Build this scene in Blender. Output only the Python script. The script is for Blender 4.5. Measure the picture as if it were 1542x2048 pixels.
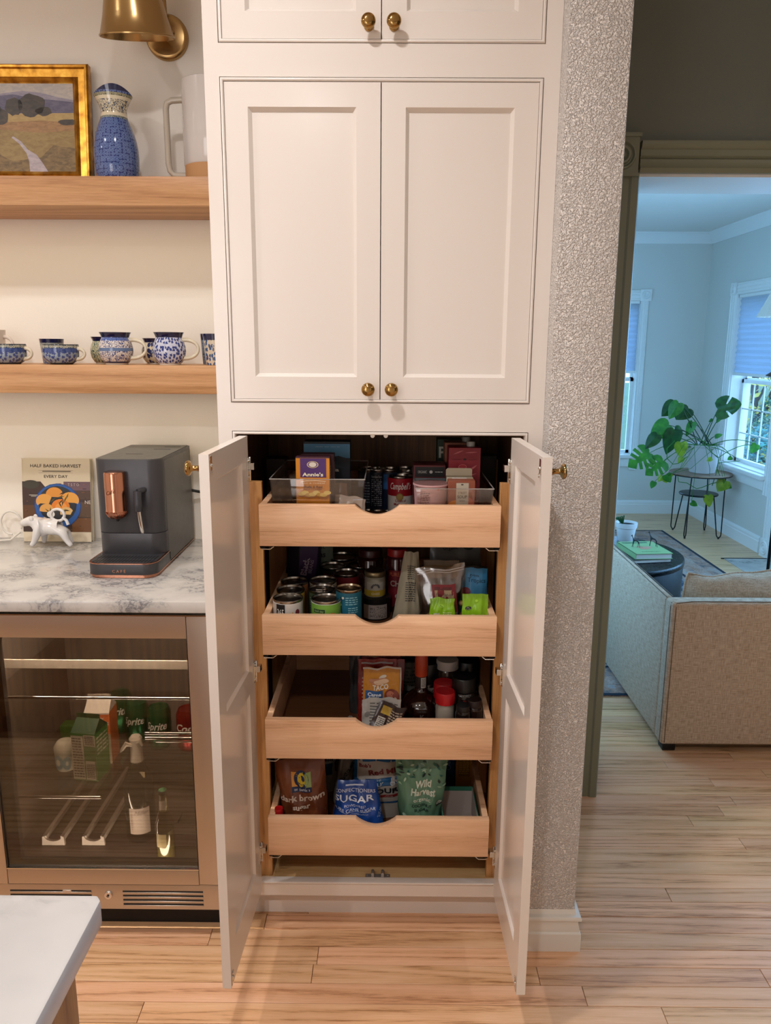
import bpy, bmesh, math, random
from mathutils import Vector, Matrix, noise
from mathutils.geometry import tessellate_polygon
random.seed(7)
PI = math.pi
for o in list(bpy.data.objects): bpy.data.objects.remove(o)
scene = bpy.context.scene
COL = scene.collection

# ------------------------------------------------------------------ camera
FPX = 1532.5475                      # focal length in pixels of a 1542 x 2048 frame
CAMP = Vector((0.01344701, -1.7370932, 1.49173597))
CR = Vector((0.99996402, 0.00637732, 0.00559313))
CD = Vector((0.0068073, -0.20990944, -0.97769714))
CF = Vector((-0.00506104, 0.97770003, -0.2099453))
cam_data = bpy.data.cameras.new('camera')
cam = bpy.data.objects.new('camera', cam_data)
COL.objects.link(cam)
cam_data.sensor_fit = 'HORIZONTAL'
cam_data.sensor_width = 36.0
cam_data.lens = 36.0 * FPX / 1542.0
cam_data.clip_start = 0.02
mw = Matrix.Identity(4)
for i in range(3):
    mw[i][0] = CR[i]; mw[i][1] = -CD[i]; mw[i][2] = -CF[i]; mw[i][3] = CAMP[i]
cam.matrix_world = mw
scene.camera = cam

def at(u, v, ax, val):
    """pixel of the 1542 x 2048 frame -> point on the plane ax = val"""
    d = CF + CR * ((u - 771) / FPX) + CD * ((v - 1024) / FPX)
    i = 'xyz'.index(ax)
    return CAMP + d * ((val - CAMP[i]) / d[i])

# ------------------------------------------------------------------ world, lights, exposure
EXPOSURE = -0.05
world = bpy.data.worlds.new('world'); scene.world = world
world.use_nodes = True
wn = world.node_tree.nodes; wl = world.node_tree.links
wn.clear()
wo = wn.new('ShaderNodeOutputWorld'); wb = wn.new('ShaderNodeBackground')
wb.inputs[0].default_value = (0.36, 0.66, 1.0, 1)
wb.inputs[1].default_value = 6.5
wl.new(wb.outputs[0], wo.inputs[0])
scene.view_settings.view_transform = 'Standard'
scene.view_settings.look = 'None'
scene.view_settings.exposure = EXPOSURE
scene.view_settings.gamma = 1
scene.view_settings.use_curve_mapping = False

def area(name, loc, rot, size, power, color, spread=PI, size_y=None, portal=False, shape='DISK'):
    l = bpy.data.lights.new(name, 'AREA')
    l.shape = 'RECTANGLE' if size_y else shape
    l.size = size
    if size_y: l.size_y = size_y
    l.energy = power; l.color = color; l.spread = spread
    o = bpy.data.objects.new(name, l); COL.objects.link(o)
    o.location = loc; o.rotation_euler = rot
    if portal: l.cycles.is_portal = True
    return o
WARM = (1.0, 0.975, 0.985)
CEIL = 2.74
CANS = [(-0.38, -0.75, 12), (-1.60, -0.62, 11), (2.1, -0.95, 6.5), (-1.6, -2.45, 13), (-0.38, -2.45, 17), (-2.7, -0.7, 7), (2.1, -2.6, 4)]  # the right-hand cans are added to brighten the hall and sofa
for x, y, p in CANS:
    area('ceiling_can_light', (x, y, CEIL - 0.012), (0, 0, 0), 0.10, p, WARM, spread=math.radians(150))
# added fill lamps behind the camera, to light the cabinet fronts
for x, p in ((-1.7, 22), (1.7, 3)):
    area('rear_fill_light', (x, -3.9, 1.55), (PI/2, 0, 0), 1.3, p, (1.0, 0.98, 1.0), size_y=1.5)
# added blue fill lamps that brighten the living room, outside the frame
area('living_fill_light', (2.74, 1.95, 1.25), (0, PI/2, 0), 1.7, 54, (0.25, 0.59, 1.05), size_y=1.7)
area('living_fill_light', (0.36, 2.5, 1.35), (0, -PI/2, 0), 1.5, 38, (0.27, 0.59, 1.0), size_y=2.6)

# ------------------------------------------------------------------ materials
def lin(h):
    if not isinstance(h, str): return tuple(h)[:3] + (1,)
    h = h.lstrip('#')
    c = [int(h[i:i+2], 16) / 255 for i in (0, 2, 4)]
    return tuple((x / 12.92 if x <= 0.04045 else ((x + 0.055) / 1.055) ** 2.4) for x in c) + (1,)
MATS = {}
def newmat(name):
    m = bpy.data.materials.new(name); m.use_nodes = True
    n = m.node_tree.nodes; l = m.node_tree.links
    return m, n, l, n['Principled BSDF']
def mat(h, rough=0.5, metal=0.0, trans=0.0, spec=0.5, coat=0.0, ior=1.45, alpha=1.0, emit=0, sub=0):
    k = (str(h), rough, metal, trans, spec, coat, ior, alpha, emit, sub)
    if k in MATS: return MATS[k]
    m, n, l, b = newmat('plain')
    b.inputs['Base Color'].default_value = lin(h)
    b.inputs['Roughness'].default_value = rough
    b.inputs['Metallic'].default_value = metal
    b.inputs['Transmission Weight'].default_value = trans
    b.inputs['Specular IOR Level'].default_value = spec
    b.inputs['Coat Weight'].default_value = coat
    b.inputs['Coat Roughness'].default_value = 0.08
    b.inputs['IOR'].default_value = ior
    b.inputs['Alpha'].default_value = alpha
    if sub: b.inputs['Subsurface Weight'].default_value = sub; b.inputs['Subsurface Scale'].default_value = 0.01
    if emit:
        b.inputs['Emission Color'].default_value = lin(h); b.inputs['Emission Strength'].default_value = emit
    # faint procedural variation so that nothing is perfectly flat
    if not trans and alpha == 1 and metal < 0.5:
        tc = n.new('ShaderNodeTexCoord'); no = n.new('ShaderNodeTexNoise')
        no.inputs['Scale'].default_value = 60; no.inputs['Detail'].default_value = 3
        l.new(tc.outputs['Object'], no.inputs['Vector'])
        mr = n.new('ShaderNodeMapRange')
        mr.inputs['To Min'].default_value = max(0.02, rough - 0.06); mr.inputs['To Max'].default_value = min(1, rough + 0.06)
        l.new(no.outputs['Fac'], mr.inputs['Value']); l.new(mr.outputs[0], b.inputs['Roughness'])
    MATS[k] = m
    return m
def ramp(n, stops, interp='LINEAR'):
    r = n.new('ShaderNodeValToRGB'); r.color_ramp.interpolation = interp
    e = r.color_ramp.elements
    while len(e) > 1: e.remove(e[-1])
    e[0].position = stops[0][0]; e[0].color = lin(stops[0][1])
    for p, c in stops[1:]:
        q = e.new(p); q.color = lin(c)
    return r
def coords(n, l, scale=(1, 1, 1), rnd=False, kind='Object', rot=(0, 0, 0)):
    tc = n.new('ShaderNodeTexCoord'); mp = n.new('ShaderNodeMapping')
    mp.inputs['Scale'].default_value = scale; mp.inputs['Rotation'].default_value = rot
    src = tc.outputs[kind]
    if rnd:
        oi = n.new('ShaderNodeObjectInfo'); mu = n.new('ShaderNodeMath'); mu.operation = 'MULTIPLY'; mu.inputs[1].default_value = 37
        l.new(oi.outputs['Random'], mu.inputs[0])
        va = n.new('ShaderNodeVectorMath'); va.operation = 'ADD'
        l.new(src, va.inputs[0]); l.new(mu.outputs[0], va.inputs[1]); src = va.outputs[0]
    l.new(src, mp.inputs['Vector'])
    return mp.outputs[0]
def bump(n, l, b, height, strength, dist=0.001):
    bp = n.new('ShaderNodeBump'); bp.inputs['Strength'].default_value = strength; bp.inputs['Distance'].default_value = dist
    l.new(height, bp.inputs['Height']); l.new(bp.outputs[0], b.inputs['Normal'])
    return bp
def wood(name, light, mid, dark, axis='x', rough=0.38, rnd=False, tint=0.0, fine=1.0, grainamt=0.5, seed=0, lo=.25, md=.5):
    """oak or maple: cathedral rings plus fine pores stretched along the grain"""
    m, n, l, b = newmat(name)
    s = {'x': (.6, 16, 16), 'y': (16, .6, 16), 'z': (16, 16, .6)}[axis]
    v = coords(n, l, s, rnd)
    if seed:
        va = n.new('ShaderNodeVectorMath'); va.operation = 'ADD'; va.inputs[1].default_value = (seed * 3.1, seed * 1.7, seed * 2.3)
        l.new(v, va.inputs[0]); v = va.outputs[0]
    n1 = n.new('ShaderNodeTexNoise'); n1.inputs['Scale'].default_value = 0.55; n1.inputs['Detail'].default_value = 2; n1.inputs['Distortion'].default_value = 0.15
    l.new(v, n1.inputs['Vector'])
    mu = n.new('ShaderNodeMath'); mu.operation = 'MULTIPLY'; mu.inputs[1].default_value = 16 * fine
    l.new(n1.outputs['Fac'], mu.inputs[0])
    fr = n.new('ShaderNodeMath'); fr.operation = 'PINGPONG'; fr.inputs[1].default_value = 1.0
    l.new(mu.outputs[0], fr.inputs[0])
    v2 = coords(n, l, tuple(t * (4 if t > 2 else 4) for t in s), rnd)
    n2 = n.new('ShaderNodeTexNoise'); n2.inputs['Scale'].default_value = 5; n2.inputs['Detail'].default_value = 4; n2.inputs['Roughness'].default_value = 0.7
    l.new(v2, n2.inputs['Vector'])
    mx = n.new('ShaderNodeMath'); mx.operation = 'MULTIPLY_ADD'; mx.inputs[1].default_value = grainamt
    l.new(fr.outputs[0], mx.inputs[0])
    m2 = n.new('ShaderNodeMath'); m2.operation = 'MULTIPLY'; m2.inputs[1].default_value = 1.0 - grainamt * 0.5
    l.new(n2.outputs['Fac'], m2.inputs[0]); l.new(m2.outputs[0], mx.inputs[2])
    r = ramp(n, [(lo, dark), (md, mid), (0.85, light)])
    l.new(mx.outputs[0], r.inputs[0])
    out = r.outputs[0]
    if tint:
        oi = n.new('ShaderNodeObjectInfo')
        hs = n.new('ShaderNodeHueSaturation')
        mr = n.new('ShaderNodeMapRange'); mr.inputs['To Min'].default_value = 1 - tint; mr.inputs['To Max'].default_value = 1 + tint
        l.new(oi.outputs['Random'], mr.inputs['Value']); l.new(mr.outputs[0], hs.inputs['Value'])
        m3 = n.new('ShaderNodeMath'); m3.operation = 'MULTIPLY_ADD'; m3.inputs[1].default_value = 7.13; m3.inputs[2].default_value = 0
        l.new(oi.outputs['Random'], m3.inputs[0])
        f2 = n.new('ShaderNodeMath'); f2.operation = 'FRACT'; l.new(m3.outputs[0], f2.inputs[0])
        mr2 = n.new('ShaderNodeMapRange'); mr2.inputs['To Min'].default_value = 0.492; mr2.inputs['To Max'].default_value = 0.505
        l.new(f2.outputs[0], mr2.inputs['Value']); l.new(mr2.outputs[0], hs.inputs['Hue'])
        l.new(out, hs.inputs['Color']); out = hs.outputs[0]
    l.new(out, b.inputs['Base Color'])
    b.inputs['Roughness'].default_value = rough
    bump(n, l, b, n2.outputs['Fac'], 0.12, 0.0006)
    return m
def painted(name, c, rough, nscale=0, nstr=0, dist=0.001, spec=0.5, detail=3, kind='noise'):
    m, n, l, b = newmat(name)
    b.inputs['Base Color'].default_value = lin(c)
    b.inputs['Roughness'].default_value = rough; b.inputs['Specular IOR Level'].default_value = spec
    if nscale:
        v = coords(n, l)
        t = n.new('ShaderNodeTexNoise'); t.inputs['Scale'].default_value = nscale; t.inputs['Detail'].default_value = detail
        t.inputs['Distortion'].default_value = 0.6
        l.new(v, t.inputs['Vector'])
        h = t.outputs['Fac']
        if kind == 'splat':
            r = ramp(n, [(0.38, '000000'), (0.62, 'ffffff')]); l.new(h, r.inputs[0]); h = r.outputs[0]
        bump(n, l, b, h, nstr, dist)
    return m
def marble(name, base, vein, scale, amt):
    m, n, l, b = newmat(name)
    v = coords(n, l, (1, 1.35, 1), rot=(0, 0, 0.5))
    n0 = n.new('ShaderNodeTexNoise'); n0.inputs['Scale'].default_value = scale * 0.6; n0.inputs['Detail'].default_value = 5; n0.inputs['Roughness'].default_value = 0.62
    l.new(v, n0.inputs['Vector'])
    va = n.new('ShaderNodeVectorMath'); va.operation = 'MULTIPLY_ADD'; va.inputs[1].default_value = (0.55,) * 3
    l.new(n0.outputs['Color'], va.inputs[0]); l.new(v, va.inputs[2])
    n1 = n.new('ShaderNodeTexNoise'); n1.inputs['Scale'].default_value = scale; n1.inputs['Detail'].default_value = 6; n1.inputs['Roughness'].default_value = 0.6
    l.new(va.outputs[0], n1.inputs['Vector'])
    su = n.new('ShaderNodeMath'); su.operation = 'SUBTRACT'; su.inputs[1].default_value = 0.5
    ab = n.new('ShaderNodeMath'); ab.operation = 'ABSOLUTE'
    l.new(n1.outputs['Fac'], su.inputs[0]); l.new(su.outputs[0], ab.inputs[0])
    r1 = ramp(n, [(0.0, 'ffffff'), (0.018, 'a0a0a0'), (0.07, '000000')])
    l.new(ab.outputs[0], r1.inputs[0])
    n3 = n.new('ShaderNodeTexNoise'); n3.inputs['Scale'].default_value = scale * 0.9; n3.inputs['Detail'].default_value = 4
    l.new(v, n3.inputs['Vector'])
    r3 = ramp(n, [(0.42, '000000'), (0.64, 'ffffff')]); l.new(n3.outputs['Fac'], r3.inputs[0])
    mu = n.new('ShaderNodeMath'); mu.operation = 'MULTIPLY'; l.new(r1.outputs[0], mu.inputs[0]); l.new(r3.outputs[0], mu.inputs[1])
    ad = n.new('ShaderNodeMath'); ad.operation = 'MULTIPLY_ADD'; ad.inputs[1].default_value = 0.30
    l.new(r3.outputs[0], ad.inputs[0]); l.new(mu.outputs[0], ad.inputs[2])
    m2 = n.new('ShaderNodeMath'); m2.operation = 'MULTIPLY'; m2.inputs[1].default_value = amt; m2.use_clamp = True
    l.new(ad.outputs[0], m2.inputs[0])
    mx = n.new('ShaderNodeMix'); mx.data_type = 'RGBA'
    mx.inputs['A'].default_value = lin(base); mx.inputs['B'].default_value = lin(vein)
    l.new(m2.outputs[0], mx.inputs['Factor']); l.new(mx.outputs['Result'], b.inputs['Base Color'])
    b.inputs['Roughness'].default_value = 0.16
    return m
def brushed(name, c, rough=0.3, scale=(3, 3, 500), strn=0.08, metal=1.0):
    m, n, l, b = newmat(name)
    b.inputs['Base Color'].default_value = lin(c); b.inputs['Metallic'].default_value = metal
    v = coords(n, l, scale); t = n.new('ShaderNodeTexNoise'); t.inputs['Scale'].default_value = 1; t.inputs['Detail'].default_value = 4
    l.new(v, t.inputs['Vector'])
    mr = n.new('ShaderNodeMapRange'); mr.inputs['To Min'].default_value = rough - strn; mr.inputs['To Max'].default_value = rough + strn
    l.new(t.outputs['Fac'], mr.inputs['Value']); l.new(mr.outputs[0], b.inputs['Roughness'])
    return m
def weave(name, c1, c2, scale=500, rough=0.9, bstr=0.5):
    m, n, l, b = newmat(name)
    v1 = coords(n, l, (1, 1, 0.08)); v2 = coords(n, l, (0.08, 0.08, 1))
    a = n.new('ShaderNodeTexNoise'); a.inputs['Scale'].default_value = scale; a.inputs['Detail'].default_value = 2; l.new(v1, a.inputs['Vector'])
    c = n.new('ShaderNodeTexNoise'); c.inputs['Scale'].default_value = scale; c.inputs['Detail'].default_value = 2; l.new(v2, c.inputs['Vector'])
    ad = n.new('ShaderNodeMath'); ad.operation = 'MULTIPLY_ADD'; ad.inputs[1].default_value = 0.5
    h = n.new('ShaderNodeMath'); h.operation = 'MULTIPLY'; h.inputs[1].default_value = 0.5
    l.new(c.outputs['Fac'], h.inputs[0]); l.new(a.outputs['Fac'], ad.inputs[0]); l.new(h.outputs[0], ad.inputs[2])
    r = ramp(n, [(0.38, c1), (0.62, c2)]); l.new(ad.outputs[0], r.inputs[0]); l.new(r.outputs[0], b.inputs['Base Color'])
    b.inputs['Roughness'].default_value = rough; b.inputs['Specular IOR Level'].default_value = 0.15
    bump(n, l, b, ad.outputs[0], bstr, 0.001)
    return m
def pottery(name, bands, scale, seed=0, rough=0.12):
    """glazed stoneware: bands = [(z_top, ground, ink, kind)] from the foot up, in local metres;
    kind 0 scales, 1 flowers, 2 plain, 3 speckled leaves"""
    m, n, l, b = newmat(name)
    tc = n.new('ShaderNodeTexCoord'); sx = n.new('ShaderNodeSeparateXYZ'); l.new(tc.outputs['Object'], sx.inputs[0])
    at2 = n.new('ShaderNodeMath'); at2.operation = 'ARCTAN2'; l.new(sx.outputs['X'], at2.inputs[0]); l.new(sx.outputs['Y'], at2.inputs[1])
    k = n.new('ShaderNodeMath'); k.operation = 'MULTIPLY'; k.inputs[1].default_value = 0.048; l.new(at2.outputs[0], k.inputs[0])
    cx = n.new('ShaderNodeCombineXYZ'); l.new(k.outputs[0], cx.inputs[0]); l.new(sx.outputs['Z'], cx.inputs[1]); cx.inputs[2].default_value = seed * 0.37
    def tex(kind):
        if kind == 0:                                   # fish-scale dots
            vo = n.new('ShaderNodeTexVoronoi'); vo.voronoi_dimensions = '2D'; vo.inputs['Scale'].default_value = scale * .88; vo.inputs['Randomness'].default_value = 0.35
            l.new(cx.outputs[0], vo.inputs['Vector'])
            r = ramp(n, [(0.0, 'ffffff'), (0.13, 'ffffff'), (0.17, '000000'), (0.26, '000000'), (0.33, 'ffffff'), (0.42, 'ffffff'), (0.5, '000000')]); l.new(vo.outputs['Distance'], r.inputs[0]); return r.outputs[0]
        if kind == 1:                                   # blossoms: warped cells with light hearts
            vo = n.new('ShaderNodeTexVoronoi'); vo.voronoi_dimensions = '2D'; vo.inputs['Scale'].default_value = scale * 0.62; vo.inputs['Randomness'].default_value = 0.7
            no = n.new('ShaderNodeTexNoise'); no.inputs['Scale'].default_value = scale * 2.2; no.inputs['Detail'].default_value = 1
            l.new(cx.outputs[0], no.inputs['Vector'])
            va = n.new('ShaderNodeVectorMath'); va.operation = 'MULTIPLY_ADD'; va.inputs[1].default_value = (0.007,) * 3
            l.new(no.outputs['Color'], va.inputs[0]); l.new(cx.outputs[0], va.inputs[2]); l.new(va.outputs[0], vo.inputs['Vector'])
            r = ramp(n, [(0.0, '808080'), (0.08, '000000'), (0.34, '000000'), (0.40, 'ffffff'), (1.0, 'ffffff')]); l.new(vo.outputs['Distance'], r.inputs[0]); return r.outputs[0]
        no = n.new('ShaderNodeTexNoise'); no.inputs['Scale'].default_value = scale * 1.15; no.inputs['Detail'].default_value = 2; no.inputs['Distortion'].default_value = 1.6
        l.new(cx.outputs[0], no.inputs['Vector'])
        r = ramp(n, [(0.44, '000000'), (0.50, 'ffffff')]); l.new(no.outputs['Fac'], r.inputs[0]); return r.outputs[0]
    cache = {}
    cur = None
    for (zt, ground, ink, kind) in bands:
        if kind == 2:
            rgb = n.new('ShaderNodeRGB'); rgb.outputs[0].default_value = lin(ground); c = rgb.outputs[0]
        else:
            if kind not in cache: cache[kind] = tex(kind)
            mx = n.new('ShaderNodeMix'); mx.data_type = 'RGBA'; mx.inputs['A'].default_value = lin(ink); mx.inputs['B'].default_value = lin(ground)
            l.new(cache[kind], mx.inputs['Factor']); c = mx.outputs['Result']
        if cur is None: cur = c
        else:
            gt = n.new('ShaderNodeMath'); gt.operation = 'GREATER_THAN'; gt.inputs[1].default_value = prev
            l.new(sx.outputs['Z'], gt.inputs[0])
            mx = n.new('ShaderNodeMix'); mx.data_type = 'RGBA'; l.new(gt.outputs[0], mx.inputs['Factor']); l.new(cur, mx.inputs['A']); l.new(c, mx.inputs['B']); cur = mx.outputs['Result']
        prev = zt
    l.new(cur, b.inputs['Base Color']); b.inputs['Roughness'].default_value = rough
    b.inputs['Coat Weight'].default_value = 0.4
    return m
def thin_glass(name, tint, amount, rough=0.02, gloss=1.5):
    """a pane or clear plastic: mostly see-through, with a fresnel reflection"""
    m, n, l, b = newmat(name)
    n.remove(b); out = n['Material Output']
    tr = n.new('ShaderNodeBsdfTransparent'); tr.inputs[0].default_value = lin(tint)
    gl = n.new('ShaderNodeBsdfGlossy'); gl.inputs['Roughness'].default_value = rough; gl.inputs[0].default_value = (1, 1, 1, 1)
    lw = n.new('ShaderNodeLayerWeight'); lw.inputs[0].default_value = 0.5
    fr = n.new('ShaderNodeMath'); fr.operation = 'POWER'; fr.inputs[1].default_value = 5.0
    l.new(lw.outputs['Facing'], fr.inputs[0])
    mu = n.new('ShaderNodeMath'); mu.operation = 'MULTIPLY_ADD'; mu.inputs[1].default_value = 0.85; mu.inputs[2].default_value = amount + 0.035; mu.use_clamp = True
    l.new(fr.outputs[0], mu.inputs[0])
    mx = n.new('ShaderNodeMixShader'); l.new(mu.outputs[0], mx.inputs[0]); l.new(tr.outputs[0], mx.inputs[1]); l.new(gl.outputs[0], mx.inputs[2])
    l.new(mx.outputs[0], out.inputs[0])
    return m

M_CAB = painted('cabinet_paint', 'e6dcd2', 0.19, 900, 0.03, 0.0003)
M_WALL = painted('wall_paint', 'efe7db', 0.6, 170, 0.25, 0.0012)
M_WALLTEX = painted('knockdown_wall', 'f6eee6', 0.62, 235, 1.0, 0.0050, kind='splat', detail=2)
M_CEIL = painted('ceiling_paint', 'e8e4dc', 0.8, 120, 0.2, 0.001)
M_GREEN = painted('olive_wall', '6e7166', 0.6, 170, 0.2, 0.001)
M_GREENTRIM = painted('olive_trim', '7f8069', 0.35)
M_LWALL = painted('living_wall', 'd8d8d0', 0.6, 150, 0.15, 0.001)
M_LTRIM = painted('living_trim', 'eeeeea', 0.3)
M_BASE = painted('baseboard_paint', 'e9e2d6', 0.3)
M_FLOOR = wood('red_oak_floor', 'ebbf96', 'dbaa7c', 'a5754c', 'x', 0.30, rnd=True, tint=0.09, grainamt=0.36, fine=1.3, lo=.32, md=.49)
M_SHELF = wood('oak_shelf', 'd2a273', 'bd8a59', '9c6b42', 'x', 0.45, grainamt=0.36, seed=3)
M_DRAWER = wood('maple_drawer', 'eec39c', 'e0b088', 'bf8c64', 'x', 0.33, rnd=True, grainamt=0.30, fine=0.7)
M_MAPLEZ = wood('maple_panel', 'd9a468', 'c48e55', 'a06d3c', 'z', 0.4, grainamt=0.35, fine=0.8)
M_CABIN = wood('maple_inside', 'f0cc94', 'e0b478', 'bd8e54', 'x', 0.42, grainamt=0.3)
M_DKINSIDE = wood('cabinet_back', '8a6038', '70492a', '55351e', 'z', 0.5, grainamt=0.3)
M_ISLW = wood('island_oak', 'a8774b', '8d5f38', '6b4528', 'z', 0.4, grainamt=0.4)
M_MARBLE = marble('carrara_counter', 'cbc6bf', '7c7b7c', 7.5, 1.1)
M_MARBLE2 = marble('carrara_island', 'c4bfb9', '6f7276', 3.6, 1.1)
M_BRASS = brushed('brushed_brass', 'b09060', 0.24, (60, 60, 60), 0.05)
M_KNOB = mat('a98752', 0.16, 1.0)
M_STEEL = brushed('brushed_steel', 'c9beb2', 0.42, (2, 2, 300), 0.03)
M_CHROME = mat('d8d6d2', 0.12, 1.0)
M_DKMETAL = mat('2c2a29', 0.35, 0.9)
M_BLACK = mat('0b0b0c', 0.45)
M_COPPER = mat('c48a70', 0.16, 1.0)
M_PLASTIC = thin_glass('clear_plastic', 'f4f1ee', 0.035, 0.03, 1.5)
M_FGLASS = thin_glass('fridge_glass', 'b4aca2', 0.045, 0.02, 1.6)
M_WGLASS = thin_glass('window_glass', 'eef6ff', 0.0, 0.01, 1.45)

# ------------------------------------------------------------------ mesh builder
class MB:
    def __init__(s): s.v = []; s.f = []; s.m = []; s.cm = 0
    def mi(s, i): s.cm = i; return s
    def add(s, vs, fs):
        b = len(s.v); s.v += [tuple(p) for p in vs]
        for f in fs: s.f.append(tuple(b + i for i in f)); s.m.append(s.cm)
        return s
    def box(s, x0, x1, y0, y1, z0, z1):
        vs = [(x, y, z) for x in (x0, x1) for y in (y0, y1) for z in (z0, z1)]
        return s.add(vs, [(0, 1, 3, 2), (4, 6, 7, 5), (0, 4, 5, 1), (2, 3, 7, 6), (0, 2, 6, 4), (1, 5, 7, 3)])
    def prism(s, pts, lo, hi, axis='y'):
        """extrude a 2D outline (list of pairs, the two other axes in order) from lo to hi along axis"""
        def P(a, b, c):
            return {'x': (c, a, b), 'y': (a, c, b), 'z': (a, b, c)}[axis]
        n = len(pts); vs = [P(a, b, lo) for a, b in pts] + [P(a, b, hi) for a, b in pts]
        fs = [(i, (i + 1) % n, n + (i + 1) % n, n + i) for i in range(n)]
        tri = tessellate_polygon([[Vector((a, b, 0)) for a, b in pts]])
        fs += [tuple(t) for t in tri] + [tuple(n + i for i in reversed(t)) for t in tri]
        return s.add(vs, fs)
    def lathe(s, prof, n=32, c=(0, 0, 0), axis='z', sy=1.0):
        vs = []; fs = []; k = len(prof)
        for j in range(n):
            a = 2 * PI * j / n
            for r, z in prof:
                x, y = r * math.cos(a), r * math.sin(a) * sy
                p = {'z': (x, y, z), 'y': (x, z, y), 'x': (z, x, y)}[axis]
                vs.append((p[0] + c[0], p[1] + c[1], p[2] + c[2]))
        for j in range(n):
            j2 = (j + 1) % n
            for i in range(k - 1):
                q = [j * k + i, j2 * k + i, j2 * k + i + 1, j * k + i + 1]
                fs.append(tuple(q))
        return s.add(vs, fs)
    def tube(s, pts, r, n=8, closed=False, cap=True):
        pts = [Vector(p) for p in pts]; m = len(pts)
        rs = r if isinstance(r, (list, tuple)) else [r] * m
        up = Vector((0, 0, 1)); vs = []; fs = []; prev = None
        for i, p in enumerate(pts):
            if closed: t = pts[(i + 1) % m] - pts[i - 1]
            else: t = pts[min(i + 1, m - 1)] - pts[max(i - 1, 0)]
            if t.length < 1e-9: t = Vector((0, 0, 1))
            t.normalize()
            if prev is None:
                a = t.cross(up)
                if a.length < 1e-3: a = t.cross(Vector((1, 0, 0)))
            else:
                a = prev - t * prev.dot(t)
                if a.length < 1e-6: a = t.cross(up)
            a.normalize(); prev = a; b = t.cross(a)
            for j in range(n):
                an = 2 * PI * j / n
                vs.append(p + (a * math.cos(an) + b * math.sin(an)) * rs[i])
        for i in range(m if closed else m - 1):
            i2 = (i + 1) % m
            for j in range(n):
                j2 = (j + 1) % n
                fs.append((i * n + j, i * n + j2, i2 * n + j2, i2 * n + j))
        if not closed and cap:
            fs.append(tuple(range(n - 1, -1, -1))); fs.append(tuple((m - 1) * n + j for j in range(n)))
        return s.add(vs, fs)
    def ball(s, c, rx, ry=None, rz=None, n=16, k=9):
        ry = ry or rx; rz = rz or rx
        vs = []; fs = []
        for i in range(k + 1):
            ph = PI * i / k
            for j in range(n):
                th = 2 * PI * j / n
                vs.append((c[0] + rx * math.sin(ph) * math.cos(th), c[1] + ry * math.sin(ph) * math.sin(th), c[2] - rz * math.cos(ph)))
        for i in range(k):
            for j in range(n):
                fs.append((i * n + j, i * n + (j + 1) % n, (i + 1) * n + (j + 1) % n, (i + 1) * n + j))
        return s.add(vs, fs)
    def grid(s, fn, nx, ny):
        vs = [fn(i / nx, j / ny) for j in range(ny + 1) for i in range(nx + 1)]
        fs = [(j * (nx + 1) + i, j * (nx + 1) + i + 1, (j + 1) * (nx + 1) + i + 1, (j + 1) * (nx + 1) + i) for j in range(ny) for i in range(nx)]
        return s.add(vs, fs)
    def build(s, name, mats, parent=None, bevel=0, seg=2, angle=38, loc=None, rot=None, recalc=True):
        me = bpy.data.meshes.new(name)
        me.from_pydata(s.v, [], s.f)
        mats = mats if isinstance(mats, (list, tuple)) else [mats]
        for m in mats: me.materials.append(m)
        me.polygons.foreach_set('material_index', s.m)
        bm = bmesh.new(); bm.from_mesh(me)
        bmesh.ops.remove_doubles(bm, verts=bm.verts, dist=1e-6)
        if recalc: bmesh.ops.recalc_face_normals(bm, faces=bm.faces)
        if bevel:
            es = [e for e in bm.edges if len(e.link_faces) == 2 and e.calc_face_angle(0) > 0.6]
            bmesh.ops.bevel(bm, geom=es, offset=bevel, segments=seg, affect='EDGES', clamp_overlap=True, profile=0.5)
        lim = math.radians(angle)
        for e in bm.edges:
            if len(e.link_faces) != 2 or e.calc_face_angle(0) > lim: e.smooth = False
        for f in bm.faces: f.smooth = True
        bm.to_mesh(me); bm.free()
        o = bpy.data.objects.new(name, me); COL.objects.link(o)
        if parent is not None: o.parent = parent
        if loc is not None: o.location = loc
        if rot is not None: o.rotation_euler = rot
        return o
def tag(o, label, cat, group=None):
    o['label'] = label; o['category'] = cat
    if group: o['group'] = group
    return o
def thing(name, label, cat, loc=(0, 0, 0), rot=(0, 0, 0), group=None):
    o = bpy.data.objects.new(name, None); COL.objects.link(o); o.empty_display_size = 0.05
    o.location = loc; o.rotation_euler = rot if isinstance(rot, (tuple, list)) else (0, 0, rot)
    return tag(o, label, cat, group)
def struct(o): o['kind'] = 'structure'; return o
def rect_prof(x0, x1, z0, z1): return [(x0, z0), (x1, z0), (x1, z1), (x0, z1)]

# ------------------------------------------------------------------ print on surfaces
TEXT = {}
def text_mesh(body, bold=0.0, shear=0.0):
    k = (body, bold, shear)
    if k in TEXT: return TEXT[k]
    cu = bpy.data.curves.new('t', 'FONT'); cu.body = body; cu.size = 1.0; cu.resolution_u = 2
    cu.offset = bold; cu.shear = shear; cu.fill_mode = 'FRONT'
    o = bpy.data.objects.new('t', cu)
    me = o.to_mesh()
    vs = [(v.co.x, v.co.y) for v in me.vertices]; fs = [tuple(p.vertices) for p in me.polygons]
    o.to_mesh_clear(); bpy.data.objects.remove(o); bpy.data.curves.remove(cu)
    x0 = min(v[0] for v in vs); x1 = max(v[0] for v in vs); y0 = min(v[1] for v in vs); y1 = max(v[1] for v in vs)
    cap = 0.69
    TEXT[k] = ([((x - (x0 + x1) / 2), y - cap / 2) for x, y in vs], fs, x1 - x0, cap)
    return TEXT[k]
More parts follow.
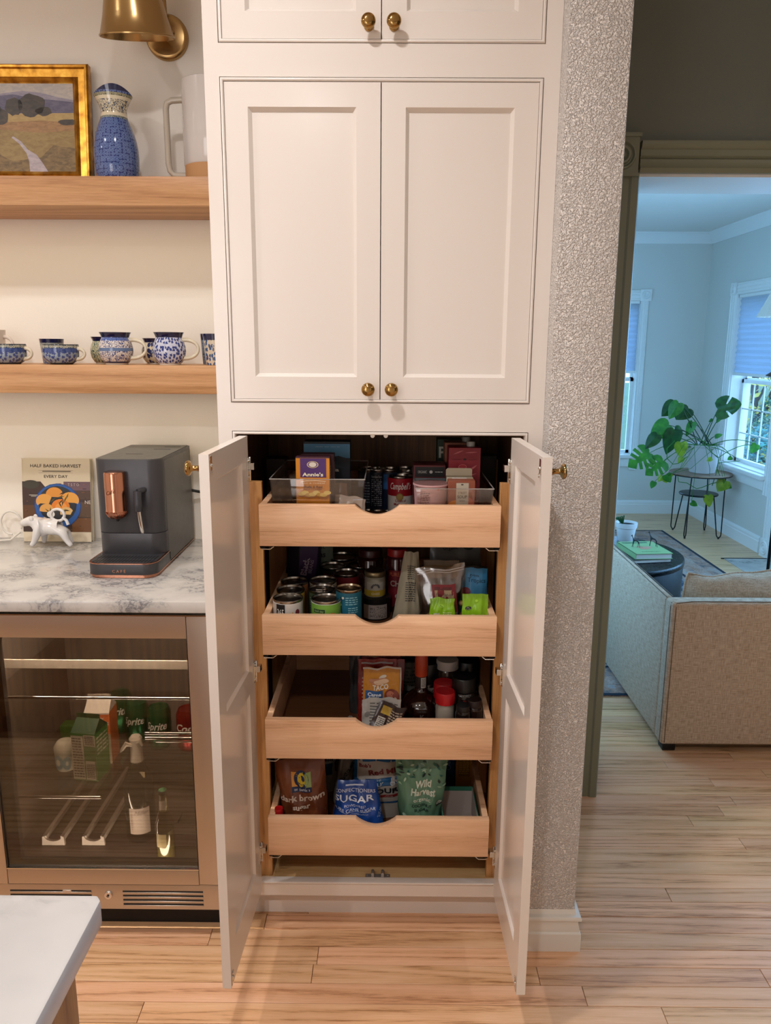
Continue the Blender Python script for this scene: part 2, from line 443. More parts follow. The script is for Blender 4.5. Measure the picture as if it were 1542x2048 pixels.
def subdiv(vs, fs, lim, depth=4):
    """split long edges of a flat 2D mesh so that it can follow a curved surface"""
    vs = list(vs); fs = [f for q in fs for f in ([q] if len(q) == 3 else [(q[0], q[i], q[i + 1]) for i in range(1, len(q) - 1)])]
    for _ in range(depth):
        out = []; cache = {}; ch = False
        def mid(i, j):
            k = (min(i, j), max(i, j))
            if k not in cache:
                cache[k] = len(vs); vs.append(((vs[i][0] + vs[j][0]) / 2, (vs[i][1] + vs[j][1]) / 2))
            return cache[k]
        ln = lambda i, j: math.hypot(vs[i][0] - vs[j][0], vs[i][1] - vs[j][1])
        for f in fs:
            e = [ln(f[0], f[1]), ln(f[1], f[2]), ln(f[2], f[0])]; m = max(e)
            if m <= lim: out.append(f); continue
            ch = True; k = e.index(m); a, b, c = f[k], f[(k + 1) % 3], f[(k + 2) % 3]; q = mid(a, b)
            out += [(a, q, c), (q, b, c)]
        fs = out
        if not ch: break
    return vs, fs
def vis(fn, hv, h):
    """squeeze a label design into the part of a pack that stands above the drawer front"""
    return lambda s, t, hh: fn(s, hv + t * (1 - hv / h), hh)
def print_on(name, parent, fn, layers, rough=0.45, h0=0.0004, dh=0.00018, metal=0):
    """layers drawn in order on the surface fn(s, t, h); all end in one mesh"""
    mb = MB(); mats = []; idx = {}
    for k, L in enumerate(layers):
        kind = L[0]; hx = L[-1] if not isinstance(L[-1], dict) else L[-2]
        opt = L[-1] if isinstance(L[-1], dict) else {}
        if hx not in idx: idx[hx] = len(mats); mats.append(mat(hx, rough, metal))
        mb.mi(idx[hx]); h = h0 + dh * k
        if kind == 'rect':
            x0, y0, x1, y1 = L[1:5]; nx = opt.get('n', 8)
            mb.grid(lambda a, b: fn(x0 + (x1 - x0) * a, y0 + (y1 - y0) * b, h), nx, opt.get('m', 6))
        elif kind == 'ell':
            cx, cy, rx, ry = L[1:5]; n = 20; vs = [fn(cx, cy, h)]; fs = []
            for q in (0.5, 1.0):
                vs += [fn(cx + rx * q * math.cos(2 * PI * i / n), cy + ry * q * math.sin(2 * PI * i / n), h) for i in range(n)]
            for i in range(n):
                j = (i + 1) % n; fs.append((0, 1 + i, 1 + j)); fs.append((1 + i, 1 + n + i, 1 + n + j, 1 + j))
            mb.add(vs, fs)
        elif kind == 'poly':
            pts = L[1]; tri = tessellate_polygon([[Vector((a, b, 0)) for a, b in pts]])
            vs2, fs2 = subdiv([tuple(q) for q in pts], [tuple(t) for t in tri], .006)
            mb.add([fn(a, b, h) for a, b in vs2], fs2)
        elif kind == 'text':
            body, cx, cy, ht = L[1:5]
            vs, fs, w, cap = text_mesh(body, opt.get('bold', 0), opt.get('shear', 0))
            sc = ht / cap; sx = sc * opt.get('wide', 1)
            if 'w' in opt: sx = opt['w'] / w
            a = opt.get('rot', 0); ca, sa = math.cos(a), math.sin(a); arc = opt.get('arc', 0)
            out = []
            for x, y in vs:
                x *= sx; y *= sc
                y -= arc * x * x
                out.append((cx + x * ca - y * sa, cy + x * sa + y * ca))
            if ht > .009: out, fs = subdiv(out, fs, .007)
            mb.add([fn(a, b, h) for a, b in out], fs)
        elif kind == 'lines':                      # small print: rows of thin bars
            x0, y0, x1, y1, rows = L[1:6]; rr = random.Random(int((x0 + y1 + rows) * 9999))
            st = (y1 - y0) / rows
            for q in range(rows):
                yy = y1 - st * (q + 0.5); x = x0
                while x < x1 - 0.001:
                    w = min(rr.uniform(0.15, 0.35) * (x1 - x0), x1 - x)
                    mb.add([fn(x, yy - st * 0.22, h), fn(x + w, yy - st * 0.22, h), fn(x + w, yy + st * 0.22, h), fn(x, yy + st * 0.22, h)], [(0, 1, 2, 3)])
                    x += w + 0.06 * (x1 - x0)
    o = mb.build(name, mats, parent, recalc=False)
    return o
def on_can(r, a0=0.0):
    return lambda s, t, h: ((r + h) * math.sin(s / r + a0), -(r + h) * math.cos(s / r + a0), t)
def on_front(y, z0=0.0, x0=0.0):
    return lambda s, t, h: (x0 + s, y - h, z0 + t)
def on_right(x, y0=0.0): return lambda s, t, h: (x + h, y0 + s, t)
def on_top(z): return lambda s, t, h: (s, t, z + h)

# ================================================================== SETTING
YW, YD0, YD1, YL, XL, ZC = 0.5446, 0.63, 0.872, 5.232, 2.79, 2.47
XWL, XWR = 0.361, 0.487          # wing wall beside the cabinet

# floor: slab, then strip-oak boards laid on it
floor = struct(MB().box(-3.2, 4.6, -4.0, 5.35, -0.12, -0.018).build('floor', mat('5b4028', 0.8)))
BW = 0.0575; Y0 = -0.235 - BW * 4
lens_ = [0.55, 0.85, 1.2, 1.6]
bmesh_cache = {}
def board_mesh(L):
    o = MB().box(0, L - 0.0012, 0, BW - 0.0012, -0.018, 0).build('board_proto', M_FLOOR, None, bevel=0.0007, seg=1)
    me = o.data; bpy.data.objects.remove(o); return me
for L in lens_: bmesh_cache[L] = board_mesh(L)
far = MB()
rr = random.Random(11)
row = 0
y = Y0
nb = 0
while y < 5.2:
    near = y < 1.95
    if near:
        x = -1.5 - rr.uniform(0, 0.8); xe = 2.0 if y < 0.7 else 1.7
        xa = x
        while x < xe:
            L = rr.choice(lens_)
            if y > 0.62 and x + L < 0.6: x += L; continue
            b = bpy.data.objects.new('floorboard', bmesh_cache[L]); COL.objects.link(b)
            b.parent = floor; b.location = (x, y, rr.uniform(-0.0002, 0.0001)); nb += 1
            x += L
        while x < 3.6:
            L = rr.choice(lens_); far.box(x, x + L - 0.0012, y, y + BW - 0.0012, -0.018, 0); x += L
    else:
        x = 0.3 - rr.uniform(0, 0.8)
        while x < 3.6:
            L = rr.choice(lens_); far.box(x, x + L - 0.0012, y, y + BW - 0.0012, -0.018, 0); x += L
    y += BW
y = Y0 - BW
while y > -3.9:
    x = -3.1 - rr.uniform(0, 0.5)
    while x < 3.4:
        L = rr.choice(lens_); far.box(x, x + L - 0.0012, y, y + BW - 0.0012, -0.018, 0); x += L
    y -= BW
fo = far.build('floorboard', M_FLOOR, floor); fo['kind'] = 'stuff'

# kitchen shell
struct(MB().box(-3.2, 0.50, YW, YW + 0.10, 0, CEIL).build('wall_back', M_WALL))
struct(MB().box(-3.3, -3.2, -4.0, YW + 0.1, 0, CEIL).build('wall_left', M_WALL))
struct(MB().box(-3.3, 3.7, -4.1, -4.0, 0, CEIL).build('wall_rear', M_WALL))
struct(MB().box(3.6, 3.7, -4.0, YD0, 0, CEIL).build('wall_right', M_GREEN))
struct(MB().box(-3.3, 3.7, -4.1, YD1, CEIL, CEIL + 0.1).build('ceiling', M_CEIL))
# wing wall: textured end face slightly proud of the cabinet
struct(MB().prism([(XWL, -0.057), (XWR, -0.057), (XWR, YD0), (XWL, YD0)], 0, CEIL, 'z').build('wall_wing', M_WALLTEX, bevel=0.003, seg=2))
# green wall with the cased opening to the living room
XD0, XD1, ZH = 0.725, 2.77, 1.995
g = MB()
g.box(XWR, XD0, YD0, YD1, 0, ZH); g.box(XD1, 3.7, YD0, YD1, 0, ZH); g.box(XWR, 3.7, YD0, YD1, ZH, CEIL)
struct(g.build('wall_opening', M_GREEN))
# white jamb lining inside the opening
j = MB()
j.box(XD0 - 0.018, XD0, YD0 - 0.002, YD1 + 0.004, 0, ZH); j.box(XD1, XD1 + 0.018, YD0 - 0.002, YD1 + 0.004, 0, ZH)
struct(j.build('trim_1', M_LTRIM))
struct(MB().box(XD0 - 0.018, XD1 + 0.018, YD0 + 0.002, YD1 + 0.004, ZH - 0.018, ZH + 0.001).build('trim_2', M_LTRIM))

def casing_profile(w, t):
    """fluted casing: pairs (across, proud)"""
    return [(0, 0), (0, t * 0.7), (w * .06, t), (w * .14, t), (w * .17, t * .72), (w * .22, t * .72), (w * .25, t * .95), (w * .45, t), (w * .48, t * .8), (w * .52, t * .8), (w * .55, t),
            (w * .75, t * .95), (w * .78, t * .72), (w * .83, t * .72), (w * .86, t), (w * .94, t), (w, t * .7), (w, 0)]
def rosette(mb, cx, cz, s, y, depth, n=28, face='y'):
    """corner block with turned rings; y is the wall plane, block proud towards -y (or -x)"""
    k = s / 2
    if face == 'y': mb.box(cx - k, cx + k, y - depth, y, cz - k, cz + k)
    else: mb.box(y - depth, y, cx - k, cx + k, cz - k, cz + k)
    R = k * .86
    pr = [(0, depth + .010), (R * .18, depth + .009), (R * .26, depth + .001), (R * .34, depth - .0), (R * .44, depth + .008), (R * .56, depth + .008), (R * .64, depth + .0005), (R * .72, depth + .0005), (R * .82, depth + .008), (R * .92, depth + .007), (R, depth - .002)]
    if face == 'y': mb.lathe([(r, -h) for r, h in pr], n, (cx, y, cz), 'y')
    else: mb.lathe([(r, -h) for r, h in pr], n, (y, cx, cz), 'x')
cs = MB(); t_ = 0.022
cs.prism([(XD0 - 0.092 + a, YD0 - h) for a, h in [(0, 0), (0, .014), (.008, .020), (.018, .020), (.022, .015), (.062, .013), (.068, .018), (.088, .018), (.092, .012), (.092, 0)]], 0, 1.975, 'z')
struct(cs.build('trim_3', M_GREENTRIM))
hd = MB()
hd.prism([(YD0 - h, 1.985 + a) for a, h in [(0, 0), (0, .014), (.012, .020), (.020, .014), (.036, .014), (.040, .008), (.046, .014), (.062, .014), (.066, .02), (.078, .024), (.084, .024), (.084, 0)]], XD0 - 0.002, XD1 + .1, 'x')
struct(hd.build('trim_4', M_GREENTRIM))
rb = MB(); rosette(rb, 0.667, 2.030, 0.096, YD0, 0.024)
rb.box(0.611, 0.719, YD0 - 0.030, YD0, 2.078, 2.088)
rb.box(0.615, 0.719, YD0 - 0.028, YD0, 1.973, 1.982)
struct(rb.build('trim_5', M_GREENTRIM))
# right-hand casing (outside the frame, for completeness)
struct(MB().box(XD1, XD1 + .09, YD0 - .02, YD0, 0, 1.985).build('trim_6', M_GREENTRIM))

# baseboard round the wing wall: moulded profile, mitred outer corner
def base_run(mb, pts, prof):
    """extrude a baseboard profile (out, up) along a floor path whose left side is the room"""
    rings = []
    P = [Vector((a, b, 0)) for a, b in pts]
    for i, p in enumerate(P):
        d0 = (P[i] - P[i - 1]).normalized() if i else (P[1] - P[0]).normalized()
        d1 = (P[i + 1] - P[i]).normalized() if i < len(P) - 1 else d0
        n0 = Vector((d0.y, -d0.x, 0)); n1 = Vector((d1.y, -d1.x, 0))
        mm = (n0 + n1); mm = mm / max(0.2, mm.dot(n0))
        rings.append([p + mm * o + Vector((0, 0, z)) for o, z in prof])
    k = len(prof); vs = [q for r in rings for q in r]; fs = []
    for i in range(len(P) - 1):
        for a in range(k):
            b = (a + 1) % k; fs.append((i * k + a, i * k + b, (i + 1) * k + b, (i + 1) * k + a))
    fs.append(tuple(range(k))[::-1]); fs.append(tuple((len(P) - 1) * k + a for a in range(k)))
    mb.add(vs, fs)
BP = [(0, 0), (.016, 0), (.016, .046), (.0155, .050), (.011, .053), (.012, .062), (.0085, .075), (.008, .082), (.015, .087), (.0155, .093), (.013, .097), (.004, .099), (.0, .112)]
bb = MB(); base_run(bb, [(XWL, -0.0565), (XWR + .0005, -0.0565), (XWR + .0005, 0.60)], BP)
struct(bb.build('baseboard_wing', M_BASE))

# ------------------------------------------------------------------ living room shell
ll = MB(); WX0, WX1, WZ0, WZ1 = 1.70, 2.21, 0.53, 1.90
ll.box(0.3, WX0, YL, YL + .12, 0, 2.6); ll.box(WX1, XL + .12, YL, YL + .12, 0, 2.6)
ll.box(WX0, WX1, YL, YL + .12, 0, WZ0); ll.box(WX0, WX1, YL, YL + .12, WZ1, 2.6)
struct(ll.build('wall_living_back', M_LWALL))
RY0, RY1, RZ0, RZ1 = 3.86, 4.62, 0.56, 1.915
QY0, QY1 = 1.1, 2.9
lr = MB()
lr.box(XL, XL + .17, RY1, YL, 0, 2.6); lr.box(XL, XL + .17, QY1, RY0, 0, 2.6); lr.box(XL, XL + .17, YD1, QY0, 0, 2.6)
for a, b in ((RY0, RY1), (QY0, QY1)):
    lr.box(XL, XL + .17, a, b, 0, RZ0); lr.box(XL, XL + .17, a, b, RZ1, 2.6)
struct(lr.build('wall_living_right', M_LWALL))
struct(MB().box(0.2, 0.3, YD1, YL + .12, 0, 2.6).build('wall_living_left', M_LWALL))
struct(MB().box(0.2, XL + .12, YD1, YL + .12, ZC, ZC + .15).build('ceiling_living', M_CEIL))
# white living-room side of the opening wall
lf = MB(); lf.box(0.3, XD0, YD1, YD1 + .006, 0, ZC); lf.box(XD0, XD1, YD1, YD1 + .006, ZH, ZC)
struct(lf.build('wall_living_front', M_LWALL))
# crown moulding
cp = [(0, 0), (.075, 0), (.075, -.010), (.066, -.016), (.052, -.030), (.030, -.060), (.018, -.074), (.012, -.090), (0, -.090)]
cr = MB()
cr.prism([(YL - o, ZC + z) for o, z in cp], 0.3, XL, 'x')
struct(cr.build('trim_7', M_LTRIM))
cr = MB(); cr.prism([(XL - o, ZC + z) for o, z in cp], YD1 + .006, YL, 'y')
struct(cr.build('trim_8', M_LTRIM))
# baseboards
LB = [(0, 0), (.015, 0), (.015, .085), (.011, .09), (.012, .105), (.008, .118), (.004, .122), (0, .124)]
b1 = MB(); b1.prism([(YL - o, z) for o, z in LB], 0.3, XL, 'x'); struct(b1.build('baseboard_back', M_LTRIM))
b1 = MB(); b1.prism([(XL - o, z) for o, z in LB], 3.84, YL - .014, 'y'); struct(b1.build('baseboard_right', M_LTRIM))

# window_1: in the far wall; window_2: in the right wall
def window(name, axis, a0, a1, z0, z1, wall, blind_z, cols, rows_, casew=.085, w=.035, q=.042, dep=0.0):
    """axis 'y': lies in a wall of constant y; 'x': constant x. a = coordinate along the wall"""
    def bx(mb, a, b, d0, d1, c, d):
        if axis == 'y': mb.box(a, b, wall + d0, wall + d1, c, d)
        else: mb.box(wall + d0, wall + d1, a, b, c, d)
    f = MB()
    bx(f, a0, a0 + w, 0.0, .10 + dep, z0, z1); bx(f, a1 - w, a1, 0.0, .10 + dep, z0, z1)
    bx(f, a0, a1, 0.0, .10 + dep, z1 - .02, z1); bx(f, a0, a1, 0.0, .10 + dep, z0, z0 + .03)
    root = struct(f.build(name, M_LTRIM))
    zm = (z0 + z1) / 2 + .02
    s = MB()
    for (c, d, off) in ((z0 + .03, zm, .03 + dep), (zm - .02, z1 - .02, .055 + dep)):
        A, B = a0 + w, a1 - w
        bx(s, A, A + q, off, off + .03, c, d); bx(s, B - q, B, off, off + .03, c, d)
        bx(s, A, B, off, off + .03, c, c + q); bx(s, A, B, off, off + .03, d - q, d)
    s.build('sash', M_LTRIM, root)
    mz = MB(); A, B = a0 + w + q, a1 - w - q
    for i in range(1, cols):
        x = A + (B - A) * i / cols; bx(mz, x - .005, x + .005, .038 + dep, .048 + dep, z0 + .07, zm - .04)
    for i in range(1, rows_):
        z = z0 + .07 + (zm - .04 - z0 - .07) * i / rows_; bx(mz, A, B, .038 + dep, .048 + dep, z - .005, z + .005)
    if cols > 1: mz.build('muntin', M_LTRIM, root)
    p = MB(); bx(p, A - .01, B + .01, .043 + dep, .046 + dep, z0 + .06, zm - .03); bx(p, A - .01, B + .01, .068 + dep, .071 + dep, zm, z1 - .05)
    p.build('pane', M_WGLASS, root)
    # pleated shade
    n = 26; pl = []; zt = z1 - .022
    for i in range(n + 1):
        z = zt - (zt - blind_z) * i / n
        pl.append((.012 if i % 2 else .024, z))
    back = [(d + .004, z) for d, z in reversed(pl)]
    out = pl + back
    sh = MB()
    if axis == 'y': sh.prism([(wall + d, z) for d, z in out], a0 + w, a1 - w, 'x')
    else: sh.prism([(wall + d, z) for d, z in out], a0 + w, a1 - w, 'y')
    m = mat('e9eef4', 0.8, trans=0.0)
    sh.build('pleated_shade', M_SHADE, root)
    r = MB(); bx(r, a0 + w, a1 - w, .006, .030, blind_z - .022, blind_z); r.build('shade_rail', M_LTRIM, root)
    # casing, header, stool and apron
    c = MB()
    for (p0, p1) in ((a0 - casew, a0 + .006), (a1 - .006, a1 + casew)):
        if p1 - p0 < .01: continue
        if axis == 'y': c.prism([(p0 + (p1 - p0) * a / .1, wall - h) for a, h in casing_profile(.1, .018)], z0 - .12, z1 + .01, 'z')
        else: c.prism([(wall - h, p0 + (p1 - p0) * a / .1) for a, h in casing_profile(.1, .018)], z0 - .12, z1 + .01, 'z')
    c.build('casing', M_LTRIM, root)
    h = MB()
    if axis == 'y': h.prism([(wall - t, z1 + .005 + a * .9) for a, t in casing_profile(.1, .018)], a0 - casew, a1 + casew, 'x')
    else: h.prism([(wall - t, z1 + .005 + a * .9) for a, t in casing_profile(.1, .018)], a0 - casew + .09, a1 + .0, 'y')
    h.build('header', M_LTRIM, root)
    k = MB()
    for cx in (a0 - casew / 2, a1 + casew / 2): rosette(k, cx, z1 + .05, .098, wall, .024, 20, axis)
    k.build('corner_block', M_LTRIM, root)
    st = MB(); bx(st, a0 - casew + (0 if axis == 'y' else .10), a1 + casew, -.055, .0, z0 - .01, z0 + .022); bx(st, a0, a1, 0.0, .04, z0 - .01, z0 + .022)
    st.build('stool', M_LTRIM, root, bevel=.004)
    ap = MB(); bx(ap, a0 - casew + .02 + (0 if axis == 'y' else .1), a1 + casew - .02, -.018, 0, z0 - .09, z0 - .01)
    ap.build('apron', M_LTRIM, root, bevel=.003)
    return root
def shade_material():
    m, n, l, b = newmat('shade_fabric')
    b.inputs['Base Color'].default_value = lin('dfe6ee'); b.inputs['Roughness'].default_value = .9
    out = n['Material Output']
    t = n.new('ShaderNodeBsdfTranslucent'); t.inputs[0].default_value = lin('c8d4e4')
    mx = n.new('ShaderNodeMixShader'); mx.inputs[0].default_value = .45
    l.new(b.outputs[0], mx.inputs[1]); l.new(t.outputs[0], mx.inputs[2]); l.new(mx.outputs[0], out.inputs[0])
    return m
M_SHADE = shade_material()
window('window_1', 'y', WX0, WX1, WZ0, WZ1, YL, 1.30, 1, 1, casew=.062, w=.010, q=.028)
window('window_2', 'x', RY0, RY1, RZ0, RZ1, XL, 1.31, 4, 3, casew=.12, w=.012, q=.030, dep=.06)
window('window_added', 'x', QY0, QY1, RZ0, RZ1, XL, 1.70, 4, 3, casew=.10)  # unseen window, added to let more daylight into the living room
# tall fluted pilaster with a rosette plinth block beside window_2
pl = MB()
pl.prism([(XL - h, 3.665 + a * 1.1) for a, h in casing_profile(.1, .024)], .13, 2.25, 'z')
pl2 = MB(); rosette(pl2, 3.72, .070, .125, XL, .030, 28, 'x'); pl2.box(XL - .032, XL, 3.655, 3.785, 0, .008)
struct(pl.build('trim_9', M_LTRIM)); struct(pl2.build('trim_10', M_LTRIM))

# ================================================================== PANTRY CABINET
XC0, XC1 = -0.376, 0.3605
BX0, BX1 = -0.345, 0.327
cab = thing('pantry_cabinet', 'tall white built-in pantry cabinet with two open lower doors and four pull-out drawers', 'cabinet', (0, 0, 0))
ZOB, ZOT, ZMB, ZMT, ZUB = 0.131, 1.305, 1.369, 2.038, 2.101
ff = MB(); T = 0.019
ff.box(XC0, BX0, 0, T, ZOB - .033, CEIL - .004); ff.box(BX1, XC1, 0, T, ZOB - .033, CEIL - .004)
ff.box(XC0, BX0 - .0, 0, T, 0.001, ZOB - .033)
ff.box(BX0, BX1, 0, T, ZOB - .033, ZOB); ff.box(BX0, BX1, 0, T, ZOT, ZMB); ff.box(BX0, BX1, 0, T, ZMT, ZUB); ff.box(BX0, BX1, 0, T, 2.62, CEIL - .004)
ff.build('face_frame', M_CAB, cab)
def bead(z0, z1):
    m = MB(); w = .0068; g = .0014
    prof = [(g, .004), (g, -.0005), (g + .001, -.0022), (g + .003, -.003), (g + .005, -.0022), (w + .001, 0), (w + .001, .019)]
    x0, x1 = BX0, BX1
    cor = [(x0, z0, 1, 1), (x1, z0, -1, 1), (x1, z1, -1, -1), (x0, z1, 1, -1)]
    vs = []; fs = []; k = len(prof)
    for x, z, sx, sz in cor:
        for o, y in prof: vs.append((x + sx * o, y, z + sz * o))
    for i in range(4):
        j2 = (i + 1) % 4
        for a in range(k - 1): fs.append((i * k + a, i * k + a + 1, j2 * k + a + 1, j2 * k + a))
    m.add(vs, fs); m.build('bead', M_CAB, cab, angle=60)
bead(ZOB, ZOT); bead(ZMB, ZMT); bead(ZUB, 2.62)
# carcass
ins = MB()
ins.box(XC0, XC0 + .016, T, YW - .004, .0, CEIL - .006)
ins.build('side_panel', M_CAB, cab)
ins = MB(); ins.box(XC1 - .016, XC1 - .001, T, YW - .004, .0, CEIL - .006); ins.build('side_panel', M_CAB, cab)
c2 = MB()
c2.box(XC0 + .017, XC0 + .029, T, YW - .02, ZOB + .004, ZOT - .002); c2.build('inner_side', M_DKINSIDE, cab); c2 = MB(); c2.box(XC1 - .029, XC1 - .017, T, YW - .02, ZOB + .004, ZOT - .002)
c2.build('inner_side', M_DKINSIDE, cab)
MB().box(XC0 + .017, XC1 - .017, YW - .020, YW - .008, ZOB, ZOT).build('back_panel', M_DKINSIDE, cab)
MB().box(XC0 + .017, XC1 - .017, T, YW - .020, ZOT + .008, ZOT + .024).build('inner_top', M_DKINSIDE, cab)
MB().box(XC0 + .017, XC1 - .017, .0192, YW - .020, ZOB - .014, ZOB + .003).build('cabinet_floor', M_CABIN, cab)
MB().box(XC0 + .016, XC1 - .016, .058, .072, .0, ZOB - .016).build('toe_kick', M_CAB, cab)
for (a, b) in ((-.337, -.2865), (.2725, .321)):
    for y in (.028, .42):
        MB().box(a, b, y, y + .018, ZOB + .0035, 1.183).build('drawer_support', M_MAPLEZ, cab, bevel=.001, seg=1)

def shaker(w, h, t, panels, both=False, chamfer=.0075, rec=.009):
    """door in the xz plane: x 0..w, z 0..h, front at y=0, back at y=t; panels = [(x0,x1,z0,z1)]"""
    m = MB()
    zs = sorted({0, h} | {p[2] for p in panels} | {p[3] for p in panels})
    px0, px1 = panels[0][0], panels[0][1]
    m.box(0, px0, 0, t, 0, h); m.box(px1, w, 0, t, 0, h)
    edges = [0] + [z for p in sorted(panels, key=lambda q: q[2]) for z in (p[2], p[3])] + [h]
    for i in range(0, len(edges), 2): m.box(px0, px1, 0, t, edges[i], edges[i + 1])
    for (a, b, c, d) in panels:
        m.box(a, b, rec, t - (rec if both else .004), c, d)
        for side in ((0, rec), (t, t - rec)) if both else ((0, rec),):
            y0, y1 = side
            o = [(a, c), (b, c), (b, d), (a, d)]; k = chamfer; i_ = [(a + k, c + k), (b - k, c + k), (b - k, d - k), (a + k, d - k)]
            lip = [(a + .002, c + .002), (b - .002, c + .002), (b - .002, d - .002), (a + .002, d - .002)]
            ym = y0 + (y1 - y0) * .25
            vs = [(x, y0, z) for x, z in o] + [(x, ym, z) for x, z in lip] + [(x, y1, z) for x, z in i_]
            fs = [(q, (q + 1) % 4, 4 + (q + 1) % 4, 4 + q) for q in range(4)] + [(4 + q, 4 + (q + 1) % 4, 8 + (q + 1) % 4, 8 + q) for q in range(4)]
            m.add(vs, fs)
    return m
def knob(parent, loc, rot=(0, 0, 0)):
    p = [(0, -.034), (.006, -.0338), (.0105, -.0325), (.0112, -.0315), (.0118, -.0322), (.0132, -.0315), (.0145, -.0295), (.0148, -.0275), (.0138, -.0255), (.0105, -.0235), (.0068, -.0215),
         (.0052, -.0185), (.0050, -.012), (.0062, -.008), (.0085, -.0055), (.0098, -.0035), (.0100, -.0015), (.0102, 0), (0, 0)]
    o = MB().lathe(p, 28, (0, 0, 0), 'y').build('knob', M_KNOB, parent, angle=70, loc=loc, rot=rot)
    return o
def door(x0, x1, z0, z1, panels, kx, kz):
    d = shaker(x1 - x0, z1 - z0, .019, [(a - x0, b - x0, c - z0, e - z0) for a, b, c, e in panels]).build('cabinet_door', M_CAB, cab, loc=(x0, .0005, z0), angle=25)
    knob(d, (kx - x0, 0, kz - z0)); return d
for z0, z1, pz0, pz1, kz in ((1.3775, 2.0285, 1.4265, 1.981, 1.4005), (2.1095, 2.612, 2.160, 2.565, 2.133)):
    door(-.3358, -.0105, z0, z1, [(-.288, -.061, pz0, pz1)], -.0355, kz)
    door(-.0085, .3182, z0, z1, [(.042, .269, pz0, pz1)], .0160, kz)

def hinge(parent, x, z, s):
    """cup-less inset hinge: plate on the door's inner face, arm and barrel to the frame. s=+1 left door"""
    m = MB()
    m.box(x, x + s * .0025, .001, .015, z - .024, z + .024); m.tube([(x + s * .003, .008, z - .02), (x + s * .003, .008, z - .0202)], .003)
    m.box(x + s * .002, x + s * .017, -.006, .010, z - .008, z + .010)
    m.tube([(x + s * .004, -.004, z - .026), (x + s * .004, -.004, z + .026)], .003)
    m.ball((x + s * .005, .008, z + .017), .0028, n=8, k=5); m.ball((x + s * .005, .008, z - .017), .0028, n=8, k=5)
    m.build('hinge', M_CHROME, parent, bevel=.0006, seg=1)
def lower_door(side):
    # local frame: x along the door from its hinge edge, y = thickness; outer face y=0 ... inner face y=.019
    w, h = .309, 1.162
    P = [(.057, w - .052, .622, h - .054), (.057, w - .052, .088, .566)]
    m = shaker(w, h, .019, P, both=True, chamfer=.006, rec=.006)
    if side < 0:
        ang = -PI / 2 - math.radians(2.8)
        d = m.build('cabinet_door', M_CAB, cab, angle=25, loc=(-.3245, -.027, .135), rot=(0, 0, ang))
        yo = 0; inner = .019; sy = 1
    else:
        ang = -PI / 2 + math.radians(1.6)
        m.v = [(x, -y, z) for x, y, z in m.v]
        d = m.build('cabinet_door', M_CAB, cab, angle=25, loc=(.3030, -.036, .135), rot=(0, 0, ang))
        yo = 0; inner = -.019; sy = -1
    # knob on the outer face near the free edge
    k = knob(d, (w - .026, 0, h - .030), (0, 0, 0) if side < 0 else (0, 0, PI))
    for hz in (1.088, .600, .112):
        q = MB()
        q.box(.002, .016, inner, inner + sy * .0022, hz - .026, hz + .026)
        q.box(-.012, .006, inner + sy * .0022, inner + sy * .0145, hz - .002, hz + .013)
        q.tube([(.001, inner + sy * .004, hz - .027), (.001, inner + sy * .004, hz + .027)], .0028, 8)
        q.ball((.009, inner + sy * .003, hz - .018), .0026, n=8, k=5); q.ball((.009, inner + sy * .003, hz + .019), .0026, n=8, k=5)
        q.build('hinge', M_CHROME, d, bevel=.0005, seg=1)
    for cz, flip in ((h - .018, 1), (.018, -1)):
        q = MB(); q.box(w - .017, w - .004, inner, inner + sy * .0015, cz - .014, cz + .014)
        q.ball((w - .010, inner + sy * .0015, cz - flip * .004), .0035, n=8, k=5)
        q.tube([(w - .010 + .003 * math.cos(t), inner + sy * .003, cz - flip * .017 + .004 * math.sin(t)) for t in [PI * i / 4 for i in range(8)]], .0009, 6, closed=True)
        q.build('catch_plate', M_CHROME, d, bevel=.0004, seg=1)
    return d
lower_door(-1); lower_door(1)
# magnetic catches
q = MB(); q.box(-.043, .021, .0195, .034, ZOB + .003, ZOB + .007)
for x in (-.024, .002): q.box(x - .004, x + .004, .020, .036, ZOB + .007, ZOB + .013); q.tube([(x, .021, ZOB + .015), (x, .036, ZOB + .015)], .0042, 10)
q.ball((-.038, .027, ZOB + .008), .002, n=8, k=4); q.ball((.016, .027, ZOB + .008), .002, n=8, k=4)
q.build('magnetic_catch', mat('b4aca4', .35, .6), cab, bevel=.0005, seg=1)
q = MB()
for x in (-.026, .004): q.tube([(x, .006, ZOT - .010), (x, .026, ZOT - .010)], [.0048, .0048], 14); q.tube([(x, .0055, ZOT - .010), (x, .0062, ZOT - .010)], .0052, 14); q.box(x - .004, x + .004, .008, .026, ZOT - .010, ZOT)
q.build('magnetic_catch', M_CHROME, cab, bevel=.0003, seg=1)

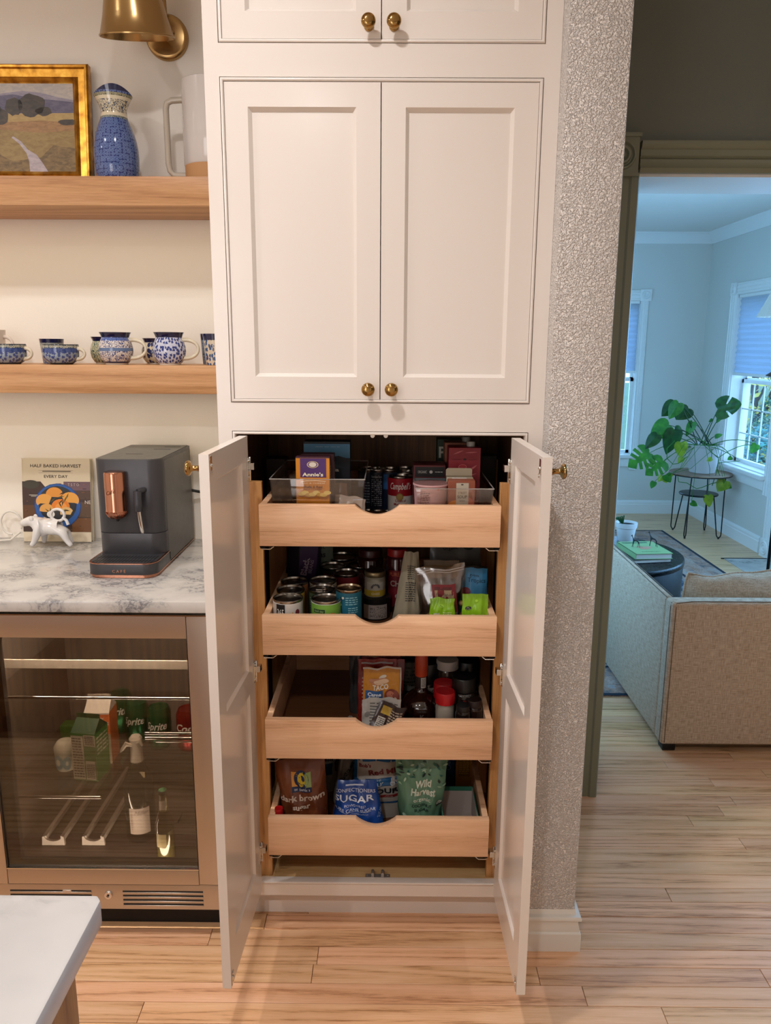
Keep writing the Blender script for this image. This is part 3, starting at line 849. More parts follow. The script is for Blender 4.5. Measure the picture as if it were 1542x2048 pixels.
# drawers
DTOP = [1.1445, 0.8815, 0.6185, 0.3555]; DHS = {1.1445: .0965, .8815: .0975, .6185: .1015, .3555: .1035}; DX0, DX1, DYF, DYB = -.2815, .2650, -.050, .455
def drawer(zt):
    zb = zt - DHS[zt]; mb = MB(); t = .0155
    zs = zt - .0005
    mb.box(DX0 + .001, DX0 + t, DYF + .017, DYB, zb + .006, zs); mb.box(DX1 - t, DX1 - .001, DYF + .017, DYB, zb + .006, zs)
    mb.box(DX0 + t, DX1 - t, DYB - t, DYB, zb + .006, zs)
    d = mb.build('drawer', M_DRAWER, cab, bevel=.0012, seg=1)
    MB().box(DX0 + t, DX1 - t, DYF + .017, DYB - t, zb + .008, zb + .015).build('drawer_bottom', M_DKDRAWER, d)
    sc = []; c = -.0145; hw = .050; dp = .0225
    for i in range(25):
        f = -1 + 2 * i / 24
        sc.append((c + f * hw, zt - dp * (math.cos(f * PI / 2) ** .8 if abs(f) < 1 else 0)))
    pts = [(DX0, zb), (DX1, zb), (DX1, zt)] + [(x, z) for x, z in reversed(sc)] + [(DX0, zt)]
    MB().prism(pts, DYF, DYF + .017, 'y').build('drawer_front', M_DRAWER, d, bevel=.0012, seg=2)
    for s, x in ((1, DX0), (-1, DX1)):
        q = MB(); q.box(x + s * .002, x + s * .030, DYF + .010, DYB - .02, zb - .004, zb + .004)
        q.box(x + s * .000, x + s * .012, DYF + .006, DYF + .04, zb - .0075, zb - .003); q.box(x - s * .0035, x - s * .0005, DYF + .02, DYB, zb - .008, zb + .028)
        q.build('drawer_slide', M_DKMETAL, d, bevel=.0008, seg=1)
        l_ = MB(); l_.tube([(x + s * .003, DYF + .002, zb - .0075), (x + s * .024, DYF + .002, zb - .0075), (x + s * .032, DYF + .004, zb - .0015)], .0011, 6)
        l_.build('release_lever', M_CHROME, d)
    return d
M_DKDRAWER = wood('drawer_bottom_ply', '8a5c3a', '7a4f31', '643e26', 'x', .4, grainamt=.15)
for z in DTOP: drawer(z)
DFL = [z - DHS[z] + .015 for z in DTOP]      # inner floor of each drawer

# ================================================================== SHELVES AND BACK COUNTER
S1T, S1B, S2T, S2B, YS = 1.9098, 1.8395, 1.442, 1.3674, 0.3209
tag(MB().box(-2.2, XC0 - .0005, YS, YW - .0005, S1B, S1T).build('floating_shelf', M_SHELF, bevel=.002), 'upper thick oak floating shelf carrying the painting and the tall pitcher', 'shelf', None)
tag(MB().box(-2.2, XC0 - .0005, YS, YW - .0005, S2B, S2T).build('floating_shelf', M_SHELF, bevel=.002), 'lower thick oak floating shelf carrying the row of blue mugs', 'shelf', None)
tag(MB().box(-2.2, XC0 - .001, -.052, YW - .0005, .886, .914).build('countertop', M_MARBLE, bevel=.0025), 'grey-veined white marble back counter under the coffee machine', 'countertop')

# ================================================================== WALL LAMP
def tilt(pt, c, ang):
    """rotate about x through c"""
    y, z = pt[1] - c[1], pt[2] - c[2]
    return (pt[0], c[1] + y * math.cos(ang) - z * math.sin(ang), c[2] + y * math.sin(ang) + z * math.cos(ang))
sc = thing('wall_sconce', 'brushed brass wall lamp with cone shade above the pitcher', 'lamp', (-.592, YW, 2.302))
MB().lathe([(0, -.017), (.046, -.0165), (.053, -.0145), (.0565, -.010), (.057, -.001), (0, -.001)], 48, (0, 0, 0), 'y').build('wall_plate', M_BRASS, sc, angle=50)
q = MB(); q.ball((.020, -.022, .008), .0042, n=12, k=6); q.build('screw', M_BRASS, sc)
q = MB(); q.tube([(.006, -.018, -.012), (.009, -.034, -.016), (.011, -.046, -.020)], [.0032, .0026, .0042], 10); q.build('toggle_switch', M_BRASS, sc)
RC = (-.036, -.150, -.052)
sh = MB()
prof = [(.0905, 0), (.0925, .001), (.0925, .004), (.0900, .006), (.078, .045), (.066, .100), (.056, .150), (.050, .172), (.036, .186), (.016, .190), (.016, .215), (0, .216)]
inner = [(0, .186), (.034, .182), (.048, .168), (.064, .100), (.0885, .005), (.0905, 0)]
sh.lathe(prof, 56); sh.lathe(inner, 56)
sh.v = [tilt((x, y, z), (0, 0, 0), -math.radians(-14)) for x, y, z in sh.v]
sh.v = [(x + RC[0], y + RC[1], z + RC[2]) for x, y, z in sh.v]
sh.build('lamp_shade', M_BRASS, sc, angle=50)
top = tilt((RC[0], RC[1], RC[2] + .214), RC, math.radians(14))
ar = MB(); ar.tube([top, (top[0] + .004, top[1] - .005, top[2] + .04), (top[0] + .012, top[1] + .02, top[2] + .075), (-.005, -.06, top[2] + .06), (0, -.03, .10), (0, -.022, .045), (0, -.016, .010)], .0075, 12)
ar.build('arm', M_BRASS, sc)

# ================================================================== UPPER SHELF
# framed landscape, leaning on the wall
M_GOLD = None
def gold_leaf():
    m, n, l, b = newmat('gold_leaf')
    v = coords(n, l, (12, 12, 12)); t = n.new('ShaderNodeTexNoise'); t.inputs['Scale'].default_value = 3; t.inputs['Detail'].default_value = 6
    l.new(v, t.inputs['Vector'])
    r = ramp(n, [(0.3, '7a4c16'), (0.5, 'b98228'), (0.72, 'd9a94a')]); l.new(t.outputs['Fac'], r.inputs[0]); l.new(r.outputs[0], b.inputs['Base Color'])
    b.inputs['Metallic'].default_value = .75; b.inputs['Roughness'].default_value = .34
    bump(n, l, b, t.outputs['Fac'], .3, .001)
    return m
M_GOLD = gold_leaf()
FW, FH = .52, .318
pic = thing('framed_painting', 'oil landscape of hills and trees in a gold leaf frame on the upper shelf', 'painting', (-.8000, .480, S1T + .0006), (-math.radians(6), 0, 0))
# local frame: x -FW..0, z 0..FH, front y=0
fp = [(0, .014), (0, -.004), (.004, -.008), (.009, -.0075), (.012, -.002), (.030, .002), (.033, -.001), (.036, -.0035), (.039, -.001), (.042, .003), (.046, .005), (.046, .014)]
fm = MB(); cor = [(-FW, 0, 1, 1), (0, 0, -1, 1), (0, FH, -1, -1), (-FW, FH, 1, -1)]; vs = []; fs = []; k = len(fp)
for x, z, sx, sz in cor:
    for o, y in fp: vs.append((x + sx * o, y, z + sz * o))
for i in range(4):
    for a in range(k): b_ = (a + 1) % k; fs.append((i * k + a, i * k + b_, ((i + 1) % 4) * k + b_, ((i + 1) % 4) * k + a))
fm.add(vs, fs); fm.build('frame', M_GOLD, pic, angle=30)
def canvas_mat(c, c2):
    m, n, l, b = newmat('oil_paint')
    v = coords(n, l, (1, 1, 2.2)); t = n.new('ShaderNodeTexNoise'); t.inputs['Scale'].default_value = 55; t.inputs['Detail'].default_value = 4; t.inputs['Distortion'].default_value = .8
    l.new(v, t.inputs['Vector']); r = ramp(n, [(.35, c), (.65, c2)]); l.new(t.outputs['Fac'], r.inputs[0]); l.new(r.outputs[0], b.inputs['Base Color'])
    b.inputs['Roughness'].default_value = .5; bump(n, l, b, t.outputs['Fac'], .25, .0005)
    return m
PW, PH = FW - .088, FH - .088
cv = MB(); mats_ = []
def paint(pts, c, c2, depth):
    mats_.append(canvas_mat(c, c2)); cv.mi(len(mats_) - 1)
    P = [(-.044 - PW + x * PW, .044 + z * PH) for x, z in pts]
    tri = tessellate_polygon([[Vector((a, b, 0)) for a, b in P]])
    cv.add([(a, .0052 - depth * .00012, b) for a, b in P], [tuple(t) for t in tri])
rp = random.Random(5)
def ridge(x0, x1, z, amp, n, seed):
    r_ = random.Random(seed); return [(x0 + (x1 - x0) * i / n, z + amp * (noise.noise(Vector((i * .55, seed, 0))) ) + amp * .3 * r_.uniform(-1, 1)) for i in range(n + 1)]
paint([(-.02, -.02), (1.02, -.02), (1.02, 1.02), (-.02, 1.02)], 'a9a3a0', 'bdb3aa', 0)
paint([(-.02, .5)] + [(.0, .83), (.2, .86), (.42, .80), (.55, .88), (.68, .91), (.8, .885), (.9, .84), (1.02, .80)] + [(1.02, .5)], '8a8492', '9b93a0', 1)
paint([(-.02, .5)] + [(-.02, .74), (.15, .79), (.32, .76), (.5, .85), (.62, .87), (.74, .83), (.86, .81), (1.02, .78)] + [(1.02, .5)], '55526a', '6a6478', 2)
paint([(-.02, -.02), (1.02, -.02), (1.02, .665), (.8, .66), (.5, .655), (-.02, .65)], 'a98d57', 'b59a63', 3)
paint([(-.02, -.02), (1.02, -.02), (1.02, .55), (.8, .58), (.6, .56), (.3, .60), (-.02, .58)], '8f6a42', 'a67f52', 4)
paint([(-.02, -.02), (1.02, -.02), (1.02, .47), (.78, .44), (.5, .48), (.2, .45), (-.02, .49)], '8a7040', '9c8450', 5)
paint([(-.02, -.02), (1.02, -.02), (1.02, .26), (.86, .30), (.78, .16), (.6, .12), (.45, .26), (.2, .30), (-.02, .27)], '66512f', '8a7044', 6)
for cx, cz, rx, rz in ((.62, .735, .055, .10), (.735, .75, .085, .13), (.50, .70, .045, .06), (.81, .68, .05, .05), (.54, .62, .045, .085), (.05, .68, .08, .06), (.96, .56, .06, .035)):
    paint([(cx + rx * (1 + .12 * rp.uniform(-1, 1)) * math.cos(t), cz + rz * (1 + .12 * rp.uniform(-1, 1)) * math.sin(t)) for t in [2 * PI * i / 18 for i in range(18)]], '37322e', '4d443a', 7)
paint([(.71, -.02), (.83, -.02), (.79, .10), (.755, .19), (.70, .25), (.66, .34), (.61, .40), (.60, .385), (.65, .31), (.69, .21), (.705, .12)], 'a89aa0', 'beb2b4', 8)
cv.build('canvas', mats_, pic, recalc=False)
MB().box(-FW + .01, -.01, .008, .016, .01, FH - .01).build('backing', mat('5a4632', .8), pic)

# tall blue pitcher with a pinched rim
def pitcher():
    x0, x1 = at(193, 350, 'y', .43).x, at(277, 350, 'y', .43).x
    cx = (x0 + x1) / 2 + .001
    P = [(350, 42), (335, 42.6), (318, 43.0), (300, 42.5), (285, 40.5), (270, 37), (255, 32), (243, 27.5), (232, 24.3), (222, 24.6), (210, 27.0), (200, 30.5), (192, 33.5), (186, 36)]
    sc_ = (x1 - x0) / 84
    prof = [(0, 0), (.046, 0), (.0475, .004)]
    for v, r in P:
        z = at(235, v, 'y', .43).z - S1T
        prof.append((r * sc_, z))
    top = prof[-1]
    prof2 = prof + [(top[0] - .003, top[1]), (prof[-3][0] - .004, prof[-3][1]), (prof[-6][0] - .004, prof[-6][1]), (.02, prof[-8][1]), (0, prof[-8][1])]
    m = MB(); m.lathe(prof2, 64)
    H = top[1]
    out = []
    for x, y, z in m.v:
        f = max(0, (z - H * .78) / (H * .22))
        a = math.atan2(y, x)
        # rim rises at back and front, dips and flares at the sides
        dz = f ** 1.3 * (.0095 * math.cos(2 * (a - .32)) * -1 + .001)
        k = 1 + f * .03 * math.cos(2 * (a - .32))
        out.append((x * k, y * (1 - f * .10), z + dz))
    m.v = out
    M = pottery('pitcher_glaze', [(H * .70, '6e86b6', '24356f', 0), (H * .725, '90948a', '3c4a44', 3), (H * .765, 'd9cdb0', '2b3b52', 2), (H * .90, 'cfc4a8', '1e3350', 3), (H * .935, 'd6cbb0', '30465a', 2), (H * .965, 'b9b291', '4a5540', 0), (H * .985, '7288b8', '24356f', 0), (H * 2, '151b46', '151b46', 2)], 145, 1, .1)
    m.v = [(x, y, z) for x, y, z in m.v]
    o = m.build('ceramic_pitcher', M, None, angle=60, loc=(cx, .43, S1T + .0004))
    tag(o, 'tall blue patterned ceramic pitcher with a pinched rim beside the painting', 'pitcher')
pitcher()
# tall white stein
st = thing('tall_stein', 'tall white and bare-clay cylinder stein with a square handle on the upper shelf', 'mug', (-.4555, .43, S1T + .0004))
zt = at(390, 146, 'y', .3535).z - S1T
rr_ = .0765
m = MB().mi(0)
m.lathe([(rr_ - .002, .042), (rr_, .045), (rr_, zt * .5), (rr_ - .001, zt - .002), (rr_ - .003, zt), (rr_ - .006, zt - .002), (rr_ - .007, .02), (0, .02)], 48)
m.build('body', mat('cfc8c2', .12, coat=.5), st)
MB().lathe([(0, 0), (rr_ - .006, 0), (rr_ - .003, .003), (rr_ - .002, .0425), (rr_ - .004, .0425), (0, .0425)], 48).build('clay_foot', mat('b98a5c', .7), st)
hz0, hz1 = at(350, 352, 'y', .43).z - S1T, at(350, 200, 'y', .43).z - S1T
hz0 = max(.012, hz0)
hp = [(-rr_ + .004, 0, hz1), (-rr_ - .028, 0, hz1 - .002), (-rr_ - .040, 0, hz1 - .008), (-rr_ - .0435, 0, hz1 - .022), (-rr_ - .0435, 0, hz0 + .03), (-rr_ - .040, 0, hz0 + .012), (-rr_ - .030, 0, hz0 + .001), (-rr_ + .004, 0, hz0)]
hm = MB(); hm.tube(hp, .0078, 10); hm.build('handle', mat('b5aa9a', .2, coat=.5), st)

# ================================================================== LOWER SHELF: mugs
def mug(name, label, u, ycen, w_px, top_v, shape, bands, scale, handle=True, rim='14163c', seed=0, hc='d6cbb2', body_name='body'):
    p0 = at(u - w_px / 2, 728, 'y', ycen); p1 = at(u + w_px / 2, 728, 'y', ycen)
    R = (p1.x - p0.x) / 2; H = at(u, top_v, 'y', ycen).z - S2T
    t = thing(name, label, 'mug', ((p0.x + p1.x) / 2, ycen, S2T + .0004), (0, 0, 0), 'patterned mugs on the lower shelf')
    if shape == 'cup':
        pr = [(0, 0), (R * .62, 0), (R * .64, H * .03), (R * .80, H * .12), (R * .94, H * .26), (R * .99, H * .42), (R, H * .7), (R, H * .95), (R * .985, H), (R * .95, H), (R * .94, H * .5), (R * .7, H * .15), (0, H * .10)]
    elif shape == 'belly':
        pr = [(0, 0), (R * .66, 0), (R * .66, H * .045), (R * .74, H * .07), (R * .92, H * .22), (R, H * .40), (R * .985, H * .55), (R * .90, H * .72), (R * .80, H * .82), (R * .80, H * .86), (R * .86, H * .94), (R * .93, H), (R * .90, H), (R * .76, H * .84), (R * .94, H * .42), (R * .6, H * .1), (0, H * .08)]
    else:
        pr = [(0, 0), (R * .78, 0), (R * .80, H * .03), (R * .86, H * .3), (R * .93, H * .7), (R, H), (R * .96, H), (R * .88, H * .6), (R * .78, H * .08), (0, H * .06)]
    bands = [(z * H, a, b, k) for z, a, b, k in bands]
    M = pottery('mug_glaze', bands, scale, seed)
    MB().lathe(pr, 44).build('body', M, t, angle=60)
    if handle:
        x = R * .93; zt, zb = H * (.78 if shape == 'belly' else .80), H * (.20 if shape == 'belly' else .26)
        w = R * .95 if shape == 'belly' else R * .80
        if shape == 'cup': w = R * .52
        pts = []
        for i in range(15):
            a = PI / 2 - PI * i / 14
            pts.append((x - R * .08 + w * math.cos(a) ** .85 if math.cos(a) > 0 else x - R * .08, 0, (zt + zb) / 2 + (zt - zb) / 2 * math.sin(a)))
        pts[0] = (x - R * .16, 0, zt - .001); pts[-1] = (x - R * .20, 0, zb)
        rs = [.0062 - .0022 * math.sin(PI * i / 14) for i in range(15)]
        MB().tube(pts, rs, 10).build('handle', mat(hc, .15, coat=.5), t)
    return t
cupb = [(.08, '3a3c42', '3a3c42', 2), (.60, '8f9aa4', '39477f', 1), (.80, '4a5f96', '27366b', 0), (.95, 'c9c3a4', '3a4a60', 0), (2, '30363c', '30363c', 2)]
mug('patterned_mug', 'low blue flowered cup at the far left of the mug row', 20, .375, 66, 688, 'cup', cupb, 150, seed=1)
mug('patterned_mug', 'low blue flowered cup in front of the dark-rimmed tumbler', 123.5, .375, 69, 689, 'cup', cupb, 150, seed=1)
mug('patterned_mug', 'dark-rimmed blue tumbler standing behind the second low cup', 107, .462, 46, 678, 'tumbler', [(.60, '8f9aa4', '39477f', 1), (.84, 'b8b8a8', '3a4a60', 0), (2, '14163c', '14163c', 2)], 150, handle=False, seed=2)
mug('plain_mug', 'plain cream mug behind the leftmost cup', -8, .470, 46, 660, 'tumbler', [(2, 'd6c8ba', 'd6c8ba', 2)], 150, seed=3, hc='d6c8ba')
mug('patterned_mug', 'round-bellied mug with a blue band across its middle', 234, .380, 66, 665, 'belly', [(.05, 'cbbfae', 'cbbfae', 2), (.10, '1d2450', '1d2450', 2), (.42, 'd9cfc4', '2c3c78', 3), (.52, '5d7296', '5d7296', 2), (.74, 'd9cfc4', '2c3c78', 3), (.84, '6a80b4', '33468a', 0), (2, '14163c', '14163c', 2)], 170, seed=4)
mug('patterned_mug', 'round green-blue leafy mug tucked behind the banded mug', 212, .468, 56, 674, 'belly', [(.05, 'cbbfae', 'cbbfae', 2), (.84, 'b9b48f', '2e4848', 3), (2, '14163c', '14163c', 2)], 150, handle=False, seed=5)
mug('patterned_mug', 'round-bellied mug covered in dark blue blossoms', 340.5, .380, 64, 665, 'belly', [(.05, 'd6cabc', 'd6cabc', 2), (.84, 'c3c6d6', '22357a', 1), (2, '14163c', '14163c', 2)], 165, seed=6)
mug('patterned_mug', 'cream mug with sparse dark flowers behind the blossom mug', 314, .468, 56, 677, 'belly', [(.05, 'cbbfae', 'cbbfae', 2), (.84, 'cdbfa4', '252d58', 1), (2, '14163c', '14163c', 2)], 95, handle=False, seed=7)
mug('patterned_mug', 'flowered tumbler half hidden by the cabinet at the end of the shelf', 433, .385, 50, 668, 'tumbler', [(.80, 'cdbfa8', '274a78', 1), (2, '14163c', '14163c', 2)], 120, handle=False, seed=8)
mug('patterned_mug', 'grey-blue tumbler behind the last flowered tumbler', 421, .47, 36, 668, 'tumbler', [(.80, '8f9aa0', '2b3c60', 0), (2, '14163c', '14163c', 2)], 150, handle=False, seed=9)

# ================================================================== COUNTER
CT = .914
# ---- espresso machine
EX0, EX1 = -.7535, -.5785; EYF, EYB = .212, .515; EH = .308
EYT = .124                                                     # front of the drip tray
zt = at(320, 921, 'y', EYF).z - CT
EH = zt
em = thing('espresso_machine', 'dark grey espresso machine with copper spout on the marble counter', 'coffee machine', ((EX0 + EX1) / 2, EYF, CT + .0005))
W = (EX1 - EX0) / 2
def rounded(x0, x1, y0, y1, r, n=7, back=False):
    pts = []
    for (cx, cy, a0) in ((x1 - r, y0 + r, -PI / 2), (x1 - (r if back else .003), y1 - (r if back else .003), 0), (x0 + (r if back else .003), y1 - (r if back else .003), PI / 2), (x0 + r, y0 + r, PI)):
        q = r if (back or a0 in (-PI / 2, PI)) else .003
        for i in range(n + 1):
            a = a0 + PI / 2 * i / n; pts.append((cx + q * math.cos(a), cy + q * math.sin(a)))
    return pts
M_GUN = mat('403f42', .34, .3, spec=.6); M_GUNS = mat('63625f', .42, .3); M_GUND = mat('3a3a3e', .35, .2)
dy = EYB - EYF
m = MB(); m.prism(rounded(-W, W, 0, dy, .035), .098, EH, 'z'); m.build('housing', M_GUN, em, bevel=.002, seg=2)
m = MB(); m.prism(rounded(-W, W, 0, dy, .035), .040, .0965, 'z'); m.build('water_tray_cover', M_GUN, em, bevel=.0015, seg=2)
m = MB(); m.box(-W + .001, W + .0004, .045, dy, .010, .041); m.build('chassis', M_GUNS, em, bevel=.001)
m = MB(); m.box(W - .001, W + .0012, .040, dy - .004, .014, EH - .008); m.build('side_panel', M_GUNS, em, bevel=.001)
m = MB(); m.prism(rounded(-W + .004, W - .004, .006, dy - .004, .030), EH - .0005, EH + .0018, 'z'); m.build('lid', M_GUNS, em, bevel=.0008, seg=1)
m = MB(); m.box(-W + .10, W - .028, .20, .206, EH + .0012, EH + .0022); m.box(-W + .115, W - .015, .255, .262, EH + .0012, EH + .0022); m.box(-W + .055, W - .075, .10, .103, EH + .0012, EH + .0022); m.build('lid_slot', M_BLACK, em)
ty = EYT - EYF
m = MB(); m.prism(rounded(-W - .0008, W + .0012, ty, .05, .034), .0085, .0375, 'z'); m.build('drip_tray', M_GUN, em, bevel=.0012)
m = MB(); m.prism(rounded(-W - .0012, W + .0016, ty - .0006, .05, .034), .0372, .0392, 'z'); m.prism(rounded(-W + .003, W - .003, ty + .006, .05, .028), .000, .0088, 'z')
m.prism(rounded(-W - .0012, W + .0016, ty - .0008, dy, .034), .0070, .0092, 'z'); m.build('copper_trim', M_COPPER, em, bevel=.0008, seg=1)
m = MB(); m.prism(rounded(-W + .004, W - .004, ty + .006, .05, .028), .0385, .0402, 'z'); m.build('tray_grille', M_GUND, em)
m = MB()
for i in range(19):
    x = -W + .014 + i * (2 * W - .028) / 18
    for (a, b_) in ((ty + .012, ty + .036), (ty + .044, ty + .070)):
        if 7 <= i <= 9 and a < ty + .04 and False: continue
        m.prism([(x - .0016, a), (x + .0016, a), (x + .0046, b_), (x + .0014, b_)], .0400, .0406, 'z')
m.build('grille_slot', M_BLACK, em)
print_on('badge', em, on_front(ty - .0008), [('text', 'C A F \u00c9', -.004, .0195, .0075, 'b07a5c')], rough=.3, metal=1)
# copper spout
sx = -.0265
m = MB(); spz0, spz1 = .143, .262
pr = [(0, spz1 + .002), (.018, spz1 + .002), (.0255, spz1), (.027, spz1 - .004), (.027, spz0 + .020), (.0275, spz0 + .019), (.0262, spz0 + .012), (.022, spz0 + .004), (.014, spz0 - .002), (0, spz0 - .004)]
m.lathe(pr, 40, (sx, -.012, 0)); m.build('spout_cover', M_COPPER, em, angle=50)
m = MB()
for i in range(22):
    a = PI + PI * (i + .5) / 22
    P = [(sx + r * math.cos(a), -.012 + r * math.sin(a), z) for r, z in ((.0277, spz0 + .017), (.0265, spz0 + .011), (.0225, spz0 + .004), (.015, spz0 - .0015))]
    m.tube(P, .0009, 5)
m.build('spout_fluting', M_COPPER, em)
m = MB(); m.box(sx - .022, sx + .022, -.014, .002, spz0 + .004, spz1 - .001); m.tube([(sx, -.012, spz0 - .002), (sx, -.012, spz0 - .011)], [.006, .004], 10); m.build('nozzle', M_BLACK, em)
print_on('spout_script', em, lambda s, t, h: (sx + (.027 + h) * math.sin(s / .027), -.012 - (.027 + h) * math.cos(s / .027), t), [('text', 'Caf\u00e9', -.004, .213, .010, '8f5540', {'shear': .4, 'rot': .3})], rough=.2, metal=1)
# steam wand
m = MB(); wx = .0325
m.tube([(wx + .012, .004, .213), (wx + .010, -.010, .214), (wx, -.020, .212)], .0068, 12)
m.lathe([(0, .214), (.0095, .214), (.0105, .211), (.0100, .186), (.0104, .185), (.0100, .168), (.0085, .160), (0, .160)], 20, (wx, -.020, 0)); m.build('steam_wand', M_GUND, em)
m = MB(); m.tube([(wx + .001, -.020, .160), (wx + .003, -.020, .135), (wx + .006, -.019, .106), (wx + .006, -.019, .102)], [.0048, .0050, .0050, .0035], 12); m.build('steam_tip', M_CHROME, em)
# power cord
m = MB(); m.tube([(-.582, .512, 1.072), (-.560, .520, 1.066), (-.535, .524, 1.060), (-.505, .528, 1.062), (-.470, .535, 1.075), (-.445, .541, 1.10)], .0042, 10)
tag(m.build('power_cord', M_BLACK), 'black power cord running from the back of the espresso machine', 'cord')

# ---- cookbook leaning on the wall
BKW, BKH, BKD = .205, .250, .024
cb = thing('cookbook', 'cream cookbook with a plate of ravioli on its cover leaning on the wall', 'book', (-.9835, .4915, CT + .0008), (-math.radians(7.5), 0, math.radians(-.5)))
m = MB(); m.box(-BKW / 2, BKW / 2, 0, .003, 0, BKH); m.box(-BKW / 2, BKW / 2, BKD - .003, BKD, 0, BKH); m.box(-BKW / 2, -BKW / 2 + .003, 0, BKD, 0, BKH); m.build('cover', mat('d2c3a8', .5), cb, bevel=.0008, seg=1)
MB().box(-BKW / 2 + .003, BKW / 2 - .004, .003, BKD - .003, .003, BKH - .003).build('pages', mat('ddd5c4', .8), cb)
L = []
B0, B1 = .030, .181
w2 = BKW / 2
L += [('rect', -w2, B0, w2, B1, '3f2e28'), ('rect', .01, .155, w2, B1, '6a5058'), ('rect', .03, .128, w2, .155, '4f3a30'), ('rect', -w2, .062, -.052, .110, '5a3b22'), ('rect', .045, .03, w2, .072, '6a4424'), ('rect', .05, .075, w2, .120, '57412f')]
rb_ = random.Random(3)
for i in range(60):
    x = rb_.uniform(-w2 + .004, w2 - .012); z = rb_.uniform(B0 + .003, B1 - .005); ww = rb_.uniform(.003, .011)
    L.append(('rect', x, z, x + ww, z + .0016, rb_.choice(['7a5030', '2b1f1a', '8a5f38', '241a17']), {'n': 1, 'm': 1}))
L += [('ell', -w2 + .026, .172, .026, .013, '3f3a30'), ('text', 'T S T O', .052, .172, .008, 'b8a8a0', {'wide': .9}), ('text', 'NE', .094, .120, .010, 'd8ccc0')]
L += [('ell', .003, .108, .0705, .0675, '1f3f78'), ('ell', .003, .108, .0685, .0655, '2a5596'), ('ell', .003, .112, .0575, .054, '23262b'), ('ell', .002, .120, .056, .048, '2b2d31')]
def rav(cx, cz, r, a, c='d8923c'):
    pts = [(cx + r * math.cos(t + a), cz + r * .85 * math.sin(t + a)) for t in [PI * i / 10 for i in range(11)]] + [(cx - r * math.cos(a) * .6, cz - r * .25), (cx + r * math.cos(a) * .6, cz - r * .3)]
    return ('poly', pts, c)
for cx, cz, r, a, c in ((-.006, .142, .026, .1, 'd38a35'), (-.036, .122, .026, .6, 'd89a48'), (.040, .126, .028, -.5, 'dc9a40'), (-.030, .096, .022, .2, 'd59c50'), (.012, .105, .028, -.1, 'd97a22'), (.014, .103, .018, -.1, 'e39440'), (.030, .088, .020, .4, 'd8b070')):
    L.append(rav(cx, cz, r, a, c))
for i in range(16):
    a = rb_.uniform(0, PI); cx, cz = rb_.uniform(-.03, .04), rb_.uniform(.09, .15); q = .011; w_ = .0022
    L.append(('poly', [(cx - q * math.cos(a), cz - q * math.sin(a)), (cx - w_ * math.sin(a), cz + w_ * math.cos(a)), (cx + q * math.cos(a), cz + q * math.sin(a)), (cx + w_ * math.sin(a), cz - w_ * math.cos(a))], rb_.choice(['3a3418', '54502a', '2c2416'])))
L += [('ell', -.018, .083, .012, .010, 'e2ded2'), ('text', 'HALF BAKED HARVEST', 0, .228, .0092, '3a3028', {'w': .152, 'bold': .006}), ('rect', -.052, .2135, .052, .2142, '8a7c68', {'n': 1, 'm': 1}), ('rect', -.040, .2105, .045, .2125, '5a4c3c', {'n': 1, 'm': 1}), ('rect', -.052, .207, .052, .2076, '8a7c68', {'n': 1, 'm': 1}),
      ('text', 'EVERY DAY', 0, .1965, .0085, '3a3028', {'w': .071, 'bold': .006}), ('rect', -.082, .1395, -.056, .1412, 'b8b0a0', {'n': 1, 'm': 1}), ('rect', -.076, .136, -.060, .1376, 'b8b0a0', {'n': 1, 'm': 1}), ('text', 'GERARD', .018, .0155, .004, '4a3c30')]
print_on('cover_print', cb, on_front(0), L, dh=.00001, h0=.0003)

# ---- white cow creamer
def skin(name, pts, edges, rad, material, parent=None, sub=2, loc=(0, 0, 0), rot=(0, 0, 0), root=0):
    me = bpy.data.meshes.new(name); me.from_pydata(pts, edges, []); me.materials.append(material)
    o = bpy.data.objects.new(name, me); COL.objects.link(o)
    md = o.modifiers.new('skin', 'SKIN'); sv = me.skin_vertices
    if not sv:
        bm = bmesh.new(); bm.from_mesh(me); bm.verts.layers.skin.verify(); bm.to_mesh(me); bm.free(); sv = me.skin_vertices
    for i, r in enumerate(rad): sv[0].data[i].radius = (r, r) if not isinstance(r, tuple) else r
    for i in range(len(pts)): sv[0].data[i].use_root = (i == root)
    ms = o.modifiers.new('sub', 'SUBSURF'); ms.levels = sub; ms.render_levels = sub
    md.use_smooth_shade = True
    o.location = loc; o.rotation_euler = rot
    if parent: o.parent = parent
    # bake the modifiers
    dg = bpy.context.evaluated_depsgraph_get(); ev = o.evaluated_get(dg)
    nm = bpy.data.meshes.new_from_object(ev); o.modifiers.clear(); o.data = nm; nm.materials.clear(); nm.materials.append(material)
    for p in nm.polygons: p.use_smooth = True; p.material_index = 0
    return o
M_PORC = mat('dedad6', .08, coat=.6)
cw = thing('cow_creamer', 'small white porcelain cow creamer standing in front of the cookbook', 'creamer', (-.977, .437, CT + .0006)); cw.scale = (1.1, 1.1, 1.1)
# local x: head at -x
V = [(-.018, 0, .054), (.004, 0, .051), (.030, 0, .053), (-.038, 0, .062), (-.050, 0, .072), (-.064, 0, .066), (-.079, 0, .061),
     (-.030, -.012, .040), (-.040, -.014, .016), (-.049, -.015, .0045), (-.024, .012, .038), (-.026, .016, .016), (-.029, .018, .0045),
     (.036, -.012, .042), (.048, -.014, .018), (.060, -.015, .0045), (.036, .012, .040), (.044, .016, .016), (.049, .018, .0045)]
Ed = [(0, 1), (1, 2), (0, 3), (3, 4), (4, 5), (5, 6), (0, 7), (7, 8), (8, 9), (0, 10), (10, 11), (11, 12), (2, 13), (13, 14), (14, 15), (2, 16), (16, 17), (17, 18)]
Rd = [.023, .022, .024, .017, .0165, .0115, .0095, .013, .0075, .0062, .012, .0075, .006, .013, .0075, .0062, .012, .0075, .006]
skin('body', V, Ed, Rd, M_PORC, cw, root=1)
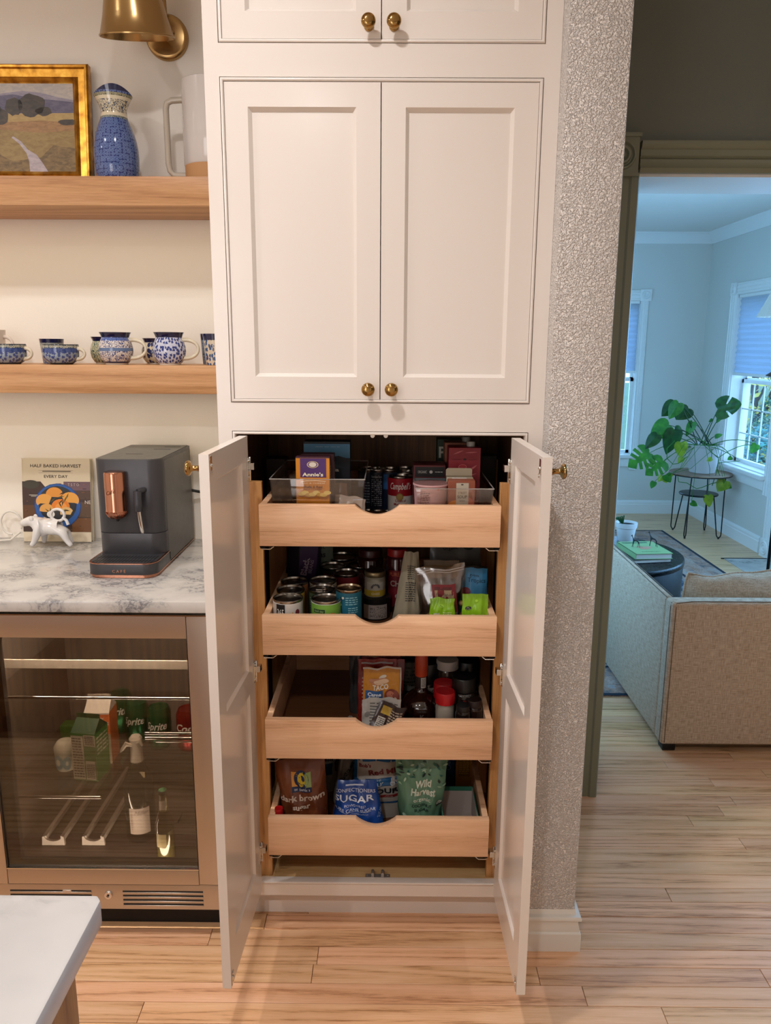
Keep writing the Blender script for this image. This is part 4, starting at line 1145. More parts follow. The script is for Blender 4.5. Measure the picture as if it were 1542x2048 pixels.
m = MB(); m.tube([(.022 + .0180 * math.cos(a), 0, .086 + .016 * math.sin(a)) for a in [2 * PI * i / 22 for i in range(22)]], .0040, 10, closed=True)
m.tube([(.034, 0, .080), (.044, 0, .072), (.048, 0, .060)], .0042, 10); m.build('tail_handle', M_PORC, cw)
for s in (-1, 1):
    m = MB(); m.ball((-.043, s * .0125, .0775), .006, .003, .008, 12, 7); m.build('ear', M_PORC, cw)
m = MB(); m.lathe([(.015, .070), (.0165, .0735), (.0150, .0745), (.013, .0725), (.012, .068)], 24, (-.008, 0, 0), sy=.72); m.build('filling_rim', M_PORC, cw)
# white charging cord at the left edge
m = MB(); m.tube([(-1.135 + .030 * math.cos(a), .530 - .008 * math.sin(a * .5), .965 + .036 * math.sin(a) ) for a in [2 * PI * i / 20 - .6 for i in range(18)]], .0032, 8)
m.tube([(-1.112, .528, .935), (-1.13, .50, .9175), (-1.20, .47, .9175)], .0032, 8)
tag(m.build('charging_cable', mat('dcd6cc', .4)), 'looped white cord against the wall at the left end of the counter', 'cord')

# warm LED strips under the two floating shelves
for z in (S1B, S2B):
    area('under_shelf_led', (-1.15, .372, z - .004), (0, 0, 0), 1.5, .9, (1.0, .86, .58), size_y=.012)

# ================================================================== BEVERAGE FRIDGE
FX0, FX1, FY = -1.030, -.3985, -.044
fr = thing('beverage_fridge', 'under-counter stainless beverage fridge with a tinted glass door', 'fridge', ((FX0 + FX1) / 2, FY, 0))
OX = (FX0 + FX1) / 2
def F(x): return x - OX
gx0, gx1, gz0, gz1 = -.945, -.4595, .203, .820
m = MB(); D = .040
m.box(F(FX0), F(gx0), 0, D, .160, .876); m.box(F(gx1), F(FX1), 0, D, .160, .876); m.box(F(gx0), F(gx1), 0, D, .160, gz0); m.box(F(gx0), F(gx1), 0, D, gz1, .876)
m.build('door_frame', M_STEEL, fr, bevel=.0015)
m = MB(); m.box(F(FX0), F(FX1), .0004, D, .0880, .1585); m.build('grille_panel', M_STEEL, fr, bevel=.001)
m = MB()
for i in range(4): m.box(F(-.656), F(-.452), -.0006, .002, .139 - i * .0123, .1418 - i * .0123)
for i in range(4): m.box(F(-.942), F(-.736), -.0006, .002, .139 - i * .0123, .1418 - i * .0123)
m.build('vent_slot', M_BLACK, fr)
m = MB()
for i in range(4): m.box(F(-.656), F(-.452), -.0022, .0005, .1345 - i * .0123, .1385 - i * .0123); m.box(F(-.942), F(-.736), -.0022, .0005, .1345 - i * .0123, .1385 - i * .0123)
m.box(F(-.808), F(-.786), -.0022, .001, .138, .1428); m.build('vent_louvre', M_STEEL, fr, bevel=.0006, seg=1)
m = MB(); m.lathe([(0, -.003), (.0045, -.003), (.005, -.0045), (.0095, -.0045), (.0105, -.003), (.0105, .001), (0, .001)], 24, (F(-.6925), 0, .130), 'y'); m.build('lock', M_CHROME, fr)
m = MB(); m.lathe([(0, -.0034), (.003, -.0034), (.003, -.003), (0, -.003)], 14, (F(-.6925), 0, .130), 'y'); m.build('keyhole', M_BLACK, fr)
m = MB(); m.box(F(gx0), F(gx1), .006, .010, gz0, gz1); m.build('glass_pane', M_FGLASS, fr)
M_GASK = mat('1d1a18', .6)
m = MB()
for x0, x1, z0, z1 in ((gx0, gx0 + .030, gz0, gz1), (gx1 - .006, gx1, gz0, gz1), (gx0, gx1, gz0, gz0 + .010), (gx0, gx1, gz1 - .006, gz1)): m.box(F(x0), F(x1), .018, .036, z0, z1)
m.build('gasket', M_GASK, fr)
m = MB(); m.box(F(gx0), F(gx1), -.001, .005, gz0 - .0005, gz0 + .002); m.box(F(FX0), F(FX1), -.001, .012, .8755, .8785); m.build('trim_strip', M_CHROME, fr)
# cabinet body
M_FLINER = mat('6a5f56', .5)
m = MB(); y0, y1 = D + .004, .565
m.box(F(FX0) + .01, F(-.985), y0, y1, .09, .872); m.box(F(-.435), F(FX1) - .004, y0, y1, .09, .872)
m.box(F(-.985), F(-.435), y1 - .04, y1, .09, .872); m.box(F(-.985), F(-.435), y0, y1, .845, .872); m.box(F(-.985), F(-.435), y0, y1, .09, .165)
m.build('liner', M_FLINER, fr)
m = MB(); m.box(F(FX0) + .02, F(FX1) - .02, .06, y1, .001, .09); m.build('plinth', M_BLACK, fr)
area('fridge_fill_light', (-.70, -.002, .838), (.62, 0, 0), .50, 20, (1.0, .92, .84), size_y=.03)  # added lamps just inside the door, so the fridge contents show
area('fridge_fill_light', (-.70, .000, .175), (PI - .62, 0, 0), .50, 3, (1.0, .92, .84), size_y=.03)
def R(*a): return [F(a[0]), a[1] - FY, a[2]]
m = MB(); m.box(F(-.975), F(-.445), .062, .066, .716, .738); m.build('shelf_trim', mat('c8bcae', .35), fr)
def rack(z, x0=-.975, x1=-.445, ya=.060, wires=True, gap=None):
    m = MB()
    if gap: m.tube([(F(x0), ya, z), (F(gap[0]), ya, z)], .0042, 10); m.tube([(F(gap[1]), ya, z), (F(x1), ya, z)], .0042, 10)
    else: m.tube([(F(x0), ya, z), (F(x1), ya, z)], .0042, 10)
    m.build('shelf_rail', M_CHROME, fr)
    g = MB(); g.box(F(x0), F(gap[0] if gap else x1), ya + .004, .50, z - .0025, z + .0025); g.build('glass_shelf', M_PLASTIC, fr)
ZR1 = .640; ZR2 = at(140, 1594, 'y', FY + .060).z
rack(ZR1); rack(ZR2, gap=(-.716, -.470))
m = MB()
for z in (.492, .478): m.tube([(F(-.628), .16, z), (F(-.445), .16, z)], .005, 10)
m.tube([(F(-.60), .155, .470), (F(-.445), .155, .470)], .002, 8)
m.build('wine_rail', M_CHROME, fr)
def cradle(u):
    p = at(u, 1690, 'z', .167); x = p.x; z = .1662; cy = p.y - FY
    t = MB(); n = 12; w = .024
    for s in (-1, 1): t.box(F(x) + s * w - .005, F(x) + s * w + .005, cy + .004, .50, z + .012, z + .026)
    pts = [(F(x) - .031, .064, z)] + [(F(x) - .029, .064, z + .026)] + [(F(x) - w * math.cos(PI * i / 8), .064, z + .026 - .014 * math.sin(PI * i / 8)) for i in range(9)] + [(F(x) + .029, .064, z + .026), (F(x) + .031, .064, z)]
    t.prism([(p_[0], p_[2]) for p_ in pts], cy, cy + .008, 'y'); t.build('bottle_cradle', mat('d8d0c8', .5), fr)
cradle(107); cradle(187)
# left-hand liner light strip
m = MB(); m.box(F(-.984), F(-.978), .05, .056, .18, .84); m.build('liner_edge', mat('8a8078', .5), fr)

# things inside the fridge
zs = ZR2 + .0033
def carton(name, label, u0, u1, vb, y, h, colors, z0, tiltz, top='closed'):
    a, b = at(u0, vb, 'y', y), at(u1, vb, 'y', y); w = b.x - a.x
    t = thing(name, label, 'carton', ((a.x + b.x) / 2, y, z0 + .0006), tiltz)
    d = w; m = MB(); m.box(-w / 2, w / 2, 0, d, 0, h)
    m.build('carton_body', mat(colors[0], .5), t, bevel=.001, seg=1)
    g = MB(); vs = [(-w / 2, 0, h), (w / 2, 0, h), (w / 2, d, h), (-w / 2, d, h), (-w / 2 + .002, d / 2 - .001, h + w * .42), (w / 2 - .002, d / 2 - .001, h + w * .42), (w / 2 - .002, d / 2 + .001, h + w * .42), (-w / 2 + .002, d / 2 + .001, h + w * .42)]
    g.add(vs, [(0, 1, 5, 4), (2, 3, 7, 6), (1, 2, 6, 5), (3, 0, 4, 7)])
    g.box(-w / 2 + .002, w / 2 - .002, d / 2 - .001, d / 2 + .001, h + w * .415, h + w * .60)
    g.build('gable_top', mat(colors[1], .5), t); return t, w, d
t, w, d = carton('milk_carton', 'green and white half-gallon milk carton at the front of the fridge shelf', 149, 200, 1585, .085, .135, ('3f7a3a', '2c4a2c'), zs, (0, 0, -.14))
print_on('label', t, on_front(0), [('rect', -w / 2, .004, w * .0, .128, 'cfc8b4'), ('rect', .002, .100, w / 2, .132, 'cfc8b4'), ('rect', .003, .004, w / 2 - .004, .058, 'cfc8b4'), ('lines', -w / 2 + .003, .008, -.003, .124, 15, '3a3a34'), ('lines', .005, .104, w / 2 - .003, .130, 5, '3a3a34'), ('lines', .006, .008, w / 2 - .006, .050, 8, '33332e'), ('text', 'Nutrition Facts', -w / 4 + .001, .1275, .004, '22221e', {'w': w * .42})])
print_on('side_print', t, lambda s, tt, h: (w / 2 + h, s, tt), [('lines', .006, .07, d - .006, .125, 5, 'cfc8b4')])
t, w, d = carton('cream_carton', 'cream carton with an orange top panel standing behind the milk carton', 177, 226, 1540, .17, .150, ('c96a3a', 'cfc8c0'), zs, (0, 0, .05))
print_on('label', t, on_front(0), [('rect', -w / 2, 0, w / 2, .088, 'b8b49a'), ('rect', -w / 2, .146, w / 2, .150, 'd0c8c0'), ('text', 'HEAVY', 0, .132, .009, 'e6d8cc', {'bold': .02}), ('text', 'WHIPPING', 0, .119, .009, 'e6d8cc', {'bold': .02}), ('text', 'CREAM', 0, .106, .009, 'e6d8cc', {'bold': .02})])
def tub(name, label, u, vb, y, wpx, h, c1, c2, c3):
    a, b = at(u - wpx / 2, vb, 'y', y), at(u + wpx / 2, vb, 'y', y); r = (b.x - a.x) / 2
    t = thing(name, label, 'tub', ((a.x + b.x) / 2, y + r, zs + .0006))
    MB().lathe([(0, 0), (r * .8, 0), (r * .86, .004), (r, h * .72), (r * 1.0, h * .78), (r * .7, h * .96), (r * .5, h), (0, h)], 32).build('tub_body', mat(c1, .5), t)
    print_on('label', t, on_can(r * .97), [('ell', -r * .35, h * .35, r * .5, h * .26, c2), ('ell', r * .45, h * .32, r * .36, h * .24, c2), ('ell', -r * .35, h * .35, r * .22, h * .12, c3), ('ell', r * .45, h * .32, r * .12, h * .08, c3)]); return t
tub('yogurt_tub', 'pale yogurt tub with round blue labels left of the milk carton', 122, 1513, .12, 44, .082, 'b8b4a4', '5f8a96', 'd0ccbc')
t = thing('pouch_pack', 'green snack pack lying behind the yogurt tub', 'pack', (at(150, 1490, 'y', .21).x, .22, zs + .0006))
m = MB(); m.box(-.045, .045, 0, .04, 0, .085); m.build('pack_body', mat('3c5a26', .5), t, bevel=.006)
print_on('label', t, on_front(0), [('ell', .022, .055, .010, .010, 'c8c4b4'), ('ell', .022, .055, .005, .005, '3c5a26')])
# champagne-style bottle with foil and tag
def bottle(name, label, u, y, r, prof, material, z0=.1656, cat='bottle', group=None):
    x = at(u, 1650, 'y', y).x
    t = thing(name, label, cat, (x, y, z0 + .0006), 0, group)
    MB().lathe([(a * r, b) for a, b in prof], 32).build('glass_body', material, t, angle=60); return t
M_DKBOT = mat('1c2018', .06, coat=.6, spec=.6)
t = bottle('champagne_bottle', 'dark bottle with pale foil neck at the right inside the fridge', 283, .15, .040, [(0, 0), (.96, 0), (1, .004), (1, .15), (.92, .175), (.55, .21), (.40, .235), (.36, .262), (0, .262)], M_DKBOT)
MB().lathe([(.0185, .205), (.0215, .208), (.0165, .235), (.0150, .270), (.0165, .285), (.0175, .292), (.012, .300), (0, .301)], 20).build('foil', mat('cfc6ba', .35, .2), t)
m = MB(); m.tube([(-.006, -.014, .278), (-.020, -.018, .285), (-.030, -.02, .270), (-.036, -.02, .262)], [.004, .007, .005, .002], 8); m.tube([(.006, -.012, .285), (.016, -.014, .292), (.022, -.014, .278)], [.004, .006, .003], 8); m.build('foil_twist', mat('c8bfb2', .3, .3), t)
print_on('label', t, on_can(.0402, .3), [('rect', -.030, .028, .026, .105, 'c2b4aa', {'n': 14}), ('text', 'Miller', .004, .092, .011, '4a3a34', {'shear': .4}), ('lines', -.026, .04, -.020, .09, 8, '7a6a60')])
m = MB(); m.box(-.004, .026, -.022, -.020, .188, .204); m.build('neck_tag', mat('b8a884', .6), t)
M_CLBOT = thin_glass('bottle_glass', 'd8d6bc', .06, .02, 1.5)
t = bottle('cider_bottle', 'small clear bottle with a crimped cap in the fridge corner', 329, .055, .0245, [(0, 0), (.94, 0), (1, .004), (1, .085), (.92, .105), (.55, .135), (.42, .155), (.40, .180), (.44, .183), (.42, .190), (0, .190)], M_CLBOT)
MB().lathe([(0, .002), (.0225, .003), (.0225, .086), (0, .088)], 24).build('drink', mat('6a6444', .2), t)
MB().lathe([(0, .198), (.011, .198), (.0125, .195), (.0138, .189), (.012, .189), (0, .189)], 20).build('crown_cap', M_CHROME, t)
print_on('label', t, on_can(.0247), [('rect', -.018, .045, .010, .084, '9a8c5c', {'n': 8})]); print_on('neck_label', t, on_can(.0112), [('rect', -.008, .140, .008, .172, 'b8aa98', {'n': 8})])
# soda cans on the upper rack
def soda(u, y, word, c, label, tc='d0ccc4'):
    x = at(u, 1430, 'y', y).x; z0 = ZR1 - .118 - .012
    z0 = ZR2 + .0033
    r, h = .033, .122
    t = thing('soda_can', label, 'can', (x, y, z0 + .0006), 0, 'soda cans at the back of the fridge')
    MB().lathe([(0, .004), (.024, 0), (.028, .002), (r, .012), (r, h - .014), (.0275, h - .002), (.027, h), (.0255, h - .003), (0, h - .003)], 32).build('can_body', mat(c, .25, .6), t)
    print_on('label', t, on_can(r), [('text', word, 0, h * .62, .022, tc, {'shear': .35, 'bold': .02, 'w': .062})]); return t
for i, (u, y, wd, c, lb) in enumerate(((243, .36, 'Sprite', '1f6a40', 'green soda can behind the cream carton'), (274, .30, 'Sprite', '1f6a40', 'green soda can left of the foil-topped bottle'), (318, .27, 'Sprite', '1c6038', 'green soda can behind the foil-topped bottle'), (376, .26, 'Coca', '8c1a1c', 'red soda can at the right side of the fridge'))):
    soda(u, y, wd, c, lb)

# base cabinet left of the fridge, outside the frame
bc = thing('base_cabinet', 'white base cabinet left of the beverage fridge', 'cabinet', (-1.62, 0, 0))
MB().box(-.575, .575, .0, .54, .10, .885).build('body', M_CAB, bc); MB().box(-.57, .57, .06, .52, .001, .10).build('plinth', M_CAB, bc)
for a in (-.57, .005):
    shaker(.565, .76, .019, [(.06, .505, .06, .70)]).build('cabinet_door', M_CAB, bc, loc=(a, -.020, .115))

# ================================================================== ISLAND
IX1, IY1 = -.2914, -1.019
isl = thing('island_cabinet', 'oak kitchen island cabinet with framed end panel at the lower left', 'cabinet', (-.32, -1.045, 0))
MB().box(-2.0, -.008, -1.0, -.008, .10, .8835).build('carcass', M_ISLW, isl)
MB().box(-1.98, -.05, -.98, -.06, .001, .10).build('plinth', M_ISLW, isl)
e = shaker(.98, .783, .010, [(.030 + .028, .92, .06, .72)], rec=.006, chamfer=.008)
e.v = [(-y, -.008 - x, z) for x, y, z in e.v]; e.build('end_panel', M_ISLW, isl, loc=(.002, .008, .100), angle=25)
e = shaker(1.96, .783, .010, [(.07, 1.89, .06, .72)], rec=.006, chamfer=.008)
e.v = [(-x, -y + .002, z) for x, y, z in e.v]; e.build('back_panel', M_ISLW, isl, loc=(-.004, .002, .100), angle=25)
m = MB(); m.prism([(-2.38, -2.10), (IX1, -2.10), (IX1, IY1 - .008), (IX1 - .006, IY1), (-2.38, IY1)], .8840, CT, 'z')
tag(m.build('marble_worktop', M_MARBLE2, bevel=.003), 'white marble island worktop filling the lower left corner', 'countertop')

# ================================================================== DRAWER CONTENTS
def can(label, u, v, r, h, fl, lab, prints=None, group=None, a0=0.0, tab=False, lab_top=None, name='tin_can', rim='a8a49c', lid='6f6a62', z0=None):
    z0 = fl if z0 is None else z0
    p = at(u, v, 'z', z0 + h)
    t = thing(name, label, 'can', (p.x, p.y, z0 + .0006), 0, group)
    m = MB()
    m.lathe([(0, .002), (r - .003, .002), (r - .001, 0), (r, .0015), (r - .0012, .004), (r - .0012, h - .004), (r, h - .002), (r - .0005, h), (r - .002, h - .0005), (r - .003, h - .005), (r * .8, h - .006), (r * .78, h - .005), (r * .5, h - .0055), (0, h - .0055)], 40)
    m.build('can_body', mat(rim, .24, 1.0), t, angle=50)
    MB().lathe([(r - .0014, .005), (r - .0004, .0055), (r - .0004, (lab_top or h) - .0075), (r - .0014, (lab_top or h) - .007)], 40).build('label_wrap', mat(lab, .4), t)
    if prints: print_on('label', t, on_can(r - .0004, a0), prints)
    if tab:
        q = MB(); q.tube([(.006 * math.cos(a) + .006, .010 * math.sin(a) * .6, h - .003) for a in [2 * PI * i / 14 for i in range(14)]], .0013, 6, closed=True); q.box(-.016, .004, -.003, .003, h - .0045, h - .003); q.build('pull_tab', M_CHROME, t)
    return t
def leaf_poly(cx, cy, L, w, a, c):
    ca, sa = math.cos(a), math.sin(a); pts = []
    for i in range(7): f = i / 6; pts.append((-L / 2 + L * f, w * math.sin(PI * f)))
    for i in range(1, 6): f = 1 - i / 6; pts.append((-L / 2 + L * f, -w * math.sin(PI * f)))
    return ('poly', [(cx + x * ca - y * sa, cy + x * sa + y * ca) for x, y in pts], c)
def cardbox(name, label, cat, p0, p1, y0, d, h, color, z0, rz=0, group=None, prints=None, side=None, bevel=.0008, rx=0, top=None, hv=.0):
    """p0,p1: pixel columns of the front face at row v on plane y"""
    t = thing(name, label, cat, ((p0.x + p1.x) / 2, y0, z0 + .0006), (rx, 0, rz), group)
    w = p1.x - p0.x
    MB().box(-w / 2, w / 2, 0, d, 0, h).build('carton', mat(color, .42), t, bevel=bevel, seg=1)
    if prints: print_on('label', t, vis(on_front(0), hv, h), prints(w, h) if callable(prints) else prints)
    if side: print_on('side_print', t, on_right(w / 2), side(d, h))
    return t, w
def pouch(name, label, cat, x, y, z, wb, wt, h, d, color, rot=(0, 0, 0), wave=.0025, seed=0, rough=.3, taper=1.7, mat_=None, group=None, topwave=.004, closed_bottom=False):
    t = thing(name, label, cat, (x, y, z + .0008), rot, group)
    def surf(a, b, side, h_=0):
        b = max(0, min(1, b)); a = max(-1, min(1, a))
        W = (wb + (wt - wb) * b) / 2
        g = max(0, 1 - b ** taper) ** .75
        if closed_bottom: g *= min(1, b / .12) ** .6 if b < .12 else 1
        T = d / 2 * g * max(0, 1 - abs(a) ** 2.6) ** .6 + .0006
        e = 1 - abs(a) ** 4
        nz = noise.noise(Vector((a * 2.3 + seed, b * 3.1, seed * 1.7))) * wave * 1.6 + noise.noise(Vector((a * 6 + seed, b * 8, 3 + seed))) * wave * .7
        zz = b * h + topwave * noise.noise(Vector((a * 1.5, seed, 5))) * b
        xx = a * W + (1 - e) * noise.noise(Vector((b * 4, a, seed))) * .003
        nrm = a * .35
        return (xx + nrm * h_, side * (T + h_) + nz * min(1, b * 6) * side * -1 * .8 * g if side > 0 else -(T + h_) + nz * min(1, b * 6) * (.4 + .6 * g), zz)
    m = MB()
    m.grid(lambda i, j: surf(i * 2 - 1, j, -1), 22, 26)
    m.grid(lambda i, j: surf(1 - i * 2, j, 1), 22, 26)
    n = 22
    bot = [surf(-1 + 2 * i / n, 0, -1) for i in range(n + 1)] + [surf(1 - 2 * i / n, 0, 1) for i in range(n + 1)]
    m.add(bot, [(i, i + 1, 2 * n - i, 2 * n + 1 - i) for i in range(n)])
    m.build('bag', mat_ or mat(color, rough), t, angle=80)
    def fn(s, tt, h_):
        b = tt / h; W = (wb + (wt - wb) * max(0, min(1, b))) / 2
        return surf(s / W, b, -1, h_ + .0006)
    return t, fn
def bin_(label, x0, x1, y0, y1, z0, h, taper=.012):
    t = thing('storage_bin', label, 'bin', ((x0 + x1) / 2, (y0 + y1) / 2, z0 + .0006), 0, None)
    W, D = (x1 - x0) / 2, (y1 - y0) / 2; th = .0022
    def ring(f, z, inset): return [(sx * (W - taper * (1 - f) - inset), sy * (D - taper * (1 - f) - inset), z) for sx, sy in ((-1, -1), (1, -1), (1, 1), (-1, 1))]
    m = MB(); vs = ring(0, 0, 0) + ring(1, h, 0) + ring(1, h, th) + ring(0, th, th)
    fs = []
    for k in range(3):
        for i in range(4): fs.append((k * 4 + i, k * 4 + (i + 1) % 4, (k + 1) * 4 + (i + 1) % 4, (k + 1) * 4 + i))
    fs += [(3, 2, 1, 0), (12, 13, 14, 15)]
    m.add(vs, fs)
    m.build('bin_body', M_PLASTIC, t, bevel=.0015, seg=2)
    q = MB()
    rr = [(a * 1.0, b * 1.0, h - .001) for a, b, _ in ring(1, h, .0005)]
    q.tube(rr, .0018, 6, closed=True); q.build('rim', mat('d8d4d0', .15, trans=.6, alpha=1), t)
    return t

# ---------------------------------------------------------------- drawer 1 (top)
F1 = DFL[0]
yb = -.026
bl0, bl1 = at(543, 985, 'y', yb).x, at(727, 985, 'y', yb).x
hz = at(640, 962, 'y', yb).z - F1
bin_('clear plastic bin holding pasta boxes at the left of the top drawer', bl0 - .004, bl1 + .003, yb, .27, F1, hz + .004)
br0, br1 = at(831, 990, 'y', yb).x, at(986, 990, 'y', yb).x
bin_('clear plastic bin holding soup cartons at the right of the top drawer', br0, br1 + .002, yb, .28, F1, at(900, 980, 'y', yb).z - F1 + .003)
# orange pasta boxes
ZB = F1 + .003
def annie(w, h): return [('rect', -w / 2 + .010, h * .56, w / 2 - .008, h * .975, '4c2a66'), ('rect', -w / 2, h * .982, w / 2, h, '3f2030'), ('ell', 0, h * .84, w * .17, w * .17, 'd6c08a'), ('ell', 0, h * .84, w * .145, w * .145, '5c3f70'), ('ell', 0, h * .84, w * .11, w * .12, 'd8cfc0'),
    ('text', "Annie's", 0, h * .625, h * .075, 'e9dfc0', {'w': w * .62, 'bold': .03}), ('poly', [(-w * .36, h * .47), (-w * .2, h * .495), (w * .1, h * .50), (w * .38, h * .48), (w * .38, h * .465), (w * .1, h * .485), (-w * .2, h * .478), (-w * .36, h * .455)], 'efe0c0'), ('text', 'MAC & CHEESE', 0, h * .435, h * .03, 'efe0c0', {'w': w * .72}),
    ('text', 'Shells & Real', 0, h * .355, h * .048, '5a2a14', {'w': w * .56, 'bold': .03}), ('text', 'Aged Cheddar', 0, h * .305, h * .035, '5a2a14', {'w': w * .56})] + \
    [('ell', (-.34 + .11 * i) * w, h * (.20 + .03 * math.sin(i * 2)), w * .11, h * .045, ['dcb64a', 'e8cc6a', 'c89a30'][i % 3]) for i in range(8)]
ya = .004
a0, a1 = at(592, 960, 'y', ya), at(659.5, 960, 'y', ya); ha = at(625, 915, 'y', ya).z - ZB
t, w = cardbox('pasta_box', 'orange and purple shells-and-cheese box at the front of the left bin', 'box', a0, a1, ya, .034, ha, 'cf8420', ZB, group=None, prints=annie, hv=.072,
    side=lambda d, h: [('rect', 0, 0, d, h, '4a2b32'), ('lines', .004, .02, d - .004, h - .02, 22, 'b8a898')])
MB().box(-w / 2, w / 2, .0, .034, ha, ha + .0006).build('lid_flap', mat('42232f', .4), t)
b0, b1 = at(603, 940, 'y', .045), at(668, 940, 'y', .045)
t, w = cardbox('pasta_box', 'second dark purple pasta box directly behind the orange one', 'box', b0, b1, .043, .034, ha + .002, '45282f', ZB, side=lambda d, h: [('lines', .003, .02, d - .003, h - .02, 24, 'a89888')])
# tall blue box behind
c0, c1 = at(608, 930, 'y', .16), at(700, 930, 'y', .16); hc_ = at(650, 884, 'y', .16).z - ZB
t, w = cardbox('granola_box', 'tall blue and navy box with a mountain skyline at the back of the left bin', 'box', c0, c1, .16, .05, hc_, '1d2836', ZB, hv=.04,
    prints=lambda w, h: [('rect', -w / 2, h * .74, w / 2, h * .965, '4c86ac'), ('rect', -w / 2, h * .965, w / 2, h, '141c26'), ('poly', [(-w / 2, h * .70), (-w * .2, h * .78), (0, h * .72), (w * .12, h * .76), (w * .25, h * .775), (w * .42, h * .74), (w / 2, h * .735), (w / 2, h * .6), (-w / 2, h * .6)], '1b2531'), ('text', 'granola', w * .0, h * .55, h * .055, 'd8d4cc', {'w': w * .52, 'bold': .03}), ('lines', -w * .25, h * .915, w * .28, h * .925, 1, 'a8c0d0')])
t, w = cardbox('small_box', 'small red-ended box lying on the left in the left bin', 'box', at(553, 1000, 'y', .02), at(585, 1000, 'y', .02), .012, .11, .033, '9a6a4a', ZB, rz=-.12, prints=lambda w, h: [('rect', -w / 2 + .002, .004, w / 2 - .002, h - .004, '9c2a2c')])
t, fn = pouch('snack_bag', 'cream snack bag with brown chips slumped at the right of the left bin', 'bag', at(690, 1000, 'y', .03).x, .035, ZB, .085, .075, .085, .03, 'b3a294', (-.5, .15, 0), seed=3, closed_bottom=True)
print_on('label', t, fn, [('ell', .008, .055, .022, .010, '6b4a34'), ('text', 'Chocolate', 0, .022, .010, '3a2a24', {'w': .05, 'shear': .3})])
t, fn = pouch('snack_bag', 'dark round-windowed snack bag beside the pasta boxes', 'bag', at(668, 1000, 'y', .09).x, .105, ZB, .07, .06, .10, .03, '6a4a3c', (-.1, 0, 0), seed=5, closed_bottom=True)
print_on('label', t, fn, [('ell', .012, .04, .018, .022, '8a7a6c'), ('ell', .012, .04, .014, .018, '3a2a2a')])
cardbox('shelf_box', 'dark cardboard box standing at the back left of the top drawer', 'box', at(533, 940, 'y', .33), at(570, 940, 'y', .33), .33, .06, .13, '3c2a22', F1)
# cans in the middle
LBL_NAVY = [('rect', -.018, .012, .014, .100, '0e1626'), ('lines', -.016, .014, .012, .088, 14, '9aa0ac'), ('text', 'Nutrition Facts', -.002, .094, .007, 'b4b8c0', {'w': .028}), ('rect', .016, .060, .030, .098, '2a5a94')]
RA, HA = .033, .105
can('navy can with a nutrition panel in the middle of the top drawer', 755, 937, .030, .112, F1, '121d33', LBL_NAVY)
can('second navy can just right of and behind the nutrition-panel can', 779, 937, .030, .112, F1, '16243f', [('rect', -.012, .06, .012, .10, '2c62a0')], a0=-.3)
can('third navy can behind and left of the nutrition-panel can', 738, 936, .030, .112, F1, '101828', [('lines', -.012, .02, .01, .08, 8, '7a808c')])
CAMP_L = [('rect', -.05, .052, .05, .0975, '9a1420', {'n': 26}), ('text', 'Campbell\u2019s', .000, .078, .017, 'e6ddd4', {'w': .058, 'shear': .35, 'bold': .01}), ('ell', -.002, .050, .0095, .0095, '8a7038'), ('ell', -.002, .050, .0075, .0075, 'a88c4c'), ('text', 'Cream of', 0, .040, .0065, '8e1c22', {'w': .028, 'bold': .02}), ('text', 'Mushroom', 0, .031, .0065, '8e1c22', {'w': .034, 'bold': .02}), ('text', 'SOUP', 0, .020, .006, '8e1c22', {'w': .026})]
can('red and white mushroom soup can nearest the scoop of the top drawer', 801, 951.5, RA, .101, F1, 'd8d0c8', CAMP_L, tab=True)
can('red and white soup can tucked behind the front soup can', 812, 943, RA, .101, F1, 'd0c8c0', CAMP_L, a0=-.35)
can('dark-lidded can farthest back among the soup cans', 808, 936, RA, .101, F1, '7c1a22', None)
# right bin
ZR = F1 + .003
p0, p1 = at(826, 963, 'y', .035), at(898, 963, 'y', .035); r = (p1.x - p0.x) / 2; hh = at(862, 966, 'y', .035 - 0).z - ZR
t = thing('noodle_cup', 'pink paper noodle cup with a foil lid in the right bin', 'cup', ((p0.x + p1.x) / 2, .035, ZR + .0006))
MB().lathe([(0, 0), (r * .80, 0), (r * .81, .002), (r * .95, hh - .006), (r, hh - .004), (r, hh - .001), (r * .96, hh), (0, hh + .001)], 40).build('cup_body', mat('c79a98', .5), t)
print_on('label', t, vis(on_can(r * .93), .045, hh), [('lines', -.028, .014, -.004, hh - .014, 13, '6a4a4c'), ('rect', .012, hh - .018, .018, hh - .011, 'c8502c'), ('text', 'Sempio', .027, hh - .0145, .006, '4a2a2a', {'w': .014}), ('ell', .016, .028, .010, .012, '4a3434'), ('ell', .016, .030, .007, .006, 'c8a090'), ('ell', .006, .034, .003, .003, 'a02030'), leaf_poly(.005, .020, .02, .003, .9, '5a4040'), leaf_poly(.027, .02, .018, .003, 2.2, '5a4040')], rough=.5)
MB().lathe([(r * .97, hh + .0006), (r * .9, hh + .0012), (0, hh + .002)], 40).build('foil_lid', mat('8a6460', .4, .2), t)
def soup(w, h): return [('ell', -w * .12, h * .20, w * .40, h * .20, 'c87a2c'), ('ell', w * .22, h * .26, w * .25, h * .22, 'b06048'), ('ell', -w * .1, h * .17, w * .33, h * .12, 'cc9434'), ('rect', -w * .2, h * .10, w * .26, h * .93, 'b3aa98'), ('ell', w * .02, h * .88, w * .05, w * .05, '5a5248'), ('text', 'STREET', w * .03, h * .62, h * .07, '4a3c34', {'w': w * .32}), ('text', 'SOUP', w * .03, h * .50, h * .09, '3a2c24', {'w': w * .36, 'bold': .01}), ('text', 'onion', w * .03, h * .38, h * .05, '5a4c44', {'w': w * .2}), ('rect', -w * .19, h * .17, w * .25, h * .25, 'c08a3a')]
